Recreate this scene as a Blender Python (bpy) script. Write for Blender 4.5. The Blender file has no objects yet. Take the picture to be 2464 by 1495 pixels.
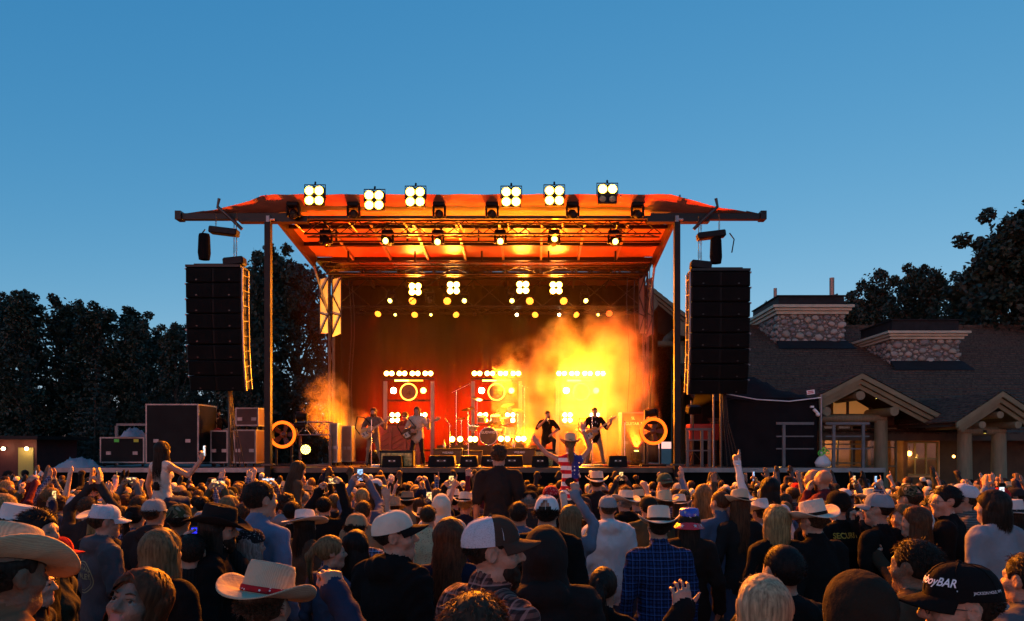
import bpy, bmesh, math, random
import numpy as np
from mathutils import Matrix, Vector, Euler
R = math.radians
SC = bpy.context.scene
COL = SC.collection

# ------------------------------------------------------------------ camera, sky, sun, exposure
CX, HY, F, CAMZ = 1280.0, 1075.0, 1640.0, 2.25
cam_d = bpy.data.cameras.new('camera')
cam = bpy.data.objects.new('camera', cam_d)
COL.objects.link(cam)
cam.location = (0, 0, CAMZ)
cam.rotation_euler = (R(90), 0, 0)
cam_d.sensor_width = 36.0
cam_d.lens = 36.0 * F / 2464.0
cam_d.shift_x = -(CX - 1232.0) / 2464.0
cam_d.shift_y = (HY - 747.5) / 2464.0
cam_d.clip_start = 0.05
cam_d.clip_end = 2000
SC.camera = cam

world = bpy.data.worlds.new('World')
SC.world = world
world.use_nodes = True
wn, wl = world.node_tree.nodes, world.node_tree.links
wn.clear()
w_out = wn.new('ShaderNodeOutputWorld')
w_bg = wn.new('ShaderNodeBackground')
w_sky = wn.new('ShaderNodeTexSky')
w_sky.sky_type = 'NISHITA'
w_sky.sun_disc = False
SUN_EL, SUN_AZ = 4.0, 205.0          # the sun is going down behind the camera
w_sky.sun_elevation = R(SUN_EL)
w_sky.sun_rotation = R(SUN_AZ)
w_sky.altitude = 1900
w_sky.air_density = 0.8
w_sky.dust_density = 0.3
w_sky.ozone_density = 2.5
w_bg.inputs['Strength'].default_value = 0.14
# dusk colour response of the whole sky, the same everywhere
w_sep = wn.new('ShaderNodeSeparateColor'); w_com = wn.new('ShaderNodeCombineColor')
wl.new(w_sky.outputs[0], w_sep.inputs[0])
for _i, (_g, _k) in enumerate(((1.3, 1.30), (.6, 1.36), (.35, 1.88))):
    _p = wn.new('ShaderNodeMath'); _p.operation = 'POWER'; _p.inputs[1].default_value = _g
    _q = wn.new('ShaderNodeMath'); _q.operation = 'MULTIPLY'; _q.inputs[1].default_value = _k
    wl.new(w_sep.outputs[_i], _p.inputs[0]); wl.new(_p.outputs[0], _q.inputs[0]); wl.new(_q.outputs[0], w_com.inputs[_i])
wl.new(w_com.outputs[0], w_bg.inputs['Color'])
wl.new(w_bg.outputs[0], w_out.inputs['Surface'])

sun_d = bpy.data.lights.new('sun', 'SUN')
sun_d.energy = 0.04
sun_d.angle = R(40)
sun_d.color = (1.0, 0.93, 0.86)
sun = bpy.data.objects.new('sun', sun_d)
COL.objects.link(sun)
sun.location = (8, -20, 30)
_sd = Vector((math.sin(R(SUN_AZ)), math.cos(R(SUN_AZ)), math.tan(R(SUN_EL)))).normalized()
sun.rotation_euler = _sd.to_track_quat('Z', 'Y').to_euler()

SC.view_settings.view_transform = 'Standard'
SC.view_settings.look = 'None'
SC.view_settings.exposure = 0.75
SC.view_settings.gamma = 1.0
SC.view_settings.use_curve_mapping = False
SC.cycles.use_denoising = True
SC.cycles.max_bounces = 5
SC.cycles.diffuse_bounces = 2
SC.cycles.glossy_bounces = 2
SC.cycles.transmission_bounces = 3
SC.cycles.transparent_max_bounces = 8
SC.cycles.volume_bounces = 0
SC.cycles.sample_clamp_indirect = 2.0
SC.cycles.sample_clamp_direct = 0.0
SC.cycles.caustics_reflective = False
SC.cycles.caustics_refractive = False
SC.cycles.use_light_tree = True
SC.cycles.use_adaptive_sampling = True
SC.cycles.adaptive_threshold = 0.02
SC.cycles.volume_step_rate = 1.0
SC.cycles.volume_max_steps = 64

# ------------------------------------------------------------------ helpers
def P(px, py, Y):
    """point of the photograph (2464 px wide) at depth Y metres"""
    return Vector(((px - CX) / F * Y, Y, CAMZ - (py - HY) / F * Y))

OFF = {}
_mesh_cache = {}

class MB:
    """collects shapes, builds ONE mesh object"""
    def __init__(s):
        s.v = []; s.f = []; s.mi = []; s.m = 0; s.sm = []; s.smooth = False
    def add(s, vs, fs, smooth=None):
        o = len(s.v)
        s.v.extend([tuple(x) for x in vs])
        sm = s.smooth if smooth is None else smooth
        for f in fs:
            s.f.append(tuple(i + o for i in f)); s.mi.append(s.m); s.sm.append(sm)
        return s
    def box(s, c, size, rot=None):
        x, y, z = size[0] / 2, size[1] / 2, size[2] / 2
        vs = [Vector((a * x, b * y, d * z)) for a in (-1, 1) for b in (-1, 1) for d in (-1, 1)]
        if rot is not None:
            m = rot if isinstance(rot, Matrix) else Euler(rot).to_matrix()
            vs = [m @ v for v in vs]
        c = Vector(c)
        return s.add([v + c for v in vs], [(0, 1, 3, 2), (4, 6, 7, 5), (0, 4, 5, 1), (2, 3, 7, 6), (0, 2, 6, 4), (1, 5, 7, 3)], False)
    def bbox(s, lo, hi):
        lo, hi = Vector(lo), Vector(hi)
        return s.box((lo + hi) / 2, hi - lo)
    def cbox(s, c, size, b=0.02, rot=None):
        """box with chamfered edges"""
        x, y, z = size[0] / 2, size[1] / 2, size[2] / 2
        bm = bmesh.new()
        bmesh.ops.create_cube(bm, size=1.0)
        for v in bm.verts:
            v.co = Vector((v.co.x * size[0], v.co.y * size[1], v.co.z * size[2]))
        bmesh.ops.bevel(bm, geom=bm.edges[:], offset=b, segments=1, profile=.5, affect='EDGES')
        m = Matrix.Identity(3) if rot is None else (rot if isinstance(rot, Matrix) else Euler(rot).to_matrix())
        c = Vector(c)
        bm.verts.index_update()
        s.add([m @ v.co + c for v in bm.verts], [[q.index for q in f.verts] for f in bm.faces], False)
        bm.free()
        return s
    def cyl(s, a, b, r, r2=None, n=8, caps=True, smooth=True):
        a, b = Vector(a), Vector(b)
        r2 = r if r2 is None else r2
        d = (b - a)
        if d.length < 1e-6: return s
        q = d.to_track_quat('Z', 'Y').to_matrix()
        vs = []
        for p, rr in ((a, r), (b, r2)):
            for i in range(n):
                t = 2 * math.pi * i / n
                vs.append(p + q @ Vector((rr * math.cos(t), rr * math.sin(t), 0)))
        s.add(vs, [(i, (i + 1) % n, n + (i + 1) % n, n + i) for i in range(n)], smooth)
        if caps:
            s.add(vs, [tuple(range(n - 1, -1, -1)), tuple(range(n, 2 * n))], False)
        return s
    def tube(s, pts, r, n=6, smooth=True):
        pts = [Vector(p) for p in pts]
        rs = r if isinstance(r, (list, tuple)) else [r] * len(pts)
        vs = []; up = None
        for i, p in enumerate(pts):
            d = (pts[min(i + 1, len(pts) - 1)] - pts[max(i - 1, 0)])
            if d.length < 1e-9: d = Vector((0, 0, 1))
            d.normalize()
            if up is None:
                up = Vector((0, 0, 1)) if abs(d.z) < .9 else Vector((1, 0, 0))
            x = up.cross(d)
            if x.length < 1e-6: x = Vector((1, 0, 0))
            x.normalize(); up = d.cross(x).normalized()
            for k in range(n):
                t = 2 * math.pi * k / n
                vs.append(p + (x * math.cos(t) + up * math.sin(t)) * rs[i])
        fs = []
        for i in range(len(pts) - 1):
            for k in range(n):
                fs.append((i * n + k, i * n + (k + 1) % n, (i + 1) * n + (k + 1) % n, (i + 1) * n + k))
        s.add(vs, fs, smooth)
        L = len(pts) - 1
        s.add(vs, [tuple(range(n - 1, -1, -1)), tuple(L * n + k for k in range(n))], False)
        return s
    def lathe(s, prof, c=(0, 0, 0), n=16, rot=None, sx=1, sy=1, smooth=True):
        m = Matrix.Identity(3) if rot is None else (rot if isinstance(rot, Matrix) else Euler(rot).to_matrix())
        c = Vector(c); vs = []; fs = []
        for (r, z) in prof:
            for i in range(n):
                t = 2 * math.pi * i / n
                vs.append(m @ Vector((r * math.cos(t) * sx, r * math.sin(t) * sy, z)) + c)
        for j in range(len(prof) - 1):
            for i in range(n):
                fs.append((j * n + i, j * n + (i + 1) % n, (j + 1) * n + (i + 1) % n, (j + 1) * n + i))
        s.add(vs, fs, smooth)
        return s
    def torus(s, c, Rr, r, rot=None, n=32, k=8, a0=0, a1=2 * math.pi):
        m = Matrix.Identity(3) if rot is None else (rot if isinstance(rot, Matrix) else Euler(rot).to_matrix())
        c = Vector(c); vs = []; fs = []
        for i in range(n):
            t = a0 + (a1 - a0) * i / n
            for j in range(k):
                u = 2 * math.pi * j / k
                vs.append(m @ Vector(((Rr + r * math.cos(u)) * math.cos(t), (Rr + r * math.cos(u)) * math.sin(t), r * math.sin(u))) + c)
        for i in range(n):
            for j in range(k):
                fs.append((i * k + j, ((i + 1) % n) * k + j, ((i + 1) % n) * k + (j + 1) % k, i * k + (j + 1) % k))
        return s.add(vs, fs, True)
    def disc(s, c, r, rot=None, n=20, r0=None):
        m = Matrix.Identity(3) if rot is None else (rot if isinstance(rot, Matrix) else Euler(rot).to_matrix())
        c = Vector(c)
        vs = [m @ Vector((r * math.cos(2 * math.pi * i / n), r * math.sin(2 * math.pi * i / n), 0)) + c for i in range(n)]
        return s.add(vs, [tuple(range(n))], False)
    def ball(s, c, r, n=10, sc=(1, 1, 1), rot=None):
        prof = [(max(1e-4, math.sin(math.pi * j / n)), -math.cos(math.pi * j / n)) for j in range(n + 1)]
        m = Matrix.Identity(3) if rot is None else (rot if isinstance(rot, Matrix) else Euler(rot).to_matrix())
        m = m @ Matrix.Diagonal((r * sc[0], r * sc[1], r * sc[2]))
        return s.lathe(prof, c, n + 4, m)
    def quad(s, *p):
        return s.add(p, [tuple(range(len(p)))], False)
    def prism(s, poly, d, origin=(0, 0, 0), rot=None):
        """2-D outline (x,z) pushed d along y"""
        m = Matrix.Identity(3) if rot is None else (rot if isinstance(rot, Matrix) else Euler(rot).to_matrix())
        o = Vector(origin); n = len(poly)
        vs = [m @ Vector((x, 0, z)) + o for x, z in poly] + [m @ Vector((x, d, z)) + o for x, z in poly]
        fs = [tuple(range(n - 1, -1, -1)), tuple(range(n, 2 * n))] + [(i, (i + 1) % n, n + (i + 1) % n, n + i) for i in range(n)]
        return s.add(vs, fs, False)
    def mesh(s, name, mats, off=(0, 0, 0)):
        me = bpy.data.meshes.new(name)
        ox, oy, oz = off
        me.from_pydata([(x - ox, y - oy, z - oz) for x, y, z in s.v], [], s.f)
        for m in (mats if isinstance(mats, (list, tuple)) else [mats]):
            me.materials.append(m)
        me.polygons.foreach_set('material_index', s.mi)
        me.polygons.foreach_set('use_smooth', s.sm)
        me.update()
        return me
    def build(s, name, mats, parent=None):
        off = OFF.get(parent.name, (0, 0, 0)) if parent else (0, 0, 0)
        o = bpy.data.objects.new(name, s.mesh(name, mats, off))
        COL.objects.link(o)
        if parent:
            o.parent = parent
            OFF[o.name] = off
        return o

def obj(name, me, parent=None):
    o = bpy.data.objects.new(name, me)
    COL.objects.link(o)
    if parent: o.parent = parent
    return o

def tag(o, label=None, cat=None, group=None, kind=None):
    if label: o['label'] = label
    if cat: o['category'] = cat
    if group: o['group'] = group
    if kind: o['kind'] = kind
    return o

def thing(name, label, cat, loc=(0, 0, 0), group=None, world=False):
    o = bpy.data.objects.new(name, None)
    o.empty_display_size = .1
    COL.objects.link(o)
    o.location = loc
    if world: OFF[o.name] = tuple(loc)
    return tag(o, label, cat, group)

def kids(o):
    return [c for c in COL.objects if c.parent == o]

CHILD = {}
def copy_tree(o, parent=None):
    c = o.copy(); COL.objects.link(c)
    c.parent = parent
    for ch in list(o.children):
        copy_tree(ch, c)
    return c

# ------------------------------------------------------------------ materials
MATS = {}
def mat(name, col=(.5, .5, .5), rough=.7, metal=0.0, var=0.0, vscale=4.0, bump=0.0, bscale=40.0, emit=None, es=0.0,
        spec=.5, trans=0.0, alpha=1.0, coat=0.0, sheen=0.0, stretch=None):
    if name in MATS: return MATS[name]
    m = bpy.data.materials.new(name); m.use_nodes = True
    nt = m.node_tree; N, L = nt.nodes, nt.links
    b = N['Principled BSDF']
    b.inputs['Base Color'].default_value = (*col, 1)
    b.inputs['Roughness'].default_value = rough
    b.inputs['Metallic'].default_value = metal
    b.inputs['Specular IOR Level'].default_value = spec
    if trans: b.inputs['Transmission Weight'].default_value = trans
    if alpha < 1: b.inputs['Alpha'].default_value = alpha
    if coat: b.inputs['Coat Weight'].default_value = coat
    if sheen:
        b.inputs['Sheen Weight'].default_value = sheen
        b.inputs['Sheen Roughness'].default_value = .5
    if var or bump:
        tc = N.new('ShaderNodeTexCoord')
        src = tc.outputs['Object']
        if stretch:
            mp = N.new('ShaderNodeMapping'); mp.inputs['Scale'].default_value = stretch
            L.new(src, mp.inputs['Vector']); src = mp.outputs[0]
    if var:
        nz = N.new('ShaderNodeTexNoise'); nz.inputs['Scale'].default_value = vscale; nz.inputs['Detail'].default_value = 5
        L.new(src, nz.inputs['Vector'])
        mr = N.new('ShaderNodeMapRange')
        mr.inputs['From Min'].default_value = .25; mr.inputs['From Max'].default_value = .75
        mr.inputs['To Min'].default_value = 1 - var; mr.inputs['To Max'].default_value = 1 + var
        L.new(nz.outputs['Fac'], mr.inputs['Value'])
        mx = N.new('ShaderNodeMix'); mx.data_type = 'RGBA'; mx.blend_type = 'MULTIPLY'
        mx.inputs['Factor'].default_value = 1
        mx.inputs['A'].default_value = (*col, 1)
        L.new(mr.outputs[0], mx.inputs['B'])
        L.new(mx.outputs['Result'], b.inputs['Base Color'])
    if bump:
        nb = N.new('ShaderNodeTexNoise'); nb.inputs['Scale'].default_value = bscale; nb.inputs['Detail'].default_value = 4
        L.new(src, nb.inputs['Vector'])
        bp = N.new('ShaderNodeBump'); bp.inputs['Strength'].default_value = min(1, bump); bp.inputs['Distance'].default_value = .02
        L.new(nb.outputs['Fac'], bp.inputs['Height'])
        L.new(bp.outputs[0], b.inputs['Normal'])
    if emit:
        b.inputs['Emission Color'].default_value = (*emit, 1)
        b.inputs['Emission Strength'].default_value = es
        m.cycles.emission_sampling = 'NONE'
    MATS[name] = m
    return m

black_metal = mat('black_metal', (.012, .012, .013), .5, .5, var=.3, vscale=6, spec=.2)
black_plastic = mat('black_plastic', (.006, .006, .006), .55, var=.3, bump=.15, bscale=90, spec=.12)
black_cloth = mat('black_cloth', (.006, .0055, .006), .9, spec=.05, var=.35, vscale=1.2, bump=.7, bscale=2.5, stretch=(3, 3, .5))
dark_steel = mat('dark_steel', (.06, .058, .055), .4, .8, var=.3, vscale=5)
aluminium = mat('aluminium', (.55, .55, .56), .35, .9, var=.2, vscale=8)
grey_steel = mat('grey_steel', (.22, .22, .23), .45, .7, var=.25, vscale=5)
white_paint = mat('white_paint', (.75, .75, .73), .5, var=.1)
steel_red = mat('steel_red', (.35, .03, .02), .45, .2)
AMBER = (1.0, 0.25, 0.003)
DEEP = (1.0, 0.16, 0.01)
lamp_white = mat('lamp_white', (.8, .8, .8), .3, emit=(1.0, .84, .42), es=34)
amber_glow = mat('amber_glow', (.8, .5, .1), .3, emit=(1.0, .50, .04), es=5)
lamp_orange = mat('lamp_orange', (.8, .4, .1), .3, emit=(1.0, .28, .02), es=3.2)
lamp_red = mat('lamp_red', (.8, .2, .1), .3, emit=(1.0, .07, .01), es=3.0)
lamp_yellow = mat('lamp_yellow', (.8, .8, .1), .3, emit=(1.0, .8, .12), es=5)
ring_glow = mat('ring_glow', (.8, .4, .1), .3, emit=(1.0, .36, .03), es=4.5)
ring_red = mat('ring_red', (.06, .012, .004), .5, spec=.1, emit=(1.0, .10, .005), es=2.0)

def lamp(name, kind, loc, target=None, energy=100, color=AMBER, size=.1, spot=90, blend=.6, parent=None, soft=.1):
    d = bpy.data.lights.new(name, kind)
    d.energy = energy; d.color = color
    if kind == 'SPOT':
        d.spot_size = R(spot); d.spot_blend = blend; d.shadow_soft_size = soft
    elif kind == 'POINT': d.shadow_soft_size = soft
    elif kind == 'AREA': d.shape = 'DISK'; d.size = size
    o = bpy.data.objects.new(name, d); COL.objects.link(o)
    loc = Vector(loc)
    if target is not None:
        o.rotation_euler = (loc - Vector(target)).to_track_quat('Z', 'Y').to_euler()
    if parent:
        o.parent = parent
        loc = loc - Vector(OFF.get(parent.name, (0, 0, 0)))
    o.location = loc
    return o
# ------------------------------------------------------------------ ground
SLOPE, GFLAT = 0.0255, 20.0
def ground_z(y):
    return .12 - SLOPE * min(max(y, -5.0), GFLAT)
asphalt = mat('trodden_ground', (.045, .04, .03), .95, var=.45, vscale=1.5, bump=.6, bscale=25)
gb = MB()
ys = [-60, -5, 0, 4, 8, 12, 16, 20, 40, 120, 900]
xs = [-700, -60, -20, 0, 20, 60, 700]
vs = [(x, y, ground_z(y)) for y in ys for x in xs]
fs = [(j * 7 + i, j * 7 + i + 1, (j + 1) * 7 + i + 1, (j + 1) * 7 + i) for j in range(len(ys) - 1) for i in range(6)]
gb.add(vs, fs)
tag(gb.build('ground', asphalt), kind='structure')

# ------------------------------------------------------------------ trees
def leaf_mat(name, col, col2):
    m = bpy.data.materials.new(name); m.use_nodes = True
    N, L = m.node_tree.nodes, m.node_tree.links
    b = N['Principled BSDF']; b.inputs['Roughness'].default_value = .65
    nz = N.new('ShaderNodeTexNoise'); nz.inputs['Scale'].default_value = .9; nz.inputs['Detail'].default_value = 3
    tc = N.new('ShaderNodeTexCoord'); L.new(tc.outputs['Object'], nz.inputs['Vector'])
    cr = N.new('ShaderNodeValToRGB')
    cr.color_ramp.elements[0].position = .35; cr.color_ramp.elements[0].color = (*col, 1)
    cr.color_ramp.elements[1].position = .68; cr.color_ramp.elements[1].color = (*col2, 1)
    L.new(nz.outputs['Fac'], cr.inputs[0]); L.new(cr.outputs[0], b.inputs['Base Color'])
    return m
leaf_a = leaf_mat('cottonwood_leaves', (.007, .014, .006), (.018, .031, .012))
leaf_b = leaf_mat('spruce_needles', (.016, .028, .02), (.035, .052, .038))
bark = mat('bark', (.05, .04, .03), .95, var=.4, vscale=3, bump=.8, bscale=12)

def leaves_mesh(name, centers, radii, per, size, rng, mt, flat=1.0):
    """small rhombic leaf faces scattered through clumps"""
    V = []
    for c, r in zip(centers, radii):
        n = int(per)
        d = rng.normal(size=(n, 3)); d /= np.linalg.norm(d, axis=1)[:, None]
        rad = r * rng.uniform(.25, 1.05, n) ** .6
        p = np.array(c) + d * rad[:, None] * np.array([1, 1, flat])
        a = rng.normal(size=(n, 3)); a /= np.linalg.norm(a, axis=1)[:, None]
        b = np.cross(a, rng.normal(size=(n, 3))); b /= np.linalg.norm(b, axis=1)[:, None]
        s = size * rng.uniform(.6, 1.4, n)[:, None]
        V.append(np.stack([p - a * s, p - b * s * .62, p + a * s, p + b * s * .62], 1))
    V = np.concatenate(V).reshape(-1, 3)
    nf = len(V) // 4
    me = bpy.data.meshes.new(name)
    me.vertices.add(len(V)); me.vertices.foreach_set('co', V.astype(np.float32).ravel())
    me.loops.add(nf * 4); me.loops.foreach_set('vertex_index', np.arange(nf * 4, dtype=np.int32))
    me.polygons.add(nf); me.polygons.foreach_set('loop_start', np.arange(0, nf * 4, 4, dtype=np.int32))
    me.materials.append(mt); me.update(calc_edges=True)
    return me

def cottonwood(seed, H, W, nclump, per, size, base=.22):
    rng = np.random.default_rng(seed)
    tr = MB()
    lean = rng.uniform(-.03, .03, 2) * H
    top = Vector((lean[0], lean[1], H * .8))
    tr.tube([(0, 0, -.3), (lean[0] * .2, lean[1] * .2, H * .25), (lean[0] * .6, lean[1] * .6, H * .55), top],
            [.022 * H, .018 * H, .011 * H, .003 * H], 8)
    cen, rad = [], []
    for k in range(nclump):
        t = rng.uniform(base, 1.0) if k > 3 else (.93, .97, .9, .86)[k]
        env = W * (math.sin(math.pi * min(1, (t - base + .12) / (1.13 - base))) ** .7)
        a = rng.uniform(0, 2 * math.pi); rr = env * rng.uniform(.35, 1) * (1 if k > 3 else .5)
        c = (rr * math.cos(a) + lean[0] * t, rr * math.sin(a) + lean[1] * t, t * H)
        cen.append(c); rad.append(H * rng.uniform(.045, .085))
        if k % 2 == 0:
            z0 = max(.15, t - .22) * H
            tr.tube([(lean[0] * z0 / H, lean[1] * z0 / H, z0), (c[0] * .5, c[1] * .5, (z0 + c[2]) / 2 + .02 * H), c], [.006 * H, .004 * H, .0015 * H], 5)
        # a few outlying sprigs
        cen.append((c[0] + rng.normal() * .05 * H, c[1] + rng.normal() * .05 * H, c[2] + rng.uniform(.02, .09) * H)); rad.append(H * .028)
    per_l = np.array(rad)
    V = leaves_mesh('crown', cen, rad, per, size, rng, leaf_a)
    return tr.mesh('trunk', bark), V

def spruce(seed, H, W, size):
    rng = np.random.default_rng(seed)
    tr = MB(); tr.tube([(0, 0, -.3), (0, 0, H * .5), (0, 0, H)], [.018 * H, .01 * H, .002 * H], 7)
    cen, rad = [], []
    for lv in range(26):
        t = lv / 26.0
        w = W * (1 - t) ** .9
        n = int(6 + 8 * (1 - t))
        for k in range(n):
            a = rng.uniform(0, 6.283)
            for q in (.45, .75, 1.0):
                cen.append((w * q * math.cos(a), w * q * math.sin(a), H * (.06 + .93 * t) - .12 * w * q)); rad.append(.16 + .28 * (1 - t) * (1.2 - q))
    return tr.mesh('trunk', bark), leaves_mesh('crown', cen, rad, 14, size, rng, leaf_b, .35)

TREEM = [cottonwood(s, 14, w, n, int(p * 1.35), .125, b) for s, w, n, p, b in ((1, 3.0, 80, 85, .06), (2, 2.5, 75, 85, .05), (3, 3.6, 90, 80, .08), (4, 2.1, 70, 85, .04))]
TREEM_FINE = cottonwood(9, 14, 3.4, 110, 120, .13, .08)
def put_tree(px, py, Y, kind, label, group=None, w=1.0, rz=0):
    t = TREEM_FINE if kind == 'f' else (SPR if kind == 's' else TREEM[kind])
    top = P(px, py, Y)
    h0 = 14.0
    s = (top.z - ground_z(Y)) / (h0 * (1.0 if kind == 's' else 1.06))
    o = thing('spruce_tree' if kind == 's' else 'cottonwood_tree', label, 'tree', (top.x, Y, ground_z(Y)), group)
    o.scale = (s * w, s * w, s); o.rotation_euler = (0, 0, rz)
    obj('trunk', t[0], o); obj('crown', t[1], o)
    return o
SPR = spruce(7, 14, 3.6, .17)
g = 'dark trees beyond the left wing of the stage'
rt = random.Random(5)
for i, (px, py, Y, k, w, lab) in enumerate([
    (-40, 700, 52, 0, 1.0, 'tall dark cottonwood at the far left edge of the photo'),
    (18, 712, 55, 1, .95, 'dark cottonwood over the red hut, second from the left edge'),
    (72, 716, 50, 3, 1.1, 'slim dark cottonwood between two broader ones above the red hut'),
    (135, 722, 54, 0, 1.05, 'broad dark cottonwood left of the pale spruce'),
    (190, 725, 57, 2, .85, 'round-topped dark cottonwood behind the pale spruce, on its left'),
    (248, 738, 52, 1, 1.1, 'dark cottonwood directly above the pale spruce'),
    (300, 752, 55, 3, 1.2, 'dark cottonwood just right of the pale spruce top'),
    (345, 775, 53, 0, .9, 'dark cottonwood with its top halfway down the falling tree line'),
    (390, 800, 56, 1, 1.0, 'lowest dark cottonwood in the dip of the tree line'),
    (432, 790, 46, 3, 1.0, 'dark cottonwood next to the left hanging speaker column'),
    (500, 760, 58, 2, 1.0, 'dark cottonwood hidden behind the left hanging speaker column')]):
    put_tree(px, py, Y, k, lab, g, w, rt.uniform(0, 6))
put_tree(230, 865, 40, 's', 'greyish spruce standing in front of the dark tree line, above the white tarp', None, 1.0)
put_tree(640, 596, 38, 'f', 'tall cottonwood in leaf between the left speaker column and the stage mast', 'cottonwoods rising behind the stage mast', .85)
put_tree(715, 628, 41, 'f', 'cottonwood in leaf between the left mast and the lit truss tower', 'cottonwoods rising behind the stage mast', .95, 2.1)
put_tree(590, 690, 43, 2, 'lower cottonwood half hidden behind the left speaker column', 'cottonwoods rising behind the stage mast', .8, 1.1)
g = 'trees rising over the lodge roof'
for px, py, Y, k, w, rz, lab in [
    (1838, 742, 52, 3, .6, 0, 'treetop just peeking over the nearer stone roof block'),
    (2045, 705, 50, 1, .9, 1, 'small cottonwood between the two roof vent pipes and the taller trees'),
    (2120, 655, 50, 0, .9, 2, 'cottonwood over the gap between the two stone roof blocks'),
    (2190, 640, 52, 2, .9, 3, 'broad round cottonwood above the lower stone roof block'),
    (2250, 645, 48, 1, 1.0, 4, 'cottonwood over the right end of the lower stone roof block'),
    (2325, 690, 50, 3, 1.2, 5, 'thin cottonwood in the dip before the tallest tree'),
    (2380, 690, 42, 2, .8, 2.6, 'bushy cottonwood tucked against the tallest tree on the right'),
    (2445, 500, 38, 'f', 1.15, 1.2, 'tallest cottonwood, at the right edge of the photo'),
    (2560, 480, 36, 'f', 1.0, 3.2, 'cottonwood cut off by the right edge of the photo')]:
    put_tree(px, py, Y, k, lab, g, w, rz)

# undergrowth closing the foot of the wood
def thicket(x0, x1, y, h, seed, label):
    rng = np.random.default_rng(seed)
    cen, rad = [], []
    for x in np.arange(x0, x1, .55):
        for k in range(int(h / .55)):
            cen.append((x + rng.normal() * .3, y + rng.normal() * .8, -.3 + k * .55 + rng.normal() * .3)); rad.append(rng.uniform(.5, .9))
    o = obj('undergrowth', leaves_mesh('undergrowth', cen, rad, 16, .2, rng, leaf_a))
    tag(o, label, 'undergrowth', kind='stuff')
thicket(-52, -8, 57, 7.5, 31, 'dark undergrowth filling the foot of the wood on the left')
thicket(-22, -9, 44, 4.5, 32, 'dark bushes behind the left wing of the stage')

# ------------------------------------------------------------------ lodge
shingle = mat('cedar_shingles', (.075, .052, .038), .9, var=.65, vscale=5, spec=.1, bump=.5, bscale=30, stretch=(2.5, 1, 1))
trim_pale = mat('pale_trim', (.42, .38, .27), .7, var=.15, vscale=3)
trim_green = mat('olive_trim', (.17, .15, .08), .7, var=.2, vscale=3)
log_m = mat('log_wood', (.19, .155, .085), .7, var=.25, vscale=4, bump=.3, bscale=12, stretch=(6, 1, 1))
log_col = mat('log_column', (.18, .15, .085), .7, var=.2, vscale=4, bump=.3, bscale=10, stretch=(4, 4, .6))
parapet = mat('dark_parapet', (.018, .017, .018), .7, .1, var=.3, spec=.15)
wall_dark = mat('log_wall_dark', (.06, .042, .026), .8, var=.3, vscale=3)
glass = mat('window_glass', (.03, .03, .03), .06, 0, spec=.7)
stone_ms = [mat('river_stone_%d' % i, c, .85, var=.25, vscale=9, bump=.35, bscale=25) for i, c in enumerate(
    [(.30, .28, .24), (.22, .21, .19), (.36, .33, .27), (.27, .24, .19), (.18, .175, .17), (.33, .29, .22)])]
mortar = mat('mortar', (.12, .11, .095), .95, var=.3, vscale=6, bump=.6, bscale=40)
copper_pipe = mat('vent_pipe', (.33, .2, .15), .5, .5)

lodge = thing('lodge', 'log lodge with stepped shingle roof, stone roof blocks and lit windows', 'building', (16, 26, ground_z(26)), world=True)
SLP = .46
def roof_z(y): return 5.9 + SLP * (y - 31)
# main roof: courses of shingles as a saw-tooth
def course_roof(mb, x0, x1, y0, y1, zf, step=.19, lift=.035):
    n = int(round((y1 - y0) / step)); d = (y1 - y0) / n
    rr = random.Random(3)
    for i in range(n):
        a = y0 + i * d; b = a + d * 1.25
        nx = max(1, int((x1 - x0) / 2.5))
        for k in range(nx):
            xa = x0 + (x1 - x0) * k / nx; xb = x0 + (x1 - x0) * (k + 1) / nx
            j = rr.uniform(-.012, .012)
            za = zf(a) + lift + j; zb = zf(b) + .004
            mb.add([(xa, a, za), (xb, a, za), (xb, b, zb), (xa, b, zb), (xa, a, zf(a) - .02), (xb, a, zf(a) - .02)],
                   [(0, 1, 2, 3), (4, 5, 1, 0)])
mr = MB()
course_roof(mr, 6.5, 40, 24.0, 37.1, roof_z, .3, .07)
mr.quad((6.5, 37.1, roof_z(37.1) + .03), (40, 37.1, roof_z(37.1) + .03), (40, 50, 2.6), (6.5, 50, 2.6))
mr.quad((6.5, 24.02, roof_z(24) - .14), (6.5, 37.1, roof_z(37.1) - .14), (40, 37.1, roof_z(37.1) - .14), (40, 24.02, roof_z(24) - .14))
rf = mr.build('roof', shingle, lodge)
rd = MB(); rd.bbox((6.5, 36.9, roof_z(37.1) - .02), (40, 37.35, roof_z(37.1) + .14)); rd.build('ridge_cap', shingle, rf)
fa = MB(); fa.bbox((6.5, 23.9, roof_z(24) - .22), (40, 23.98, roof_z(24) + .01)); fa.build('fascia', wall_dark, rf)
MB().bbox((6.6, 25.6, ground_z(26) - .1), (39.8, 26, roof_z(26) - .16)).build('wall', wall_dark, lodge)

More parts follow.
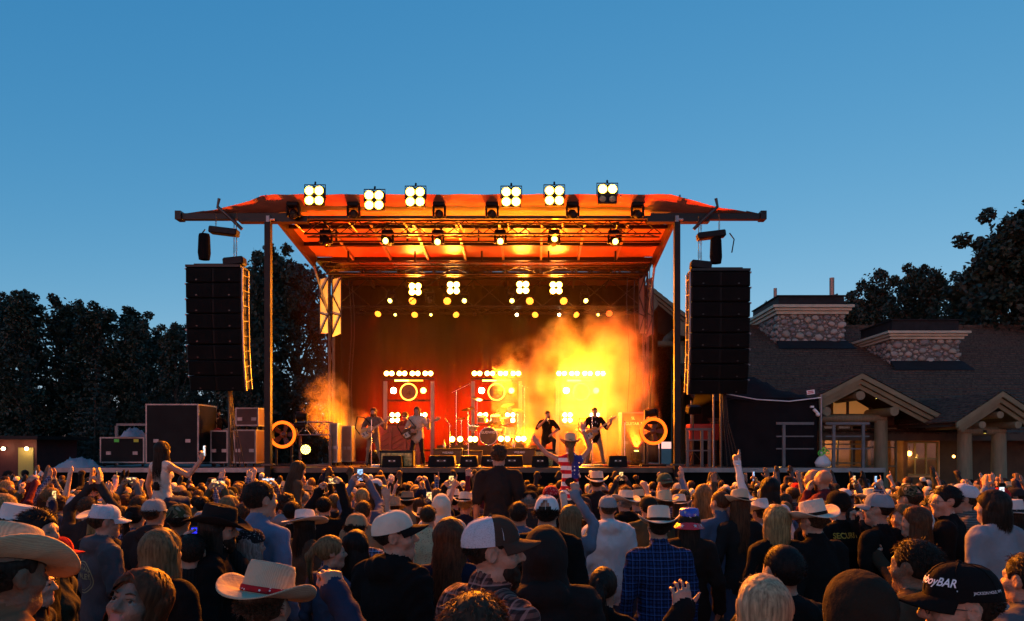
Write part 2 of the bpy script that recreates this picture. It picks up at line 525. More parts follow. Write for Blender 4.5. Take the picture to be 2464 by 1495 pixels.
# stone roof blocks
def river_stone_mesh(seed):
    r = random.Random(seed); bm = bmesh.new()
    bmesh.ops.create_icosphere(bm, subdivisions=1, radius=1.0)
    for v in bm.verts:
        v.co *= r.uniform(.86, 1.1)
    me = bpy.data.meshes.new('stone'); bm.to_mesh(me); bm.free()
    for p in me.polygons: p.use_smooth = True
    return me
STM = []
for i in range(6):
    for k in range(4):
        me = river_stone_mesh(i * 7 + k); me.materials.append(stone_ms[i]); STM.append(me)
def stone_block(name, x0, x1, y0, y1, z0, z1, zt, zp, seed, pipes):
    r = random.Random(seed)
    root = MB().bbox((x0 + .05, y0 + .05, z0 - 2.0), (x1 - .05, y1, z1)).build(name, mortar, lodge)
    # pale stepped cornice
    for k, (e, a, b) in enumerate(((.10, 0, .36), (.2, .36, .66), (.3, .66, 1.0))):
        h = zt - z1
        MB().bbox((x0 - e, y0 - e, z1 + a * h), (x1 + e, y1 + e, z1 + b * h - .012)).build('cornice', trim_pale, root)
    MB().bbox((x0 + .06, y0 + .06, zt - .002), (x1 - .06, y1, zp)).bbox((x0 - .02, y0 - .02, zp), (x1 + .02, y1, zp + .05)).build('parapet', parapet, root)
    sk = MB()
    sk.add([(x0 - .06, y0 - .05, z0 + .10), (x1 + .06, y0 - .05, z0 + .10), (x1 + .2, y0 - .75, roof_z(y0 - .75) + .1), (x0 - .2, y0 - .75, roof_z(y0 - .75) + .1)], [(0, 3, 2, 1)])
    sk.bbox((x0 - .03, y0 - .05, z0 - .02), (x1 + .03, y0 + .04, z0 + .12))
    sk.build('flashing', parapet, root)
    # river stones, packed like dry-laid rounds: big first
    def pack(u0, u1, v0, v1, nbig):
        got = []
        for target, tries in ((.19, 60), (.15, 120), (.11, 400), (.075, 900), (.05, 1200)):
            for _ in range(tries):
                rad = target * r.uniform(.8, 1.15)
                u = r.uniform(u0 + rad * .6, u1 - rad * .6); v = r.uniform(v0 + rad * .5, v1 - rad * .4)
                if all(((u - a) / 1.18) ** 2 + ((v - b)) ** 2 > ((rad + c) * .9) ** 2 for a, b, c in got):
                    got.append((u, v, rad))
        return got
    n = 0
    small = MB(); small.m = 0
    faces = [('f', pack(x0, x1, z0, z1, 0)), ('s', pack(y0, min(y1, y0 + 3.4), z0, z1, 0))]
    allst = []
    for w, lst in faces:
        for (u, v, rad) in lst:
            if w == 's' and v < roof_z(u) - .1: continue
            allst.append((rad * (1 if w == 'f' else .6), w, u, v, rad))
    allst.sort(key=lambda t: -t[0])
    ox, oy, oz = OFF[lodge.name]
    for k, (_, w, u, v, rad) in enumerate(allst):
        loc = Vector((u, y0 + .03, v)) if w == 'f' else Vector((x0 + .03, u, v))
        sc = (rad * 1.12 * r.uniform(.95, 1.15), rad * .55, rad * r.uniform(.85, 1.0))
        ang = (0 if w == 'f' else R(90))
        if k < 290:
            o = obj('stone', STM[r.randrange(len(STM))], root)
            o.location = loc - Vector((ox, oy, oz)); o.scale = sc; o.rotation_euler = Euler((0, r.uniform(-.3, .3), ang))
        else:
            small.ball(loc, 1.0, 4, sc if w == 'f' else (sc[1], sc[0], sc[2]))
    if small.v: tag(small.build('small_stones', stone_ms[1], root), kind='stuff')
    for (x, y, h, rr) in pipes:
        MB().cyl((x, y, zp - .3), (x, y, zp + h), rr, n=10).build('vent_pipe', copper_pipe, root)
stone_block('stone_block', 12.26, 15.66, 34, 38, 7.4, 8.85, 9.3, 9.76, 11, [(12.85, 36, .85, .09), (15.4, 35, 1.15, .12)])
stone_block('stone_block', 16.35, 19.5, 31, 34, 6.03, 7.13, 7.49, 8.0, 12, [])
# a small far stack left of the speaker column
ms = MB(); ms.bbox((7.6, 33, 6.5), (8.9, 34.5, 8.4)); ms.build('stone_block', trim_pale, lodge)
MB().bbox((7.75, 33.2, 8.4), (8.75, 34.4, 9.5)).build('parapet', parapet, lodge)

warm_lamp = mat('warm_lamp', (.9, .6, .2), .5, emit=(1.0, .45, .08), es=6)
room_glow = mat('lit_interior', (.55, .34, .16), .8, var=.4, vscale=2)

def gable(xc, yf, zpk, half, zev, depth, col_x, col_w, name, beam_z, log_r=.15):
    """porch gable: shingled slopes, stacked barge boards, log purlins, columns"""
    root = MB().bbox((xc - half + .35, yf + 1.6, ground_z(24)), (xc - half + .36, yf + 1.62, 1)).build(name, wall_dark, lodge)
    sl = (zpk - zev) / half
    for s in (-1, 1):
        g1 = MB(); n = 12
        for i in range(n):
            a = i / n; b = (i + 1.3) / n
            xa, xb = xc + s * half * (1 - a), xc + s * half * max(0, 1 - b)
            za, zb = zev + (zpk - zev) * a, zev + (zpk - zev) * min(1, b)
            ya = yf; yb = yf + depth
            g1.add([(xa, ya, za + .05), (xb, ya, zb + .015), (xb, yb, zb + .015), (xa, yb, za + .05), (xa, ya, za), (xa, yb, za)],
                   [(0, 1, 2, 3), (4, 0, 3, 5)])
        g1.build('roof_slope', shingle, root)
        so = MB(); so.add([(xc + s * half, yf + .3, zev - .12), (xc, yf + .3, zpk - .12), (xc, yf + depth, zpk - .12), (xc + s * half, yf + depth, zev - .12)], [(0, 1, 2, 3)])
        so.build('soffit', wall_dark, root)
        for k, (dz, th, dy) in enumerate(((0, .17, 0), (.185, .15, .1), (.35, .14, .2))):
            bb = MB(); e = half - .13 * k
            bb.add([(xc, yf + dy, zpk - dz), (xc + s * e, yf + dy, zpk - dz - sl * e), (xc + s * e, yf + dy, zpk - dz - sl * e - th), (xc, yf + dy, zpk - dz - th),
                    (xc, yf + dy + .07, zpk - dz), (xc + s * e, yf + dy + .07, zpk - dz - sl * e), (xc + s * e, yf + dy + .07, zpk - dz - sl * e - th), (xc, yf + dy + .07, zpk - dz - th)],
                   [(0, 1, 2, 3), (4, 7, 6, 5), (0, 4, 5, 1), (3, 2, 6, 7), (1, 5, 6, 2)])
            bb.build('barge_board', trim_green, root)
    for (x, z) in ((xc, zpk - .72), (xc + col_w, zpk - .72 - sl * col_w + .06), (xc - col_w, zpk - .72 - sl * col_w + .06)):
        MB().cyl((x, yf + .12, z), (x, yf + depth * .6, z), log_r, n=14).build('log_purlin', log_m, root)
    MB().cyl((xc - col_w - .15, yf + 1.0, beam_z), (xc + col_w + .15, yf + 1.0, beam_z), .14, n=12).build('log_beam', log_m, root)
    for x in (xc - col_w, xc + col_w):
        MB().lathe([(.24, ground_z(24) - .1), (.225, 1.2), (.205, beam_z - .08)], (x, yf + 1.0, 0), 16).build('log_column', log_col, root)
    return root
g1 = gable(10.86, 22.4, 4.66, 2.64, 3.28, 5.6, None, 1.12, 'porch', 3.22)
g2 = gable(14.45, 20.9, 3.95, 1.42, 3.0, 5.0, None, .55, 'porch', 2.75, .11)
# tall entrance gable next to the stage
g0 = gable(5.35, 30.5, 9.4, 3.0, 7.0, 6.0, None, 1.5, 'porch', 7.0, .32)
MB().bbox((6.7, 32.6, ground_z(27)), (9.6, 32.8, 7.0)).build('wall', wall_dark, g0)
# glazed porch wall: frame grid, panes, lit room behind
def window(root, x0, x1, z0, z1, y, nx, nz, name='window', pane_m=None, w=.05):
    f = MB()
    for i in range(nx + 1):
        x = x0 + (x1 - x0) * i / nx
        f.box((x, y, (z0 + z1) / 2), (w, .07, z1 - z0 + w))
    for j in range(nz + 1):
        z = z0 + (z1 - z0) * j / nz
        f.box(((x0 + x1) / 2, y + .004, z), (x1 - x0 - w, .06, w))
    fr = f.build(name, trim_green, root)
    for i in range(nx):
        for j in range(nz):
            xa = x0 + (x1 - x0) * i / nx + w / 2; xb = x0 + (x1 - x0) * (i + 1) / nx - w / 2
            za = z0 + (z1 - z0) * j / nz + w / 2; zb = z0 + (z1 - z0) * (j + 1) / nz - w / 2
            MB().bbox((xa, y + .01, za), (xb, y + .016, zb)).build('pane', pane_glass, fr)
    return fr
pane_glass = bpy.data.materials.new('pane_glass'); pane_glass.use_nodes = True
_n, _l = pane_glass.node_tree.nodes, pane_glass.node_tree.links
_n.clear(); _o = _n.new('ShaderNodeOutputMaterial'); _t = _n.new('ShaderNodeBsdfTransparent'); _g = _n.new('ShaderNodeBsdfGlossy')
_g.inputs['Roughness'].default_value = .05; _g.inputs['Color'].default_value = (.8, .8, .8, 1)
_t.inputs['Color'].default_value = (.85, .82, .75, 1)
_m = _n.new('ShaderNodeMixShader'); _fr = _n.new('ShaderNodeFresnel'); _fr.inputs[0].default_value = 1.5
_l.new(_fr.outputs[0], _m.inputs[0]); _l.new(_t.outputs[0], _m.inputs[1]); _l.new(_g.outputs[0], _m.inputs[2]); _l.new(_m.outputs[0], _o.inputs['Surface'])
gy = 24.3
window(g1, 8.9, 11.9, 1.0, 3.0, gy, 6, 3)
window(g1, 11.95, 13.0, .2, 2.9, gy + .05, 2, 4)
ro = MB()          # porch room: back wall, ceiling, side walls
ro.quad((8.4, 25.5, -.5), (13.4, 25.5, -.5), (13.4, 25.5, 4.2), (8.4, 25.5, 4.2))
ro.quad((8.45, gy, -.5), (8.45, 25.5, -.5), (8.45, 25.5, 3.3), (8.45, gy, 3.3)).quad((13.4, gy, -.5), (13.4, 25.5, -.5), (13.4, 25.5, 3.3), (13.4, gy, 3.3))
ro.build('interior_wall', room_glow, g1)
tri = MB()
for x0, x1, h0, h1 in ((9.35, 9.75, .2, .5), (9.85, 10.35, .52, .88), (10.75, 11.2, .92, .68), (11.3, 12.0, .62, .2)):
    t = MB(); z0 = 3.42
    t.add([(x0, gy, z0), (x1, gy, z0), (x1, gy, z0 + h1), (x0, gy, z0 + h0), (x0, gy + .02, z0), (x1, gy + .02, z0), (x1, gy + .02, z0 + h1), (x0, gy + .02, z0 + h0)],
          [(0, 1, 2, 3), (4, 7, 6, 5), (0, 3, 7, 4), (1, 5, 6, 2), (2, 6, 7, 3)])
    t.build('gable_pane', mat('gable_glass', (.4, .22, .08), .4, emit=(1, .42, .1), es=.12), g1)
fm = MB()
for x, h in ((9.3, .2), (9.8, .55), (10.55, 1.0), (11.25, .7), (12.05, .2)):
    fm.box((x, gy, 3.4 + h / 2), (.07 if x != 10.55 else .2, .09, h + .1))
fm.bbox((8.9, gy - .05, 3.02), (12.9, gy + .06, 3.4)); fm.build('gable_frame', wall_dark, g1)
# lamps in and on the lodge
def lodge_lamp(x, y, z, r, e, parent=None, name='wall_lantern', label='', shade=True):
    t = thing(name, label, 'lamp', (x, y, z), world=True)
    MB().lathe([(r * .45, z - r), (r * .8, z - r * .6), (r, z), (r * .75, z + r * .7), (.01, z + r)], (x, y, 0), 10).build('lamp_shade', warm_lamp, t)
    MB().cyl((x, y, z + r), (x, y, z + r * 3), r * .12, n=6).build('stem', black_metal, t)
    lamp('lantern_light', 'POINT', (x, y - .1, z - r * 1.6), energy=e, color=(1, .5, .13), parent=t, soft=.06)
    return t
lodge_lamp(9.95, 24.9, 2.55, .07, 9, name='pendant_lamp', label='small glowing pendant lamp inside the lodge porch, left of the chandelier')
lodge_lamp(10.65, 24.8, 2.6, .12, 16, name='chandelier', label='bright chandelier glowing inside the lodge porch')
lodge_lamp(9.15, 25.2, 2.0, .09, 11, name='table_lamp', label='glowing table lamp low behind the lodge porch window')
# window under the main eave
window(lodge, 13.5, 15.2, 1.2, 2.4, 25.55, 4, 2)
MB().bbox((13.4, 25.57, 1.1), (15.3, 25.59, 2.5)).build('interior_wall', room_glow, lodge)
lodge_lamp(13.95, 25.2, 2.0, .09, 7, name='wall_lantern', label='lantern glowing at the small window right of the lodge porch column')
lodge_lamp(15.1, 24.4, 1.9, .05, 4, name='wall_lantern', label='lantern glowing under the second, smaller porch gable')
for i, (px, py, Y, lab) in enumerate([(2110, 959, 23.4, 'small lit downlight under the larger porch gable'), (2370, 1043, 21.6, 'small lit downlight under the smaller porch gable')]):
    p = P(px, py, Y); dl = thing('downlight', lab, 'lamp', p, world=True)
    MB().cyl(p, p + Vector((0, 0, .1)), .05, n=10).build('housing', black_metal, dl)
    MB().disc(p - Vector((0, 0, .003)), .042, n=10).build('lens', lamp_yellow, dl)
cam_w = thing('security_camera', 'white security camera on the left barge board of the porch gable', 'camera', P(1958, 985, 22.2), world=True)
c0 = P(1958, 985, 22.2)
MB().cyl(c0, c0 + Vector((.12, .0, -.12)), .05, n=10).ball(c0 + Vector((.14, 0, -.17)), .07, 8).build('housing', white_paint, cam_w)
MB().box(c0 + Vector((-.05, .1, .08)), (.1, .25, .06)).build('bracket', white_paint, cam_w)

# red hut far left
hut_red = mat('red_hut_boards', (.08, .012, .01), .8, var=.3, vscale=4, stretch=(8, 1, 1))
hb = P(0, 1060, 34); hz = ground_z(34)
hut = thing('red_hut', 'low dark red hut with two lamps at the far left', 'building', (-25.5, 34, hz), world=True)
MB().bbox((-30, 34, hz), (-24.7, 37, 2.6)).build('wall', hut_red, hut)
MB().bbox((-30.3, 33.5, 2.6), (-24.3, 37.4, 2.78)).build('roof', black_metal, hut)
MB().bbox((-28.3, 33.97, hz), (-27.4, 34.04, 1.9)).build('door', wall_dark, hut)
MB().bbox((-25.6, 33.96, .7), (-24.85, 34.03, 2.2)).build('shutter', mat('ochre_shutter', (.45, .33, .08), .7), hut)
for px, lab in ((8, 'bright lamp on the red hut at the far left edge'), (64, 'bright lamp on the red hut beside the yellow shutter')):
    p = P(px, 1080, 33.8)
    t = thing('hut_lamp', lab, 'lamp', p, world=True)
    MB().ball(p, .09, 8).build('bulb', mat('hut_bulb', (.9, .9, .8), .4, emit=(1, .8, .5), es=5), t)
    MB().cyl(p + Vector((0, .05, 0)), p + Vector((0, .22, .05)), .03, n=6).build('bracket', black_metal, t)
    lamp('hut_light', 'POINT', p + Vector((0, -.15, 0)), energy=9, color=(1, .7, .35), parent=t)
# ------------------------------------------------------------------ stage
XL, XR, YF, YB, DZ = -8.1, 4.55, 21.0, 29.0, 1.6
GZ = ground_z(22)
deck_m = mat('stage_deck', (.05, .04, .035), .35, var=.4, vscale=2, bump=.2, bscale=30)
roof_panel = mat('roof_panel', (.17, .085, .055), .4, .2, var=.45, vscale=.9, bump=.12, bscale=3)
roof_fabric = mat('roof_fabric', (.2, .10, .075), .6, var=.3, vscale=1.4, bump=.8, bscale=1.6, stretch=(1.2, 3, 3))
rib_m = mat('roof_rib', (.3, .28, .26), .4, .8)
pipe_m = mat('pipe_black', (.02, .018, .017), .4, .7)
mast_m = mat('mast_paint', (.014, .011, .01), .5, .2, spec=.2, var=.3, vscale=3)
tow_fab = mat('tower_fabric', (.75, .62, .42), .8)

stage = thing('mobile_stage', 'mobile concert stage with lit roof, black skirt and long side beams', 'stage', (-1.8, 25, GZ), world=True)
MB().bbox((XL, YF, DZ - .16), (XR, YB, DZ)).build('deck', deck_m, stage)
MB().bbox((XL, YF - .05, DZ - .15), (XR, YF - .004, DZ + .004)).build('deck_edge', dark_steel, stage)
def cloth_sheet(a, b, z0, z1, amp=.04, waves=20, seed=0, n=None):
    """hanging cloth between two plan points with vertical folds"""
    rr = random.Random(seed); a, b = Vector((a[0], a[1], 0)), Vector((b[0], b[1], 0))
    L = (b - a).length; n = n or max(12, int(L * 10)); d = (b - a) / n
    nrm = Vector((-(b - a).y, (b - a).x, 0)).normalized()
    ph = [rr.uniform(0, 6) for _ in range(3)]
    vs, fs = [], []
    for i in range(n + 1):
        t = i / n * L
        w = amp * (math.sin(t * waves / 3 + ph[0]) + .6 * math.sin(t * waves / 1.7 + ph[1]) + .4 * math.sin(t * waves + ph[2]))
        for j, z in enumerate((z0, z0 + (z1 - z0) * .5, z1)):
            p = a + d * i + nrm * w * (1, .8, .5)[j]
            vs.append((p.x, p.y, z))
    for i in range(n):
        for j in range(2):
            fs.append((i * 3 + j, (i + 1) * 3 + j, (i + 1) * 3 + j + 1, i * 3 + j + 1))
    return vs, fs
sk = MB(); sk.smooth = True; sk.add(*cloth_sheet((XL, YF - .03), (XR, YF - .03), GZ, DZ - .14, .03, 9)); sk.build('skirt', black_cloth, stage)
bd = MB(); bd.smooth = True; bd.add(*cloth_sheet((XL - .2, YB - .1), (XR + .5, YB - .1), DZ + .01, 9.1, .07, 10, 3)); bd.build('backdrop', mat('backdrop_cloth', (.0075, .005, .0045), .9, spec=.05, var=.3, vscale=1.2, bump=.6, bscale=2.5, stretch=(3, 3, .5)), stage)
for s, x in (('l', XL + .05), ('r', XR + .3)):
    c = MB(); c.smooth = True; c.add(*cloth_sheet((x, 26.6), (x, YB - .2), DZ + .01, 7.6, .06, 12, 5)); c.build('side_drape', black_cloth, stage)
# wings
for nm, x0, x1 in (('wing', -14.9, XL - .03), ('wing', XR + .03, 11.0)):
    w = MB().bbox((x0, 21.25, DZ - .14), (x1, 26, DZ - .02)).build(nm, deck_m, stage)
    MB().bbox((x0, 21.19, DZ - .15), (x1, 21.245, DZ - .01)).build('wing_edge', grey_steel, w)
    k = MB(); k.smooth = True; k.add(*cloth_sheet((x0, 21.3), (x1, 21.3), GZ, DZ - .15, .03, 9, 4)); k.build('skirt', black_cloth, w)
    lg = MB()
    for x in np.arange(x0 + .2, x1, 1.5):
        MB().cyl((x, 22.5, GZ), (x, 22.5, DZ - .15), .04, n=6).build('leg', dark_steel, w)

# roof
def rz(y): return 9.62 - (y - 21.3) * .085
YR0, YR1 = 21.3, 28.95
roof = MB()
roof.bbox((XL, YR0, rz(YR0) + .3), (XR, YR1, rz(YR0) + .36)); roof = roof.build('roof', parapet, stage)
nx, ny = 9, 5
xr_ = [XL + (XR - XL) * i / nx for i in range(nx + 1)]
yr_ = [YR0, 22.6, 24.1, 25.6, 27.2, YR1]
rr = random.Random(8)
for i in range(nx):
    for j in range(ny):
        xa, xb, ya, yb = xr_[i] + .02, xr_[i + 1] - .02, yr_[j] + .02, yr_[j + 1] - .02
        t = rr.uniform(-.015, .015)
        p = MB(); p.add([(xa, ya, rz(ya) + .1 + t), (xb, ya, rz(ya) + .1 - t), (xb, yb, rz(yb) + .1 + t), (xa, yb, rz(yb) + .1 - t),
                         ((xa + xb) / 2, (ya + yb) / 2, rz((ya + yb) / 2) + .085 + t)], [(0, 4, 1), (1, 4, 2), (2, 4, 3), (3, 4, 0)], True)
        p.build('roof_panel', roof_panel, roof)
for i in range(nx + 1):
    MB().add([(xr_[i] - .04, YR0, rz(YR0) - .02), (xr_[i] + .04, YR0, rz(YR0) - .02), (xr_[i] + .04, YR1, rz(YR1) - .02), (xr_[i] - .04, YR1, rz(YR1) - .02),
              (xr_[i] - .04, YR0, rz(YR0) + .12), (xr_[i] + .04, YR0, rz(YR0) + .12), (xr_[i] + .04, YR1, rz(YR1) + .12), (xr_[i] - .04, YR1, rz(YR1) + .12)],
             [(0, 1, 2, 3), (0, 3, 7, 4), (1, 5, 6, 2), (0, 4, 5, 1)]).build('roof_rib', rib_m, roof)
for j in range(1, ny):
    MB().bbox((XL, yr_[j] - .05, rz(yr_[j]) - .03), (XR, yr_[j] + .05, rz(yr_[j]) + .09)).build('purlin', pipe_m, roof)
# side lips of the roof
for x in (XL, XR):
    MB().add([(x - .06, YR0 - .3, rz(YR0) - .12), (x + .06, YR0 - .3, rz(YR0) - .12), (x + .06, 25.4, rz(25.4) - .35), (x - .06, 25.4, rz(25.4) - .35),
              (x - .06, YR0 - .3, rz(YR0) + .3), (x + .06, YR0 - .3, rz(YR0) + .3), (x + .06, 25.4, rz(25.4) + .1), (x - .06, 25.4, rz(25.4) + .1)],
             [(0, 1, 2, 3), (0, 3, 7, 4), (1, 5, 6, 2), (0, 4, 5, 1), (4, 7, 6, 5), (3, 2, 6, 7)]).build('roof_edge', dark_steel, roof)
    xs_ = x + (.5 if x < 0 else -.15)
    MB().cyl((x, 25.3, rz(25.3) - .3), (xs_, 26.2, 6.6), .045, n=7).build('brace', rib_m, stage)
# front fabric canopy with swept tips along the long beam
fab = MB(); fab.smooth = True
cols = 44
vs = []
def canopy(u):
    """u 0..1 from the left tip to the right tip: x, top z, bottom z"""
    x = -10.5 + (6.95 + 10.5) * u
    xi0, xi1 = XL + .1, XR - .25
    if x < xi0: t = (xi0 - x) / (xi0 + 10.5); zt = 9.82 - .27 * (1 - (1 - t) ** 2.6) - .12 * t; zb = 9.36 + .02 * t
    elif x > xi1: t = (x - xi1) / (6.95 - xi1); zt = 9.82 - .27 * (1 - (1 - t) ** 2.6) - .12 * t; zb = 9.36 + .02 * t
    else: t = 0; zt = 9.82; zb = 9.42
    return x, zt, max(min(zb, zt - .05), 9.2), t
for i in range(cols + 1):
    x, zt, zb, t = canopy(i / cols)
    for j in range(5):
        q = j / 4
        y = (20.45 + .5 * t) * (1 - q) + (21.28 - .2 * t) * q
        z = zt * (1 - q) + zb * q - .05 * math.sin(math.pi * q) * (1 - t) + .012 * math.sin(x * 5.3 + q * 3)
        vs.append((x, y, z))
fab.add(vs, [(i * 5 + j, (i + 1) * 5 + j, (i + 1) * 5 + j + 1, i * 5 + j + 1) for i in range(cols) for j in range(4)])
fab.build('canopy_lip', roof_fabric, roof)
for i in range(3):                     # struts holding the lip
    pass
for x in [XL + .1 + k * (XR - XL - .2) / 7 for k in range(8)]:
    MB().cyl((x, 20.5, 9.8), (x + (1.0 if x < -1.8 else .35) * .4, 22.7, rz(22.7) - .1), .035, n=6).build('lip_strut', rib_m, roof)
beam = MB(); beam.bbox((-10.85, 20.93, 9.24), (XL + 1.0, 21.12, 9.42)).bbox((XR - .9, 20.93, 9.24), (7.1, 21.12, 9.42)).bbox((XL + 1.0, 20.98, 9.27), (XR - .9, 21.07, 9.36)); bm_o = beam.build('long_beam', pipe_m, stage)
for x in (-10.85, 7.1):
    MB().box((x, 21.02, 9.35), (.18, .3, .26)).cyl((x, 21.02, 9.4), (x * .93, 21.0, 9.5), .02).build('beam_end', pipe_m, bm_o)
MB().bbox((XL - .9, 20.9, 9.15), (XL + 1.2, 21.15, 9.32)).build('beam_sleeve', pipe_m, bm_o)
MB().bbox((XR - 1.0, 20.9, 9.15), (XR + .9, 21.15, 9.32)).build('beam_sleeve', pipe_m, bm_o)
# masts
for x in (XL + .04, XR - .12):
    m_ = MB().bbox((x - .09, 20.75, GZ), (x + .09, 20.93, 9.1)).build('mast', mast_m, stage)
    MB().box((x, 20.84, 9.15), (.1, .1, .3)).box((x + .1, 20.84, 9.2), (.18, .05, .05)).build('mast_head', grey_steel, m_)
    MB().box((x, 20.84, DZ + .1), (.34, .34, .05)).box((x, 20.84, GZ + .03), (.6, .6, .06)).build('mast_foot', dark_steel, m_)
# trusses
def truss(a, b, w, h, r=.028, bay=.6, parent=None, mt=None, name='truss', down=True):
    a, b = Vector(a), Vector(b); L = (b - a).length; d = (b - a) / L
    up = Vector((0, 0, 1)) if abs(d.z) < .8 else Vector((0, 1, 0)); sd = d.cross(up).normalized(); up = sd.cross(d)
    t = MB(); cs = [sd * w / 2 + up * h / 2, -sd * w / 2 + up * h / 2, -sd * w / 2 - up * h / 2, sd * w / 2 - up * h / 2]
    for c in cs: t.cyl(a + c, b + c, r, n=6)
    n = max(2, int(L / bay))
    for i in range(n):
        p, q = a + d * L * i / n, a + d * L * (i + 1) / n
        for k in range(4):
            c0, c1 = cs[k], cs[(k + 1) % 4]
            if i % 2: c0, c1 = c1, c0
            t.cyl(p + c0, q + c1, r * .6, n=5, caps=False)
    return t.build(name, mt or pipe_m, parent)
truss((XL + .8, 22.0, 9.28), (XR - .4, 22.0, 9.28), .34, .42, .03, .55, stage)
truss((XL + .3, 25.9, 8.92), (XR - .2, 25.9, 8.92), .3, .3, .03, .8, stage)
truss((XL + .4, 27.0, 8.35), (XR - .1, 27.0, 8.35), .4, 1.15, .03, 1.25, stage)
truss((XL + .9, 28.0, 7.85), (XR + .1, 28.0, 7.85), .25, .25, .025, .5, stage)
for (y, z, x0, x1) in ((23.0, 9.17, XL + .9, XR - .2), (24.5, 8.88, XL + .9, XR - .3), (20.75, 9.72, -7.4, -6.1), (20.75, 9.72, -5.35, -4.55), (20.75, 9.72, -3.2, -2.1),
                       (20.75, 9.72, -1.75, -.8), (20.75, 9.72, .2, 1.75), (20.75, 9.72, 2.2, 3.9)):
    MB().cyl((x0, y, z), (x1, y, z), .035, n=7).build('light_bar', pipe_m, stage)
for x in np.arange(XL + 1.5, XR, 2.4):
    for y, z in ((23.0, 9.17), (24.5, 8.88)):
        MB().box((x, y, z + .2), (.06, .06, .4)).build('bar_hanger', pipe_m, stage)
# truss towers with lit fabric, both sides
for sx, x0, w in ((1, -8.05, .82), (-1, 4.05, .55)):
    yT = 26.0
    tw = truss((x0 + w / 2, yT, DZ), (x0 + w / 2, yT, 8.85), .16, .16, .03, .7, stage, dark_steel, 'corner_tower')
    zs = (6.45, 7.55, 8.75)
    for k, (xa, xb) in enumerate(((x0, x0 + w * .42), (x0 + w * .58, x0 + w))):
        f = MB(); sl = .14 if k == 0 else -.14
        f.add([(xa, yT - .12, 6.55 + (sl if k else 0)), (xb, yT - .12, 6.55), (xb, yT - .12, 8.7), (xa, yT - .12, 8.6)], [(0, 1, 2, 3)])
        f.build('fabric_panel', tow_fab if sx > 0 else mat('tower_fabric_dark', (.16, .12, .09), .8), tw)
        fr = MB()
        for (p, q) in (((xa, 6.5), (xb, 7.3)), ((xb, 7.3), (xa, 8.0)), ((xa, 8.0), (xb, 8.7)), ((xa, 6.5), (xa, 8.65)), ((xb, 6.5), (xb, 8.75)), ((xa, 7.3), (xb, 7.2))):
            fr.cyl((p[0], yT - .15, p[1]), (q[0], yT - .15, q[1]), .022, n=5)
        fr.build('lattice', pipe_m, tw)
# cables hanging at the towers
for x, y in ((-7.0, 26.2), (-6.9, 26.25), (3.6, 25.5), (4.2, 24.0), (3.95, 26)):
    pts = [(x + .06 * math.sin(k * .9 + x), y, 8.6 - k * .7) for k in range(10)]
    MB().tube(pts, .018, 5).build('hanging_cable', pipe_m, stage)

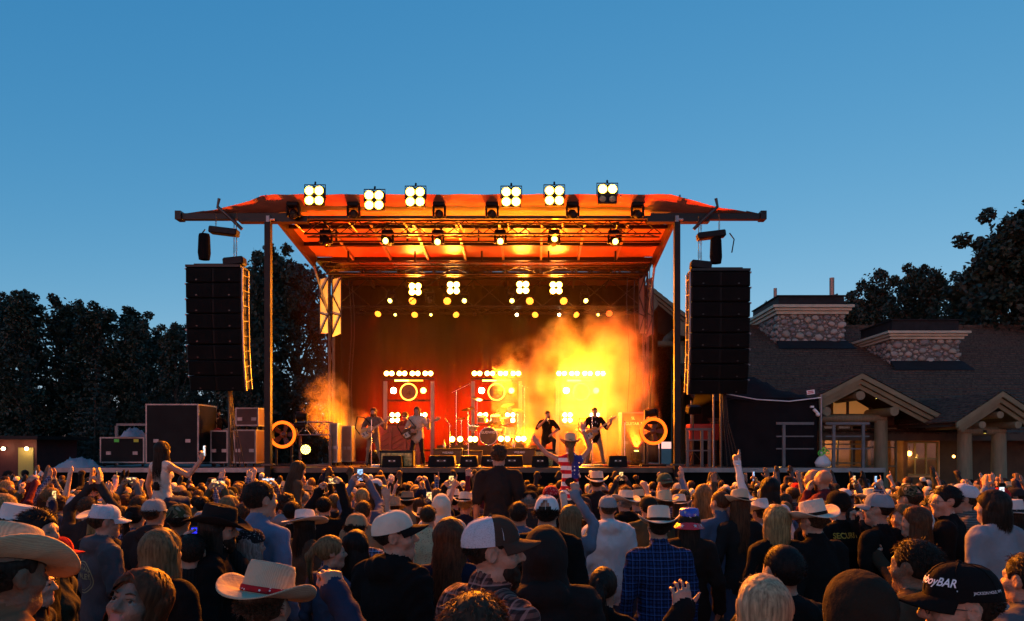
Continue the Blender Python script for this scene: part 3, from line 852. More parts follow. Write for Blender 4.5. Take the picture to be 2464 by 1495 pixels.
# ------------------------------------------------------------------ hanging speaker columns and hoists
grille = mat('speaker_grille', (.005, .0048, .0048), .8, spec=.08, var=.3, vscale=3, bump=.5, bscale=150)
def line_array(px0, px1, side, label, hl):
    Y = 20.4; s = F / Y
    x0, x1 = (px0 - CX) / s, (px1 - CX) / s
    w = x1 - x0; xc = (x0 + x1) / 2
    z1 = CAMZ - (637 - HY) / s if side < 0 else CAMZ - (646 - HY) / s
    root = thing('hanging_speaker_column', label, 'loudspeaker', (xc, Y, 5.5), world=True)
    MB().bbox((x0, Y - .02, z1 - .07), (x1, Y + .6, z1)).bbox((x0 + .2, Y + .1, z1 + .0), (x1 - .2, Y + .2, z1 + .06)).build('fly_frame', pipe_m, root)
    n = 8; h = .455; z = z1 - .08; y = Y; ang = 0
    for k in range(n):
        ang = k * 1.1 if k < 5 else 5.5 + (k - 4) * 2.2
        m = Euler((R(ang), 0, 0)).to_matrix()
        c = Vector((xc, y + .28, z - h / 2))
        b = MB(); b.cbox(c, (w, .55, h - .014), .02, m)
        cab = b.build('speaker_box', black_plastic, root)
        for sx in (-1, 1):
            gcell = MB(); gcell.cbox(c + m @ Vector((sx * w * .25, -.285, 0)), (w * .46, .02, h - .05), .006, m); gcell.build('grille', grille, cab)
            MB().box(c + m @ Vector((sx * w * .3, -.298, -.14)), (.05, .006, .035), m).build('badge', dark_steel, cab)
        inn = side
        rg = MB()
        for dy in (-.2, .22):
            rg.box(c + m @ Vector((-inn * (w / 2 + .03), dy, 0)), (.045, .05, h + .01), m)
        rg.cyl(c + m @ Vector((-inn * (w / 2 + .03), -.2, .02)), c + m @ Vector((-inn * (w / 2 + .03), .22, .05)), .018, n=6)
        rg.box(c + m @ Vector((inn * (w / 2 + .02), -.2, h * .45)), (.05, .06, .05), m)
        rg.build('rigging_arm', grey_steel, cab)
        z -= h * math.cos(R(ang)); y -= -h * math.sin(R(ang))
    # hoist above
    hx = xc - side * .0
    ho = thing('chain_hoist', hl, 'hoist', (hx, Y, z1 + .6), world=True)
    zb = 9.24
    m1 = MB(); m1.cbox((hx + side * .25 * -1, Y + .2, z1 + 1.05), (.85, .3, .2), .03, Euler((0, R(-7 * side), 0)).to_matrix()); m1.build('motor', black_metal, ho)
    bag = MB(); bag.lathe([(.16, 0), (.19, .2), (.17, .7), (.15, .78)], (hx - side * .1 - (0.45 if side < 0 else -.0), Y + .2, z1 + .2), 12, sx=1, sy=.8); bag.build('chain_bag', black_cloth, ho)
    MB().cbox((hx - side * .55, Y + .25, z1 + .14), (.62, .35, .26), .04, Euler((0, R(6 * side), 0)).to_matrix()).build('lower_motor', black_metal, ho)
    ch = MB()
    for dx, za, zb_ in ((0.0, z1 + 1.1, 9.3), (-side * .62, z1 + .25, z1 + 1.6), (-side * .55, z1 + .2, 9.0)):
        zz = za
        while zz < zb_:
            ch.torus((hx + dx, Y + .2, zz), .022, .007, (R(90), 0, R(90) * (int(zz * 40) % 2)), 8, 4); zz += .045
    tag(ch.build('chain', dark_steel, ho), kind='stuff')
    MB().tube([(hx - side * .1, Y + .2, 9.75), (hx - side * .05, Y + .2, 9.5), (hx - side * .5, Y + .25, 9.1), (hx - side * .75, Y + .3, 8.85)], .05, 4).build('bracket', dark_steel, ho)
    MB().tube([(hx + side * .3, Y + .15, z1 + 1.1), (hx + side * .42, Y + .1, z1 + .9), (hx + side * .35, Y + .1, z1 + .5)], .02, 5).build('hose', pipe_m, ho)
    return root
line_array(446, 578, -1, 'tall black hanging speaker column left of the stage', 'chain hoist with bag holding the left speaker column')
line_array(1664, 1806, 1, 'tall black hanging speaker column right of the stage, before the lodge', 'chain hoist with bag holding the right speaker column')
# support posts under the columns
for px, lab in ((552, 'thin dark pole standing under the left speaker column'), (1735, 'thin dark pole with cables under the right speaker column')):
    p = P(px, 1120, 21.6)
    t = thing('cable_pole', lab, 'pole', (p.x, 21.6, DZ - .02), world=True)
    MB().cyl((p.x, 21.6, DZ - .02), (p.x, 21.6, 4.2), .045, n=8).build('pole', dark_steel, t)
    MB().cyl((p.x, 21.6, DZ - .02), (p.x, 21.6, DZ + .02), .18, n=10).build('foot', dark_steel, t)
    for k in range(4):
        MB().tube([(p.x + .03 * k, 21.5, 4.2), (p.x + .06 + .05 * k, 21.5, 3.0), (p.x + .15 + .14 * k, 21.4, DZ + .0)], .016, 5).build('cable', pipe_m, t)

# ------------------------------------------------------------------ right wing: tent, railings
tent_c = mat('tent_cloth', (.009, .0085, .01), .85, spec=.1, var=.3, vscale=2, bump=.5, bscale=4)
tent = thing('black_tent', 'black canopy tent with side walls beside the right speaker column', 'tent', (7.0, 23, DZ - .02), world=True)
x0, x1 = 5.9, 9.35
cm = MB(); cm.smooth = True
n = 10; vs = []
for i in range(n + 1):
    u = i / n; x = x0 + (x1 - x0) * u
    for j in range(n + 1):
        v = j / n; y = 22.2 + 3 * v
        q = max(abs(u - .35) / .65, abs(v - .5) / .5)
        vs.append((x, y, 5.0 - 1.25 * min(1, q) ** .8 - .06 * math.sin(u * 20)))
cm.add(vs, [(i * (n + 1) + j, (i + 1) * (n + 1) + j, (i + 1) * (n + 1) + j + 1, i * (n + 1) + j + 1) for i in range(n) for j in range(n)])
cm.build('canopy', tent_c, tent)
for (a, b, s) in (((x0 + .35, 22.25), (x1 - .02, 22.25), 1), ((x1, 22.25), (x1, 25.2), 2), ((x0, 25.2), (x1, 25.2), 3)):
    w = MB(); w.smooth = True; w.add(*cloth_sheet(a, b, DZ - .01, 3.85, .05, 7, s)); w.build('side_wall', tent_c, tent)
for x, y in ((x1 + .05, 22.15), (x0, 22.15), (x1 + .05, 25.25), (x0, 25.25)):
    MB().cyl((x, y, DZ - .02), (x, y, 3.95), .03, n=7).build('pole', grey_steel, tent)
MB().tube([(x0 + .2, 22.13, 4.0), (x0 + 1.4, 22.12, 3.78), (x1 - 1, 22.12, 3.72), (x1 + .03, 22.12, 3.84)], .018, 5).build('guy_rope', white_paint, tent)
lb = MB(); lb.box((x1 - .28, 22.17, 4.02), (.26, .01, .14), Euler((0, R(-8), 0)).to_matrix()); lb.build('sewn_label', white_paint, tent)
for k in range(2):
    MB().box((x1 - .29, 22.163, 4.045 - k * .05), (.18 if k == 0 else .2, .006, .028), Euler((0, R(-8), 0)).to_matrix()).build('label_print', mat('label_red', (.5, .04, .03), .6), tent)
def railing(x0, x1, posts, y, label, z=DZ - .02, h=1.4):
    t = thing('railing', label, 'railing', ((x0 + x1) / 2, y, z), 'steel railings on the stage wings', world=True)
    for zz, th in ((z + h, .08), (z + h * .71, .04), (z + h * .43, .04)):
        MB().bbox((x0, y - th / 3, zz - th / 2), (x1, y + th / 3, zz + th / 2)).build('rail', rail_m, t)
    for x in posts:
        MB().bbox((x - .045, y - .028, z), (x + .045, y + .035, z + h - .045)).build('post', rail_m, t)
rail_m = mat('rail_steel', (.12, .12, .125), .5, .5, var=.2)
k = 21.45 / F
railing((1868 - CX) * k, (1958 - CX) * k, [(1886 - CX) * k], 21.45, 'grey steel railing against the black tent wall')
railing((1987 - CX) * k, (2092 - CX) * k, [(2006 - CX) * k, (2077 - CX) * k], 21.45, 'grey steel railing in front of the lodge porch window')
railing((2040 - CX) * k * 1.15, (2105 - CX) * k * 1.15, [(2052 - CX) * k * 1.15, (2096 - CX) * k * 1.15], 24.6, 'farther steel railing at the back of the right wing')
railing((1650 - CX) * k * 1.06, (1720 - CX) * k * 1.06, [(1655 - CX) * k * 1.06, (1690 - CX) * k * 1.06, (1708 - CX) * k * 1.06], 22.8, 'steel railing at the inner end of the right wing', h=1.25)
railing(-14.75, -13.4, [-14.75, -13.4], 24.2, 'dark railing at the outer end of the left wing', h=1.45)
# strengths of the stage lamps (watts)
FRONT_E, MID_E, POD_E, POD_R, HEAD_E, PAR_E, RED_E, SMALL_E = 7000, 800, 2000, 9500, 150, 60, 900, 400
HAZE_D, SMOKE_D = 0.0009, 0.32
UP_E, LEFT_E = 5600, 5200
# ------------------------------------------------------------------ stage lights
def text_mesh(body, size, mt, depth=.004, bold=False, shear=0.0):
    cu = bpy.data.curves.new('t', 'FONT'); cu.body = body; cu.size = size; cu.align_x = 'CENTER'; cu.align_y = 'CENTER'
    cu.extrude = depth; cu.shear = shear
    if bold: cu.offset = size * .018
    o = bpy.data.objects.new('t', cu); COL.objects.link(o)
    bpy.context.view_layer.update()
    me = bpy.data.meshes.new_from_object(o.evaluated_get(bpy.context.evaluated_depsgraph_get()))
    bpy.data.objects.remove(o); bpy.data.curves.remove(cu)
    me.materials.clear(); me.materials.append(mt)
    return me
def put_text(name, body, size, mt, loc, rot, parent, bold=False, shear=0.0):
    o = obj(name, text_mesh(body, size, mt, bold=bold, shear=shear), parent)
    off = Vector(OFF.get(parent.name, (0, 0, 0)))
    o.location = Vector(loc) - off; o.rotation_euler = rot
    return o
FACE = Euler((R(90), 0, 0)).to_matrix()          # disc normal towards the audience (-y)

def blinder(px, py, Y, label, group, lit=4, s=.28, r=.098, e=900, tilt=12, spot=130):
    p = P(px, py, Y)
    t = thing('blinder_light', label, 'stage light', p, group, world=True)
    m = Euler((R(90 - tilt), 0, 0)).to_matrix()
    MB().cbox(p + Vector((0, .09, 0)), (s * 2.05, .16, s * 2.05), .02).build('housing', black_metal, t)
    br = MB(); w = s * 1.12
    br.tube([p + Vector((-w, .08, -.05)), p + Vector((-w, .08, s * 1.25)), p + Vector((w, .08, s * 1.25)), p + Vector((w, .08, -.05))], .018, 5)
    br.cyl(p + Vector((0, .08, s * 1.25)), p + Vector((0, .12, s * 1.6)), .03, n=6)
    br.build('bracket', black_metal, t)
    MB().tube([p + Vector((-s * .7, .15, s)), p + Vector((-s * .5, .15, s * 1.35)), p + Vector((0, .15, s * 1.15)), p + Vector((s * .5, .15, s * 1.4)), p + Vector((s * .8, .15, s * .9))], .012, 5).build('cable', pipe_m, t)
    k = 0
    for dz in (1, -1):
        for dx in (-1, 1):
            c = p + Vector((dx * s * .52, -.005, dz * s * .52))
            on = k < lit; k += 1
            lens = MB(); lens.lathe([(.001, .022), (r * .6, .016), (r, -.004)], c, 18, FACE)
            lo = lens.build('lens', lamp_white if on else mat('lens_off', (.25, .2, .1), .25), t)
            MB().lathe([(r * 1.0, -.002), (r * 1.38, .008)], c, 18, FACE).build('bloom_ring', amber_glow if on else black_metal, lo)  # emissive ring round each lit lens imitates bloom
    lamp('blinder_beam', 'SPOT', p + Vector((0, -.2, 0)), p + Vector((0, -10, -3.2)), e * lit / 4, (1.0, .23, .003), spot=spot, blend=.5, parent=t, soft=.25)
    return t
gB = 'four-lamp blinders along the front of the stage roof'
ordn = ['first', 'second', 'third', 'fourth', 'fifth', 'sixth']
for i, (px, py, lit) in enumerate(((756, 471, 4), (900, 482, 4), (999, 474, 4), (1230, 474, 4), (1334, 471, 4), (1462, 467, 2))):
    blinder(px, py, 20.35, f'{ordn[i]} blinder from the left on the roof front, ' + ('only its two upper lamps lit' if lit == 2 else 'four lamps lit'), gB, lit, e=FRONT_E)
gM = 'four-lamp blinders on the rear truss'
for i, (px, py) in enumerate(((999, 696), (1091, 693), (1258, 692), (1338, 693))):
    blinder(px, py, 26.7, f'{ordn[i]} blinder from the left on the rear truss, under the roof', gM, 4, .235, .09, e=MID_E, tilt=20)

def moving_head(px, py, Y, label, group, aim=(0, -.4, -1), on=None, size=.45, up=False, e=0, col=AMBER, spot=25):
    p = P(px, py, Y) if not isinstance(px, Vector) else px
    t = thing('moving_head_light', label, 'stage light', p, group, world=True)
    u = -1 if up else 1; h = size
    MB().cbox(p + Vector((0, 0, u * h * .62)), (h * .8, h * .55, h * .3), .03).build('base', black_plastic, t)
    y = MB()
    for s in (-1, 1):
        y.cbox(p + Vector((s * h * .38, 0, u * h * .18)), (h * .13, h * .3, h * .72), .02)
    y.cbox(p + Vector((0, 0, u * h * .5)), (h * .7, h * .3, h * .1), .02)
    y.build('yoke', black_plastic, t)
    d = Vector(aim).normalized(); m = d.to_track_quat('Z', 'Y').to_matrix()
    hd = MB(); hd.lathe([(.001, -h * .42), (h * .2, -h * .42), (h * .27, -h * .3), (h * .29, 0), (h * .25, h * .34), (h * .23, h * .36)], p, 14, m)
    ho = hd.build('head', black_plastic, t)
    MB().lathe([(.001, h * .35), (h * .12, h * .35), (h * .21, h * .325)], p, 16, m).build('lens', on or mat('lens_dark', (.02, .02, .02), .1), ho)
    if not up:
        cl = MB(); cl.cyl(p + Vector((-.1, 0, h * .75)), p + Vector((-.1, 0, h * 1.05)), .02).cyl(p + Vector((.1, 0, h * .75)), p + Vector((.1, 0, h * 1.05)), .02)
        cl.build('clamp', pipe_m, t)
    if e:
        lamp('beam', 'SPOT', p + d * h * .5, p + d * 10, e, col, spot=spot, blend=.35, parent=t, soft=.06)
    return t
g = 'unlit moving heads hanging along the roof front'
for i, px in enumerate((706, 851, 1057, 1184, 1378, 1534)):
    moving_head(px, 516, 20.75, f'{ordn[i]} from the left of the dark moving heads along the roof front', g, (.25, -1, -.5), None, .46)
g = 'moving heads hanging in the second row under the roof'
for i, (px, on, aim) in enumerate(((785, None, (.4, -.5, -1)), (933, 1, (-.3, -1, -.2)), (1054, 1, (0, -1, -.45)), (1204, 1, (.05, -1, -.3)), (1333, 1, (.1, -1, .2)), (1477, 1, (.25, -1, -.35)))):
    moving_head(px, 581, 22.2, f'{ordn[i]} from the left in the second row of moving heads, ' + ('lens lit yellow' if on else 'unlit'), g, aim, lamp_yellow if on else None, .46, e=HEAD_E if on else 0)
g = 'moving heads on the rear truss'
for i, (px, on) in enumerate(((942, 1), (1035, None), (1118, 1), (1231, 1), (1407, 1))):
    moving_head(px, 722, 26.8, f'{ordn[i]} moving head from the left below the rear truss', g, (.15 * (i - 2), -1, -.5), lamp_yellow if on else None, .42)

def par(px, py, Y, label, group, lens, aim=(0, -1, -.45), r=.13, e=0, col=DEEP, spot=45):
    p = P(px, py, Y)
    t = thing('par_light', label, 'stage light', p, group, world=True)
    d = Vector(aim).normalized(); m = d.to_track_quat('Z', 'Y').to_matrix()
    MB().lathe([(.001, -.2), (r * .6, -.2), (r * 1.05, -.08), (r * 1.12, .03), (r * 1.05, .04)], p, 14, m).build('can', black_metal, t)
    MB().tube([p + m @ Vector((-r * 1.2, 0, -.05)), p + Vector((-r * 1.2, .05, .22)), p + Vector((r * 1.2, .05, .22)), p + m @ Vector((r * 1.2, 0, -.05))], .012, 5).build('yoke', black_metal, t)
    le = MB().disc(p + d * .03, r, m, 18).build('lens', mat('lens_off', (.25, .2, .1), .25), t)
    for k in range(19):                      # LED cells
        if k == 0: a, q = 0, 0
        elif k < 7: a, q = k * 1.0472, .42
        else: a, q = k * .5236, .8
        MB().disc(p + d * .034 + m @ Vector((math.cos(a) * q * r, math.sin(a) * q * r, 0)), r * .19, m, 7).build('led', lens, le)
    if e: lamp('par_beam', 'SPOT', p + d * .08, p + d * 5, e, col, spot=spot, blend=.5, parent=t, soft=.1)
    return t
g = 'amber par lights under the rear truss'
for i, px in enumerate((993, 1076, 1275, 1356)):
    par(px, 724, 26.9, f'{ordn[i]} amber par light from the left under the rear truss', g, lamp_orange, ((i % 2) * .3 - .1, -1, -.6), .15, e=PAR_E)
g = 'red par lights on the lowest rear bar'
for i, (px, py) in enumerate(((910, 755), (998, 757), (1097, 757), (1288, 757), (1386, 757), (1466, 754))):
    par(px, py, 27.9, f'{ordn[i]} red par light from the left on the lowest rear bar', g, lamp_orange if i != 5 else lamp_red, ((-.1, .05, .5, -.2, .6, -.1)[i], -1, -.75), .13, e=RED_E * (2 if i == 5 else 1), col=(1, .04, .005), spot=40)
g = 'small profile lights on the lowest rear bar'
for i, (px, on) in enumerate(((951, lamp_yellow), (1038, lamp_yellow), (1143, None), (1243, lamp_white), (1346, lamp_white), (1441, lamp_yellow))):
    moving_head(px, 757, 27.9, f'{ordn[i]} small profile light from the left on the lowest rear bar', g, ((.2, -.1, -.15, .1, -.1, -.5)[i], -1, -.35), on, .26, e=SMALL_E if on is lamp_white else 0, col=(1, .8, .12), spot=16)

# ------------------------------------------------------------------ floor light pods
def make_pod():
    t = thing('light_pod', 'x', 'stage light', (0, 0, 0))
    fr = MB()
    for x in (-.92, .92):
        MB().bbox((x - .07, -.05, 0), (x + .07, .05, 3.2)).build('post', mat('pod_post', (.35, .3, .22), .6), t)
        MB().bbox((x - .25, -.35, 0), (x + .25, .35, .05)).build('foot', black_metal, t)
    for z in (.5, 1.5, 2.45, 3.3):
        MB().bbox((-1.0, .02, z - .03), (1.0, .08, z + .03)).build('cross_bar', black_metal, t)
    for k in range(8):                       # top row of eight lamps, in pairs
        x = (-.865, -.655, -.365, -.155, .145, .355, .645, .855)[k]
        c = Vector((x, -.06, 3.5))
        hs = MB().cbox(c + Vector((0, .1, 0)), (.19, .16, .2), .02).build('lamp_housing', black_metal, t)
        MB().lathe([(.001, .02), (.045, .014), (.072, -.004)], c, 16, FACE).build('lens', lamp_white, hs)
        MB().lathe([(.072, -.004), (.098, .004)], c, 16, FACE).build('bloom_ring', amber_glow, hs)  # glowing ring added as bloom round the top lamps
    MB().bbox((-.55, -.05, 3.2), (.0, .0, 3.25)).build('led_strip', lamp_yellow, t)
    MB().bbox((.0, -.05, 3.2), (.55, .0, 3.25)).build('led_strip', lamp_orange, t)
    rg = MB().torus((0, -.08, 2.78), .32, .024, FACE, 40, 8).build('glow_ring', ring_glow, t)
    MB().lathe([(.001, -.06), (.07, -.06), (.09, -.1), (.3, 0)], (0, -.06, 2.78), 28, FACE).build('speaker_cone', mat('cone_dark', (.10, .03, .02), .6, bump=.3, bscale=12), t)
    for s in (-1, 1):
        c = Vector((s * .58, -.1, 2.83))
        pc = MB().lathe([(.001, -.22), (.08, -.2), (.13, -.05), (.13, .0)], c, 14, FACE).build('par_can', black_metal, t)
        MB().disc(c + Vector((0, -.004, 0)), .115, FACE, 18).build('lens', lamp_white if s < 0 else lamp_yellow, pc)
        for dz in (0, 1):
            for dx in (0, 1):
                q = Vector((s * .53 + (dx - .5) * .21, -.08, 1.78 + (dz - .5) * .21))
                hs = MB().cbox(q + Vector((0, .08, 0)), (.19, .14, .19), .015).build('lamp_housing', black_metal, t)
                MB().lathe([(.001, .016), (.045, .012), (.07, -.004)], q, 14, FACE).build('lens', lamp_white, hs)
                MB().lathe([(.07, -.004), (.097, .004)], q, 14, FACE).build('bloom_ring', amber_glow, hs)  # same painted bloom round the four-lamp cells
    MB().bbox((-.2, -.05, 1.3), (.2, 0, 1.33)).build('led_strip', amber_glow, t)
    return t
pod = make_pod()
gP = 'tall light pods with glowing rings at the back of the stage'
for i, (px, lab) in enumerate(((984, 'light pod with glowing ring behind the bass player'), (1195, 'light pod with glowing ring behind the drummer'), (1398, 'light pod veiled by bright smoke, behind the right guitarist'))):
    o = pod if i == 0 else copy_tree(pod)
    x = (px - CX) / F * 26.6
    o.location = (x, 26.6, DZ); tag(o, lab, 'stage light', gP)
    lamp('pod_beam', 'SPOT', (0, -.3, 3.5), (0, -10, 2.2), POD_E, AMBER, spot=150, blend=.6, parent=o, soft=.4)
    lamp('pod_low_beam', 'SPOT', (0, -.35, 1.8), (0, -10, 1.0), POD_E * .5, AMBER, spot=140, blend=.6, parent=o, soft=.3)
    lamp('pod_back_glow', 'SPOT', (0, .6, 1.9), (0, 5, 1.6), POD_R, (1, .02, .001), spot=145, blend=.9, parent=o, soft=.3)

# floor lamps on the drum riser
for i, (px, py) in enumerate(((1088, 1058), (1107, 1058), (1132, 1058), (1143, 1058), (1205, 1057), (1221, 1057), (1247, 1057), (1260, 1057))):
    p = P(px, py - 1, 25.35)
    t = thing('floor_lamp', f'{["first", "second", "third", "fourth", "fifth", "sixth", "seventh", "eighth"][i]} round lamp from the left on the drum riser edge', 'stage light', (p.x, p.y, 2.3), 'round lamps on the drum riser', world=True)
    MB().cbox(p + Vector((0, .1, 0)), (.22, .15, .24), .02).build('housing', black_metal, t)
    MB().lathe([(.001, .02), (.05, .014), (.08, -.004)], p + Vector((0, .02, 0)), 16, FACE).build('lens', lamp_white, t)
    MB().lathe([(.08, -.004), (.108, .004)], p + Vector((0, .02, 0)), 16, FACE).build('bloom_ring', amber_glow, t)  # amber ring glows in place of bloom on the floor lamp
    MB().bbox((p.x - .1, p.y + .02, 2.3), (p.x + .1, p.y + .18, p.z - .11)).build('foot', black_metal, t)
for s, px in ((0, 1115), (1, 1235)):
    p = P(px, 1055, 25.2); lamp('riser_beam', 'SPOT', p, p + Vector((0, -10, 2)), POD_E * .45, AMBER, spot=140, blend=.6, soft=.25)

# big glowing fan rings on the corners
def ring_fan(px, py, Y, label, mirror, stand_h):
    p = P(px, py, Y)
    t = thing('ring_fan', label, 'stage fan', (p.x, p.y, DZ), 'big round fans with glowing rims at the stage corners', world=True)
    MB().torus(p + Vector((0, -.06, 0)), .40, .05, FACE, 56, 10).build('glowing_rim', ring_red, t)
    MB().lathe([(.37, -.2), (.385, .03), (.43, .03), (.44, -.2)], p, 40, FACE).build('shroud', black_plastic, t)
    MB().lathe([(.001, .02), (.1, .01), (.11, -.05)], p, 18, FACE).build('hub', dark_steel, t)
    for k in range(5):
        a = k * 2 * math.pi / 5
        m = FACE @ Euler((0, 0, a)).to_matrix() @ Euler((R(28), 0, 0)).to_matrix()
        MB().prism([(.09, -.05), (.36, -.12), (.36, .09), (.09, .05)], .012, p + Vector((0, .08, 0)), FACE @ Euler((0, 0, a)).to_matrix() @ Euler((R(70), 0, 0)).to_matrix()).build('blade', mat('fan_blade', (.02, .008, .006), .5), t)
    for s in (-1, 1):
        MB().box((p.x + s * .25, p.y + .1, (DZ + p.z - .35) / 2), (.06, .06, p.z - .35 - DZ)).build('leg', black_metal, t)
    MB().box((p.x, p.y + .1, DZ + .04), (.8, .5, .07)).build('base', black_metal, t)
    lamp('rim_light', 'POINT', p + Vector((0, -.35, 0)), None, 1.2, (1, .05, .003), parent=t, soft=.3)
    return p
pl = ring_fan(681, 1046, 22.4, 'glowing round fan at the left corner of the stage', 1, 1)
pr = ring_fan(1572, 1038, 22.4, 'glowing round fan at the right corner of the stage', -1, 1)
for (p, s, lab) in ((pl, 1, 'follow-spot style lamp lying on the truss right of the left ring fan'), (pr, -1, 'round effect lamp on top of the right ring fan')):
    q = Vector((p.x + (.55 if s > 0 else -.05), 22.5, p.z + .62))
    moving_head(q, 0, 0, lab, 'effect lamps beside the ring fans', (s * -.9 if s > 0 else .7, -.5, .05), None, .5, up=True)
sb = truss((pl.x + .45, 22.6, 2.85), (pl.x + 1.55, 22.6, 2.85), .3, .42, .022, .28, None, grey_steel, 'short_truss')
tag(sb, 'short silver truss section carrying lamps at the left stage corner', 'truss')
st = MB()
for x in (pl.x + .5, pl.x + 1.5): st.box((x, 22.6, (DZ + 2.64) / 2), (.07, .07, 2.64 - DZ))
for x in (pl.x + .5, pl.x + 1.5):
    MB().box((x, 22.6, (DZ + 2.62) / 2), (.07, .07, 2.6 - DZ)).build('leg', dark_steel, sb)
par(735, 1082, 22.3, 'yellow-lit par light under the short truss at the left stage corner', None, lamp_yellow, (.5, -1, 0), .16)

# moving heads standing on the deck, throwing red and amber light into the roof
g = 'moving heads on the deck aimed into the roof'
for i, (x, y, col, e) in enumerate(((-5.6, 24.6, (1, .04, .0015), UP_E * 1.8), (-3.0, 25.2, (1, .06, .002), UP_E), (-.2, 25.0, (1, .10, .003), UP_E * 1.4), (2.0, 24.8, (1, .10, .003), UP_E * 1.3), (3.7, 24.2, (1, .04, .0015), UP_E * 1.7))):
    moving_head(Vector((x, y, DZ + .36)), 0, 0, f'{ordn[i]} from the left of the moving heads standing on the deck', g, (0.02, -.26, 1), lamp_yellow, .42, up=True, e=e, col=col, spot=62)
q = P(835, 1012, 24.8)
moving_head(Vector((q.x, q.y, DZ + .36)), 0, 0, 'bright moving head inside the smoke at the left stage edge', None, (-.4, -.1, .8), lamp_white, .42, up=True, e=LEFT_E * .8, col=(1, .18, .003), spot=70)
q = P(1495, 1000, 25.6)
moving_head(Vector((q.x, q.y, DZ + .36)), 0, 0, 'bright moving head inside the smoke at the right stage edge', None, (.45, -.5, .6), lamp_white, .42, up=True, e=LEFT_E, col=AMBER, spot=70)

moving_head(Vector((-5.3, 22.9, DZ + .36)), 0, 0, 'moving head added on the deck to light the left tower panel', None, (-2.4, 3.0, 5.7), lamp_yellow, .42, up=True, e=3500, col=(1, .42, .02), spot=16)  # added lamp, put here only to light the tower fabric
# ------------------------------------------------------------------ stage gear
tolex = mat('black_tolex', (.014, .013, .012), .7, var=.3, bump=.4, bscale=120, spec=.3)
amp_cloth = mat('amp_cloth', (.05, .04, .03), .85, bump=.5, bscale=160)
chrome = mat('chrome', (.75, .73, .7), .18, 1.0)
brass = mat('cymbal_brass', (.75, .5, .15), .28, 1.0, bump=.1, bscale=60)
shell_m = mat('drum_shell', (.55, .42, .2), .3, .5, var=.3, vscale=9)
skin_m = mat('drum_head', (.75, .72, .65), .6)
print_w = mat('pale_print', (.8, .76, .66), .6)
gold_spk = mat('gold_speckle', (.42, .32, .1), .5, .4, var=.8, vscale=14, bump=.4, bscale=40)
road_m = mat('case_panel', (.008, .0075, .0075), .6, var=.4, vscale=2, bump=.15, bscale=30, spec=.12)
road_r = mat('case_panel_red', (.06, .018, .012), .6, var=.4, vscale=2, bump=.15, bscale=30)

def road_case(lo, hi, label, panel=None, latch=True, group=None):
    lo, hi = Vector(lo), Vector(hi); c = (lo + hi) / 2; s = hi - lo
    t = thing('road_case', label, 'road case', (c.x, c.y, lo.z), group, world=True)
    cast = .12
    MB().bbox(lo + Vector((.012, .012, cast)), hi - Vector((.012, .012, .012))).build('body', panel or road_m, t)
    e = MB(); w = .045
    for x in (lo.x, hi.x):
        for y in (lo.y, hi.y): e.box((x + (w / 2 if x == lo.x else -w / 2), y + (w / 2 if y == lo.y else -w / 2), (lo.z + cast + hi.z) / 2), (w, w, s.z - cast))
    for z in (lo.z + cast, hi.z):
        zz = z + (w / 2 if z != hi.z else -w / 2) 
        for y in (lo.y, hi.y): e.box((c.x, y + (w / 2 + .003 if y == lo.y else -w / 2 - .003), zz), (s.x - 2 * w, w, w))
        for x in (lo.x, hi.x): e.box((x + (w / 2 + .003 if x == lo.x else -w / 2 - .003), c.y, zz), (w, s.y - 2 * w, w))
    e.build('edge_trim', mat('case_trim', (.2, .2, .2), .45, .7, var=.3), t)
    for x in (lo.x, hi.x):
        for y in (lo.y, hi.y):
            MB().cyl((x + (.1 if x == lo.x else -.1) - .02, y + (.1 if y == lo.y else -.1), lo.z + .06), (x + (.1 if x == lo.x else -.1) + .02, y + (.1 if y == lo.y else -.1), lo.z + .06), .06, n=10).build('castor', black_metal, t)
    if latch:
        for fx in (.2, .8):
            MB().box((lo.x + s.x * fx, lo.y - .004, lo.z + cast + (s.z - cast) * .38), (.16, .02, .11)).build('latch', grey_steel, t)
    return t
def at_px(px0, px1, py0, py1, Y, depth):
    a, b = P(px0, py1, Y), P(px1, py0, Y)
    return (a.x, Y, max(a.z, DZ - .01)), (b.x, Y + depth, b.z)
WZ = DZ - .02
lo, hi = at_px(350, 478, 972, 1130, 22.2, 1.3); lo = (lo[0], lo[1], WZ); road_case(lo, hi, 'largest black road case on the left wing, taller than the rest')
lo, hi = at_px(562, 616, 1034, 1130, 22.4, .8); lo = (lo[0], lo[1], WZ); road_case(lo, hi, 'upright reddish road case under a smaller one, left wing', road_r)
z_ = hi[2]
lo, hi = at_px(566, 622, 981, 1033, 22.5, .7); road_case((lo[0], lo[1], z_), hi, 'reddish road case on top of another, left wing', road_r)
lo, hi = at_px(506, 548, 1036, 1130, 22.7, .8); lo = (lo[0], lo[1], WZ); road_case(lo, hi, 'narrow dark road case between the largest case and the pole')
lo, hi = at_px(240, 347, 1052, 1130, 22.9, .8); lo = (lo[0], lo[1], WZ); rc = road_case(lo, hi, 'long low black road case with green tape under white sheeting')
zc = hi[2]
for px, m_ in ((280, mat('green_tape', (.1, .6, .05), .6)), (327, mat('yellow_tape', (.5, .5, .03), .6))):
    p = P(px, 1058, 22.88); MB().box((p.x, 22.893, zc - .12), (.16, .012, .1)).build('tape', m_, rc)
lo, hi = at_px(1495, 1552, 992, 1112, 24.4, .9); lo = (lo[0], lo[1], DZ + .001)
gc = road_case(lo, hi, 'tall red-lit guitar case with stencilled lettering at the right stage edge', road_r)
put_text('stencil', 'SL', .14, print_w, ((lo[0] + hi[0]) / 2, 24.385, hi[2] - .22), (R(90), 0, 0), gc)
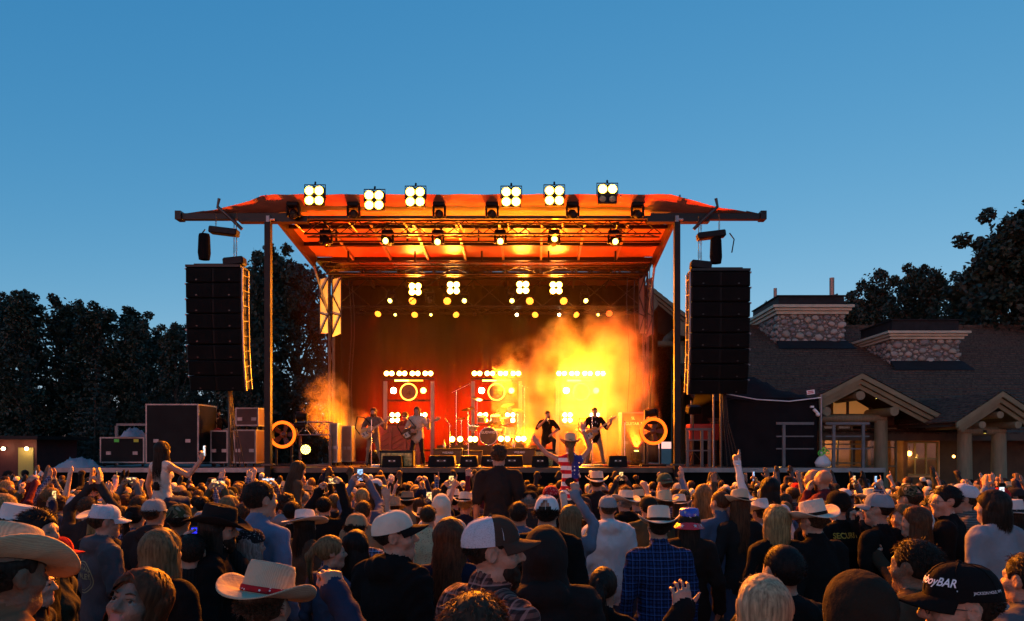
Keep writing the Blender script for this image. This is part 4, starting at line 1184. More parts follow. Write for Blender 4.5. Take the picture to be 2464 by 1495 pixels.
put_text('stencil', 'GUITAR 3', .14, print_w, ((lo[0] + hi[0]) / 2 + .02, 24.385, hi[2] - .42), (R(90), 0, 0), gc)
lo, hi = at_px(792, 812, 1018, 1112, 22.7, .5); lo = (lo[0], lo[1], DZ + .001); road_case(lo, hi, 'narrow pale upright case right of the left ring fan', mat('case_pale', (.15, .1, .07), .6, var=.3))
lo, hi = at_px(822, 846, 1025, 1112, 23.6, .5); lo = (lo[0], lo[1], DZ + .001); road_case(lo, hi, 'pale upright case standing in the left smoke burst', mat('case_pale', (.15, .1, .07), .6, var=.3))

# white tarps
def tarp(px, py, Y, w, h, label, seed, base):
    r_ = np.random.default_rng(seed); p = P(px, py, Y); n = 22
    vs = []
    for i in range(n):
        for j in range(n):
            u, v = i / (n - 1) * 2 - 1, j / (n - 1) * 2 - 1
            q = max(0, 1 - (u * u + v * v) ** 1.6) ** .7
            z = base + h * q * (.8 + .12 * math.sin(u * 4 + seed) + .08 * math.sin(u * 9 + v * 8)) + .022 * r_.normal() * q + .045 * q * math.sin(u * 23 + v * 15 + 3 * math.sin(v * 9))
            vs.append((p.x + u * w / 2 * (1 + .1 * math.sin(v * 5)), Y + v * .5, max(base + .004, z)))
    m = MB(); m.smooth = True
    m.add(vs, [(i * n + j, (i + 1) * n + j, (i + 1) * n + j + 1, i * n + j + 1) for i in range(n - 1) for j in range(n - 1)])
    return tag(m.build('white_tarp', mat('tarp', (.3, .28, .3), .7, bump=.5, bscale=9)), label, 'tarp')
tarp(186, 1100, 21.9, 1.2, .3, 'crumpled white tarp heaped on the left wing', 1, WZ + .003)
tarp(322, 1040, 23.3, .62, .3, 'small white sheeting lying on the long low road case', 2, zc + .003)

def amp(px0, px1, py0, Y, label, brand=None, panel=None, h=None):
    a, b = P(px0, py0, Y), P(px1, py0, Y)
    z1 = a.z; w = b.x - a.x; xc = (a.x + b.x) / 2
    t = thing('amplifier_cabinet', label, 'amplifier', (xc, Y, DZ), world=True)
    MB().cbox((xc, Y + .2, (DZ + z1) / 2 + .002), (w, .4, z1 - DZ), .025).build('cabinet', tolex, t)
    MB().cbox((xc, Y - .004, (DZ + z1) / 2 - .03), (w * .92, .02, (z1 - DZ) * .8), .006).build('speaker_cloth', panel or amp_cloth, t)
    for s in (-1, 1):
        for z in (DZ + .03, z1 - .03):
            MB().cbox((xc + s * (w / 2 - .02), Y - .002, z), (.06, .05, .06), .01).build('corner', black_metal, t)
    MB().box((xc, Y - .002, z1 - .05), (w * .3, .02, .03)).build('handle', black_metal, t)
    if brand:
        MB().box((xc, Y - .018, z1 - .16), (.42, .008, .1)).build('name_plate', black_metal, t)
        put_text('brand_plate', brand, .1, print_w, (xc, Y - .026, z1 - .16), (R(90), 0, 0), t, True)
    return t
amp(1043, 1112, 1079, 24.3, 'wide amplifier cabinet with name plate left of the drums', 'WIZARD')
amp(1212, 1288, 1078, 24.3, 'wide amplifier cabinet with name plate right of the drums', 'WIZARD')
amp(1114, 1160, 1084, 24.4, 'plain dark cabinet between the two name-plated amplifiers')
gs = [amp(914, 994, 1084, 21.75, 'gold-speckled riser box in front of the bass player', None, gold_spk),
      amp(1288, 1332, 1081, 22.2, 'gold-lit riser box in front of the singer', None, gold_spk)]

def wedge(px, py, Y, w, label, flip=1):
    p = P(px, py, Y); d, h = .45, .36
    t = thing('floor_monitor', label, 'loudspeaker', (p.x, Y, DZ + .002), 'wedge monitors along the stage edge', world=True)
    z = DZ + .002
    MB().prism([(-w / 2, 0), (w / 2, 0), (w / 2, h * .35), (w / 2 - .03, h), (-w / 2 + .03, h), (-w / 2, h * .35)], d, (p.x, Y, z)).build('cabinet', black_plastic, t)
    g_ = MB(); g_.add([(p.x - w * .42, Y + d + .005, z + .05), (p.x + w * .42, Y + d + .005, z + .05), (p.x + w * .42, Y + d + .005, z + h * .9), (p.x - w * .42, Y + d + .005, z + h * .9)], [(0, 1, 2, 3)]); g_.build('grille', grille, t)
    MB().box((p.x, Y - .006, z + h * .55), (w * .35, .012, .07)).build('jack_plate', dark_steel, t)
    for k in (-1, 1): MB().box((p.x + k * w * .12, Y - .014, z + h * .56), (.05, .01, .03)).build('socket', white_paint, t)
for px, Y, w, lab in ((943, 21.35, .62, 'wedge monitor before the gold-speckled box'), (1062, 21.6, .85, 'large wedge monitor left of the mic stand'), (1128, 21.5, .55, 'small wedge monitor beside the centre mic stand'),
                     (1180, 21.9, .6, 'wedge monitor below the bass drum'), (1232, 21.8, .7, 'wedge monitor below the right amplifier'), (1300, 21.4, .55, 'wedge monitor before the singer'), (1487, 21.5, .6, 'wedge monitor before the right guitarist')):
    wedge(px, 1110, Y, w, lab)

def mic_stand(px, py_top, Y, label, boom=None, z0=DZ):
    p = P(px, py_top, Y)
    t = thing('microphone_stand', label, 'microphone stand', (p.x, Y, z0 + .002), world=True)
    MB().cyl((p.x, Y, z0 + .03), (p.x, Y, p.z), .012, n=7).build('pole', chrome, t)
    MB().lathe([(.001, .035), (.13, .02), (.14, 0)], (p.x, Y, z0 + .002), 16).build('base', black_metal, t)
    e = Vector((p.x, Y, p.z))
    if boom:
        e2 = e + Vector(boom); MB().cyl(e - Vector(boom) * .35, e2, .01, n=6).build('boom', chrome, t); e = e2
    MB().lathe([(.012, -.14), (.016, -.02), (.028, .0), (.03, .03), (.02, .05), (.001, .055)], e, 10, Euler((R(60), 0, 0)).to_matrix()).build('microphone', dark_steel, t)
mic_stand(894, 1008, 22.6, 'microphone stand in front of the left guitarist')
mic_stand(1127, 1000, 22.0, 'bare chrome stand at the centre of the stage')
mic_stand(1098, 940, 26.0, 'tall boom microphone stand left of the drum kit', (.5, 0, .25))
mic_stand(1262, 930, 26.2, 'boom microphone stand right of the drum kit', (-.45, 0, .2))
mic_stand(1425, 986, 22.7, 'microphone stand in front of the right guitarist')
mic_stand(1503, 1015, 22.3, 'short microphone stand near the tall guitar case')
mic_stand(1082, 1022, 24.9, 'slanted microphone stand behind the left amplifier', (-.15, 0, .2))

# bottles
for px, lab in ((1069, 'glass bottle standing on the left name-plated amplifier'), (1236, 'glass bottle standing on the right name-plated amplifier')):
    p = P(px, 1080, 24.5); z = CAMZ - (1079 - HY) / F * 24.3 + .004
    t = thing('bottle', lab, 'bottle', (p.x, 24.5, z), world=True)
    MB().lathe([(.001, 0), (.04, 0), (.042, .16), (.016, .22), (.016, .3), (.001, .3)], (p.x, 24.5, z), 12).build('glass', mat('bottle_glass', (.6, .45, .15), .15, spec=.6), t)
    MB().lathe([(.0435, .04), (.0435, .13)], (p.x, 24.5, z), 12).build('paper_label', print_w, t)

# ---- drums on a riser
riser = tag(MB().bbox((-3.5, 25.1, DZ + .002), (.2, 27.3, 2.3)).build('drum_riser', tolex), 'low black riser under the drum kit', 'riser')
ZR = 2.302
def dc(px, py, Y): return P(px, py, Y)
kit = thing('drum_kit', 'gold drum kit with cymbals on the riser', 'drum kit', (-1.6, 26, ZR), world=True)
def drum(c, r, h, ax, name='tom'):
    d = Vector(ax).normalized(); m = d.to_track_quat('Z', 'Y').to_matrix()
    o = MB().lathe([(r, -h / 2), (r * 1.0, h / 2)], c, 26, m).build(name, shell_m, kit)
    MB().lathe([(.001, h / 2 + .004), (r * .97, h / 2 + .002)], c, 26, m).build('drum_skin', skin_m, o)
    MB().torus(Vector(c) + d * h / 2, r * 1.01, .012, m, 26, 6).torus(Vector(c) - d * h / 2, r * 1.01, .012, m, 26, 6).build('hoop', chrome, o)
    lg = MB()
    for k in range(8):
        a = k * math.pi / 4; q = m @ Vector((r * 1.03 * math.cos(a), r * 1.03 * math.sin(a), 0)); lg.cyl(Vector(c) + q - d * h * .42, Vector(c) + q + d * h * .42, .007, n=5)
    lg.build('tension_rod', chrome, o)
    return o
b = P(1176, 1047, 25.8); b.z = ZR + .34
bass = drum(b, .335, .4, (0, -1, 0), 'bass_drum')
MB().disc(b + Vector((0, -.212, 0)), .315, FACE, 30).build('front_skin', mat('bass_skin_dark', (.03, .012, .008), .5), bass)
put_text('front_lettering', 'LUDWIG', .13, print_w, b + Vector((0, -.222, .14)), (R(90), 0, 0), bass, True, .1)
drum(P(1160, 1008, 25.95), .17, .2, (0, -.35, 1)); drum(P(1192, 1006, 25.95), .18, .2, (0, -.35, 1)); drum(P(1218, 1012, 26.0), .17, .22, (-.2, -.3, 1))
ft = P(1228, 1042, 26.0); drum(ft, .21, .38, (0, 0, 1), 'floor_tom'); drum(P(1138, 1030, 26.1), .18, .15, (.1, -.2, 1), 'snare_drum')
for i, (px, py, Y, r) in enumerate(((1126, 985, 25.8, .26), (1148, 960, 26.2, .24), (1222, 975, 26.2, .27), (1246, 988, 25.8, .25), (1110, 1008, 25.7, .19))):
    c = P(px, py, Y); m = Euler((R(18), R(12 if i % 2 else -12), 0)).to_matrix()
    st_ = MB().cyl((c.x, c.y + .05, ZR), (c.x, c.y + .05, c.z), .012, n=6)
    for k in range(3): st_.cyl((c.x, c.y + .05, ZR + .3), (c.x + .22 * math.cos(k * 2.1 + i), c.y + .05 + .22 * math.sin(k * 2.1 + i), ZR + .005), .009, n=5)
    so = st_.build('cymbal_stand', chrome, kit)
    MB().lathe([(r, 0), (r * .5, .012), (r * .18, .02), (r * .12, .045), (.001, .05)], c, 28, m).build('cymbal', brass, so)

# ---- upright piano behind the bass player
pw = mat('piano_red', (.22, .03, .02), .45, var=.3, vscale=3, stretch=(1, 1, .3))
pn = thing('upright_piano', 'weathered upright piano behind the two left players', 'piano', (-5.0, 25.4, DZ), world=True)
x0, x1 = (905 - CX) / F * 25.2, (1010 - CX) / F * 25.2
MB().bbox((x0, 25.2, DZ + .002), (x1, 25.75, 2.95)).build('body', pw, pn)
MB().bbox((x0 - .04, 25.15, 2.952), (x1 + .04, 25.8, 3.02)).build('lid', pw, pn)
for k in range(3):
    xa = x0 + (x1 - x0) * (k + .06) / 3; xb = x0 + (x1 - x0) * (k + .94) / 3
    MB().bbox((xa, 25.17, DZ + .25), (xb, 25.197, 2.75)).build('back_panel', pw, pn)
    for q in range(4):
        MB().cyl((xa + .03, 25.165, DZ + .3 + q * .22), (xb - .03, 25.165, DZ + .55 + q * .22), .02, n=5).build('brace', pw, pn)
for x in (x0 + .02, x0 + (x1 - x0) / 3, x0 + 2 * (x1 - x0) / 3, x1 - .02):
    MB().bbox((x - .05, 25.12, DZ + .003), (x + .05, 25.169, 2.95)).build('post', pw, pn)
# cables and small boxes on the deck
rc_ = random.Random(4)
for k in range(9):
    x, y = -7 + 1.15 * k + rc_.uniform(-.3, .3), rc_.uniform(21.3, 22.3)
    pts = [(x + rc_.uniform(-.5, .5) + .25 * q, y + rc_.uniform(-.2, .2), DZ + .015) for q in range(7)]
    tag(MB().tube(pts, .014, 5).build('stage_cable', pipe_m), f'{["first", "second", "third", "fourth", "fifth", "sixth", "seventh", "eighth", "ninth"][k]} of the black cables snaking over the deck, counted from the left', 'cable', 'cables on the deck')
for k, px in enumerate((905, 1105, 1140, 1410, 1440, 1460)):
    p = P(px, 1115, 21.9)
    t = thing('effect_pedal', ['effect pedal by the left guitarist', 'effect pedal left of the centre stand', 'effect pedal right of the centre stand', 'effect pedal left of the right guitarist', 'effect pedal at the feet of the right guitarist', 'effect pedal right of the right guitarist'][k] + ' on the deck', 'pedal', (p.x, 21.9, DZ), world=True)
    MB().cbox((p.x, 21.9, DZ + .04), (.3, .16, .06), .01, Euler((R(8), 0, 0)).to_matrix()).build('box', [white_paint, dark_steel, steel_red][k % 3], t)
    MB().cyl((p.x - .06, 21.88, DZ + .07), (p.x - .06, 21.88, DZ + .09), .02).cyl((p.x + .06, 21.88, DZ + .07), (p.x + .06, 21.88, DZ + .09), .02).build('switch', chrome, t)
# right wing clutter: lectern-like stand, red box, bag with green ribbon
p = P(1690, 1075, 23.5); t = thing('red_crate', 'red crate on a stand behind the right cable pole', 'crate', (p.x, 23.5, WZ), world=True)
MB().cbox((p.x, 23.5, 2.75), (1.0, .6, .55), .02).build('crate', steel_red, t)
for sx in (-.4, .4): MB().box((p.x + sx, 23.5, (WZ + 2.47) / 2), (.05, .5, 2.47 - WZ)).build('leg', dark_steel, t)
p = P(1668, 990, 23.2); t = thing('stage_lamp_stand', 'dark lamp head on a stand beside the lodge column', 'stage light', (p.x, 23.2, WZ), world=True)
MB().cyl((p.x, 23.2, WZ), (p.x, 23.2, 3.4), .025).build('pole', dark_steel, t); MB().cbox((p.x, 23.1, 3.5), (.5, .3, .28), .04, (R(20), 0, R(15))).build('head', black_plastic, t)
for k in range(3): MB().cyl((p.x, 23.2, WZ + .5), (p.x + .4 * math.cos(k * 2.1), 23.2 + .4 * math.sin(k * 2.1), WZ + .01), .015).build('leg', dark_steel, t)
p = P(1980, 1095, 21.9); t = thing('plastic_bag', 'white plastic bag tied with green ribbon behind the railing', 'bag', (p.x, 21.9, WZ), world=True)
MB().lathe([(.001, 0), (.2, .02), (.24, .15), (.16, .3), (.06, .4), (.09, .5)], (p.x, 21.9, WZ + .003), 14, sx=1.1, sy=.7).build('bag', mat('white_plastic', (.65, .65, .68), .4, bump=.8, bscale=12), t)
rib = MB()
for k in range(5): rib.torus((p.x + .1 * math.cos(k * 1.3), 21.85, WZ + .5 + .06 * math.sin(k * 2)), .08, .014, (R(60 + k * 25), k, 0), 14, 5)
rib.build('ribbon', mat('green_ribbon', (.05, .75, .08), .5, emit=(.05, .8, .1), es=.0), t)
# ------------------------------------------------------------------ stage haze and smoke
def smoke_box(name, lo, hi, label, lobes, dens, nscale=1.1, seed=0.0, aniso=.2, col=(1, .9, .7), thresh=.1):
    o = MB().bbox(lo, hi).build(name, None)
    m = bpy.data.materials.new(name); m.use_nodes = True
    N, L = m.node_tree.nodes, m.node_tree.links; N.clear()
    out = N.new('ShaderNodeOutputMaterial'); pv = N.new('ShaderNodeVolumePrincipled')
    pv.inputs['Color'].default_value = (*col, 1); pv.inputs['Anisotropy'].default_value = aniso
    L.new(pv.outputs[0], out.inputs['Volume'])
    if lobes is None:
        pv.inputs['Density'].default_value = dens
        m.cycles.homogeneous_volume = True
    else:
        geo = N.new('ShaderNodeNewGeometry')
        def math_(op, a, b=None):
            n = N.new('ShaderNodeMath'); n.operation = op
            for k, x in enumerate((a, b)):
                if x is None: continue
                if isinstance(x, (int, float)): n.inputs[k].default_value = x
                else: L.new(x, n.inputs[k])
            return n.outputs[0]
        nz = N.new('ShaderNodeTexNoise'); nz.inputs['Scale'].default_value = nscale; nz.inputs['Detail'].default_value = 4; nz.inputs['Roughness'].default_value = .6
        mp = N.new('ShaderNodeMapping'); mp.inputs['Location'].default_value = (seed, seed * 2, seed * 3)
        L.new(geo.outputs['Position'], mp.inputs['Vector']); L.new(mp.outputs[0], nz.inputs['Vector'])
        tot = None
        for (c, r, k) in lobes:
            v = N.new('ShaderNodeVectorMath'); v.operation = 'SUBTRACT'; v.inputs[1].default_value = c
            L.new(geo.outputs['Position'], v.inputs[0])
            w = N.new('ShaderNodeVectorMath'); w.operation = 'DIVIDE'; w.inputs[1].default_value = r
            L.new(v.outputs[0], w.inputs[0])
            ln = N.new('ShaderNodeVectorMath'); ln.operation = 'LENGTH'; L.new(w.outputs[0], ln.inputs[0])
            f = math_('MULTIPLY', math_('MAXIMUM', math_('SUBTRACT', 1.0, ln.outputs['Value']), 0.0), k)
            tot = f if tot is None else math_('MAXIMUM', tot, f)
        # lobes eaten away by the noise
        q = math_('SUBTRACT', math_('ADD', tot, math_('MULTIPLY', math_('SUBTRACT', nz.outputs['Fac'], .5), 2.5)), thresh)
        msk = math_('MINIMUM', math_('MULTIPLY', tot, 8.0), 1.0)
        q = math_('MULTIPLY', math_('MINIMUM', math_('MAXIMUM', math_('MULTIPLY', q, 1.0), 0.0), 1.0), msk)
        L.new(math_('MULTIPLY', q, dens), pv.inputs['Density'])
    o.data.materials.clear(); o.data.materials.append(m)
    return tag(o, label, 'smoke', kind='stuff')
smoke_box('haze', (XL + .2, 21.4, DZ + .05), (XR - .1, 28.7, 8.85), 'thin haze hanging under the stage roof', None, HAZE_D, aniso=.35)
smoke_box('smoke', (-1.5, 22.9, DZ + .06), (4.5, 28.6, 7.6), 'bright stage smoke billowing around the right light pod',
          [((2.3, 25.6, 4.2), (3.0, 2.5, 3.6), 1.3), ((3.0, 25.4, 5.4), (2.0, 1.9, 2.3), 1.1), ((.2, 26.0, 3.7), (2.9, 2.0, 2.9), .65), ((3.2, 24.4, 2.6), (1.9, 1.7, 1.6), 1.0)], SMOKE_D, 1.05, 3.3)
smoke_box('smoke', (-8.6, 23.4, DZ + .06), (-5.2, 26.6, 5.4), 'burst of lit smoke at the left side of the stage',
          [((-7.5, 25.0, 3.7), (1.0, 1.0, 1.4), 1.0), ((-6.6, 25.0, 2.9), (1.2, 1.0, .9), 1.1)], SMOKE_D * .9, 1.9, 7.7)
# ------------------------------------------------------------------ people: a small implicit-surface modeller
def V3(*a): return np.array(a, dtype=np.float32)
SHIRT, SKIN, PANTS, SHOE, EYE, LIP = range(6)

class Soft:
    """union of soft primitives on a grid, skinned to ONE continuous mesh"""
    def __init__(s, h, graded=False):
        s.h = h; s.pr = []; s.gr = graded
    def cone(s, a, b, ra, rb=None, k=.03, tag=SHIRT, sq=None, rot=None, sub=False):
        s.pr.append(('c', np.array(a, np.float32), np.array(b, np.float32), ra, ra if rb is None else rb, k, tag, sq, rot, sub)); return s
    def ell(s, c, r, k=.03, tag=SHIRT, rot=None, sub=False):
        s.pr.append(('e', np.array(c, np.float32), np.array(r, np.float32), 0, 0, k, tag, None, rot, sub)); return s
    def mesh(s, name, fold=0.0, seed=0, nmat=6, noise=None):
        h = s.h; lo, hi = np.full(3, 1e9), np.full(3, -1e9); bb = []
        for q in s.pr:
            if q[0] == 'c':
                m = max(q[3], q[4]) * (1 if q[7] is None else max(1, max(q[7]))); l = np.minimum(q[1], q[2]) - m; u = np.maximum(q[1], q[2]) + m
            else:
                r = q[2] if q[8] is None else np.full(3, q[2].max()); l, u = q[1] - r, q[1] + r
            bb.append((l, u))
            if not q[9]: lo = np.minimum(lo, l); hi = np.maximum(hi, u)
        lo = lo - 3 * h; n = np.ceil((hi + 3 * h - lo) / h).astype(int) + 1
        ax = [lo[i] + h * np.arange(n[i], dtype=np.float32) for i in range(3)]
        if s.gr:                                         # coarser down the trunk and legs
            zz = [lo[2] - 4 * h]
            while zz[-1] < hi[2] + 3 * h: zz.append(zz[-1] + h * (3.0 if zz[-1] < .82 else 1.5 if zz[-1] < 1.40 else 1.0))
            ax[2] = np.array(zz, np.float32); n[2] = len(zz)
        D = np.full(n, .2, np.float32); T = np.zeros(n, np.uint8)
        for q, (l, u) in zip(s.pr, bb):
            k = q[5]; e = k + 2.5 * h
            if s.gr: e = k + 5 * h
            i0 = np.maximum(0, np.floor((l - e - lo) / h).astype(int)); i1 = np.minimum(n, np.ceil((u + e - lo) / h).astype(int) + 1)
            i0[2] = max(0, np.searchsorted(ax[2], l[2] - e) - 1); i1[2] = min(n[2], np.searchsorted(ax[2], u[2] + e) + 1)
            if np.any(i1 <= i0): continue
            sl = tuple(slice(i0[i], i1[i]) for i in range(3))
            X = ax[0][sl[0]][:, None, None]; Y = ax[1][sl[1]][None, :, None]; Z = ax[2][sl[2]][None, None, :]
            x, y, z = X - q[1][0], Y - q[1][1], Z - q[1][2]
            if q[8] is not None:
                m = np.array(q[8], np.float32).T
                x, y, z = m[0, 0] * x + m[0, 1] * y + m[0, 2] * z, m[1, 0] * x + m[1, 1] * y + m[1, 2] * z, m[2, 0] * x + m[2, 1] * y + m[2, 2] * z
            if q[0] == 'c':
                b = q[2] - q[1]
                if q[8] is not None: b = np.array(q[8], np.float32).T @ b
                f = 1.0
                if q[7] is not None:
                    x, y, z = x / q[7][0], y / q[7][1], z / q[7][2]; b = b / np.array(q[7], np.float32); f = min(q[7])
                bl = float(b @ b) + 1e-9
                t = np.clip((x * b[0] + y * b[1] + z * b[2]) / bl, 0, 1)
                d = (np.sqrt((x - t * b[0]) ** 2 + (y - t * b[1]) ** 2 + (z - t * b[2]) ** 2) - (q[3] + (q[4] - q[3]) * t)) * f
            else:
                r = q[2]
                k0 = np.sqrt((x / r[0]) ** 2 + (y / r[1]) ** 2 + (z / r[2]) ** 2); k1 = np.sqrt((x / r[0] ** 2) ** 2 + (y / r[1] ** 2) ** 2 + (z / r[2] ** 2) ** 2) + 1e-6
                d = k0 * (k0 - 1) / k1
            A = D[sl]
            if q[9]:
                hh = np.maximum(k - np.abs(A + d), 0) / k
                D[sl] = np.maximum(A, -d) + hh * hh * k * .25
            else:
                tg = T[sl]; tg[d < A] = q[6]
                hh = np.maximum(k - np.abs(A - d), 0) / k
                D[sl] = np.minimum(A, d) - hh * hh * k * .25
        if fold:
            X = ax[0][:, None, None]; Y = ax[1][None, :, None]; Z = ax[2][None, None, :]
            ph = seed * 1.7
            w = np.sin(24 * Z + 9 * np.sin(9 * X + ph) + 8 * Y + ph) * np.sin(11 * X - 7 * Z + ph) * .7 + np.sin(15 * Z - 27 * X + 5 * np.sin(13 * Y + ph)) * .4 + .55 * np.sin(66 * Z + 7 * np.sin(13 * X + ph) + 14 * Y) * (.5 + .5 * np.sin(13 * X + 8 * Z + ph)) + .2 * np.sin(57 * X + 45 * Z + 7 * np.sin(9 * Y))
            D = D + np.where((T == SHIRT) | (T == PANTS), (fold * w).astype(np.float32), 0)
        if noise:
            X = ax[0][:, None, None]; Y = ax[1][None, :, None]; Z = ax[2][None, None, :]
            if noise == 'strand':
                az = np.arctan2(X, -(Y + .014)); D = D + (.0022 * np.sin(38 * az + 5 * np.sin(3 * az) + 7 * np.sin(9 * Z)) + .0014 * np.sin(71 * az + 11 * np.sin(6 * Z))).astype(np.float32)
                return nets(name, D, T, ax, nmat)
            a, f_ = noise
            D = D + (a * (np.sin(f_ * X + 3 * np.sin(f_ * .6 * Z)) * np.sin(f_ * .9 * Y + 2) + np.sin(f_ * 1.7 * Z + 4 * np.sin(f_ * .5 * X)) * .6)).astype(np.float32)
        return nets(name, D, T, ax, nmat)

def nets(name, D, T, ax, nmat):
    S = D < 0
    n = np.array(D.shape); c = n - 1
    cnt = np.zeros(c, np.uint8)
    for i in (0, 1):
        for j in (0, 1):
            for k in (0, 1): cnt += S[i:i + c[0], j:j + c[1], k:k + c[2]]
    act = (cnt > 0) & (cnt < 8)
    I, J, K = np.nonzero(act)
    idx = np.full(c, -1, np.int32); idx[I, J, K] = np.arange(len(I))
    cor = [(a, b, d) for a in (0, 1) for b in (0, 1) for d in (0, 1)]
    val = {q: D[I + q[0], J + q[1], K + q[2]] for q in cor}
    acc = np.zeros((len(I), 3), np.float32); num = np.zeros(len(I), np.float32)
    for q in cor:
        for a in range(3):
            if q[a] == 0:
                r = list(q); r[a] = 1; r = tuple(r)
                v0, v1 = val[q], val[r]; m = (v0 < 0) != (v1 < 0)
                t = np.where(m, v0 / np.where(m, v0 - v1, 1), 0)
                p = np.stack([np.full(len(I), q[0], np.float32), np.full(len(I), q[1], np.float32), np.full(len(I), q[2], np.float32)], 1); p[:, a] += t
                acc += p * m[:, None]; num += m
    fr = acc / np.maximum(num, 1)[:, None]
    co = np.stack([ax[i][q] + fr[:, i] * (ax[i][q + 1] - ax[i][q]) for i, q in enumerate((I, J, K))], 1)
    quads, tags = [], []
    for a in range(3):
        b, d = (a + 1) % 3, (a + 2) % 3
        s0 = [slice(1, c[0]), slice(1, c[1]), slice(1, c[2])]; s0[a] = slice(0, c[a]); s1 = list(s0); s1[a] = slice(1, c[a] + 1)
        A, B = S[tuple(s0)], S[tuple(s1)]
        e = np.nonzero(A != B); off = np.array([1, 1, 1]); off[a] = 0
        g = [e[i] + off[i] for i in range(3)]
        def at(db, dd):
            w = [g[0], g[1], g[2]]; w[b] = w[b] - db; w[d] = w[d] - dd
            return idx[w[0], w[1], w[2]]
        q = np.stack([at(1, 1), at(0, 1), at(0, 0), at(1, 0)], 1)
        fl = ~A[e]
        q[fl] = q[fl][:, ::-1]
        quads.append(q)
        tg0 = T[g[0], g[1], g[2]]; g2 = [g[0].copy(), g[1].copy(), g[2].copy()]; g2[a] += 1
        tags.append(np.where(fl, T[g2[0], g2[1], g2[2]], tg0))
    Q = np.concatenate(quads); TG = np.concatenate(tags)
    ok = (Q >= 0).all(1); Q, TG = Q[ok], TG[ok]
    me = bpy.data.meshes.new(name)
    me.vertices.add(len(co)); me.vertices.foreach_set('co', co.astype(np.float32).ravel())
    me.loops.add(len(Q) * 4); me.loops.foreach_set('vertex_index', Q.ravel().astype(np.int32))
    me.polygons.add(len(Q)); me.polygons.foreach_set('loop_start', np.arange(0, len(Q) * 4, 4, dtype=np.int32))
    for _ in range(nmat): me.materials.append(None)
    me.polygons.foreach_set('material_index', TG.astype(np.int32)); me.polygons.foreach_set('use_smooth', np.ones(len(Q), bool))
    me.update(calc_edges=True)
    return me

def unit(v):
    v = np.array(v, float); return v / (np.linalg.norm(v) + 1e-9)

def hand(B, w, d, n, side, pose, tag=SKIN, sc=1.0):
    """palm and five fingers from wrist w, fingers along d, palm facing n"""
    w = np.array(w, float); d = unit(d); n = np.array(n, float); n = unit(n - d * (n @ d))
    th = np.cross(d, n) * side                          # towards the thumb
    r0 = max(.0088 * sc, B.h * .8); L = sc
    curl = {'open': 8, 'flat': 3, 'relax': 28, 'hold': 62, 'fist': 92, 'point': 92, 'horns': 92, 'claw': 45}[pose]
    spread = {'open': .2, 'flat': .05, 'claw': .16}.get(pose, .03)
    k = .012
    for i in range(4):                                  # index .. little
        u = (1.5 - i) / 3.0                             # +.5 .. -.5 across, index on the thumb side
        base = w + d * (.088 + (-.004, .0, -.004, -.014)[i]) * L + th * u * .066 * L
        B.cone(w + d * .012 * L + th * u * .034 * L, base, .0155 * L, max(.0125 * L, r0), .02, tag)
        c = curl
        if pose == 'point' and i == 0: c = 3
        if pose == 'horns' and i in (0, 3): c = 5
        ln = (.044, .05, .046, .035)[i] * L
        p = base; a = 0; dd = unit(d + th * u * spread * 2)
        for seg, q in ((0, 1.0), (1, .62), (2, .5)):
            a += math.radians(c) * (.75 if seg == 0 else 1.0 if seg == 1 else .6)
            v = dd * math.cos(a) + n * math.sin(a)
            e = p + v * ln * q
            B.cone(p, e, r0 * (1.02 - seg * .08), r0 * (.95 - seg * .08), .006, tag); p = e
    tb = w + d * .03 * L + th * .03 * L + n * .006
    if pose in ('fist', 'point', 'horns'): t1, t2 = unit(d * .75 + th * .45 + n * .5), unit(d * .35 - th * .5 + n * .75)
    elif pose == 'hold': t1, t2 = unit(d * .6 + th * .55 + n * .6), unit(d * .6 - th * .1 + n * .7)
    elif pose in ('open', 'claw'): t1, t2 = unit(d * .55 + th * .8 + n * .15), unit(d * .75 + th * .55 + n * .1)
    else: t1, t2 = unit(d * .75 + th * .5 + n * .3), unit(d * .85 + th * .1 + n * .3)
    m = tb + t1 * .045 * L; e = m + t2 * .032 * L
    B.cone(w + d * .015 * L + th * .012 * L, tb, .018 * L, .016 * L, .02, tag)
    B.cone(tb, m, .0155 * L, r0 * 1.15, .012, tag); B.cone(m, e, r0 * 1.15, r0, .006, tag)

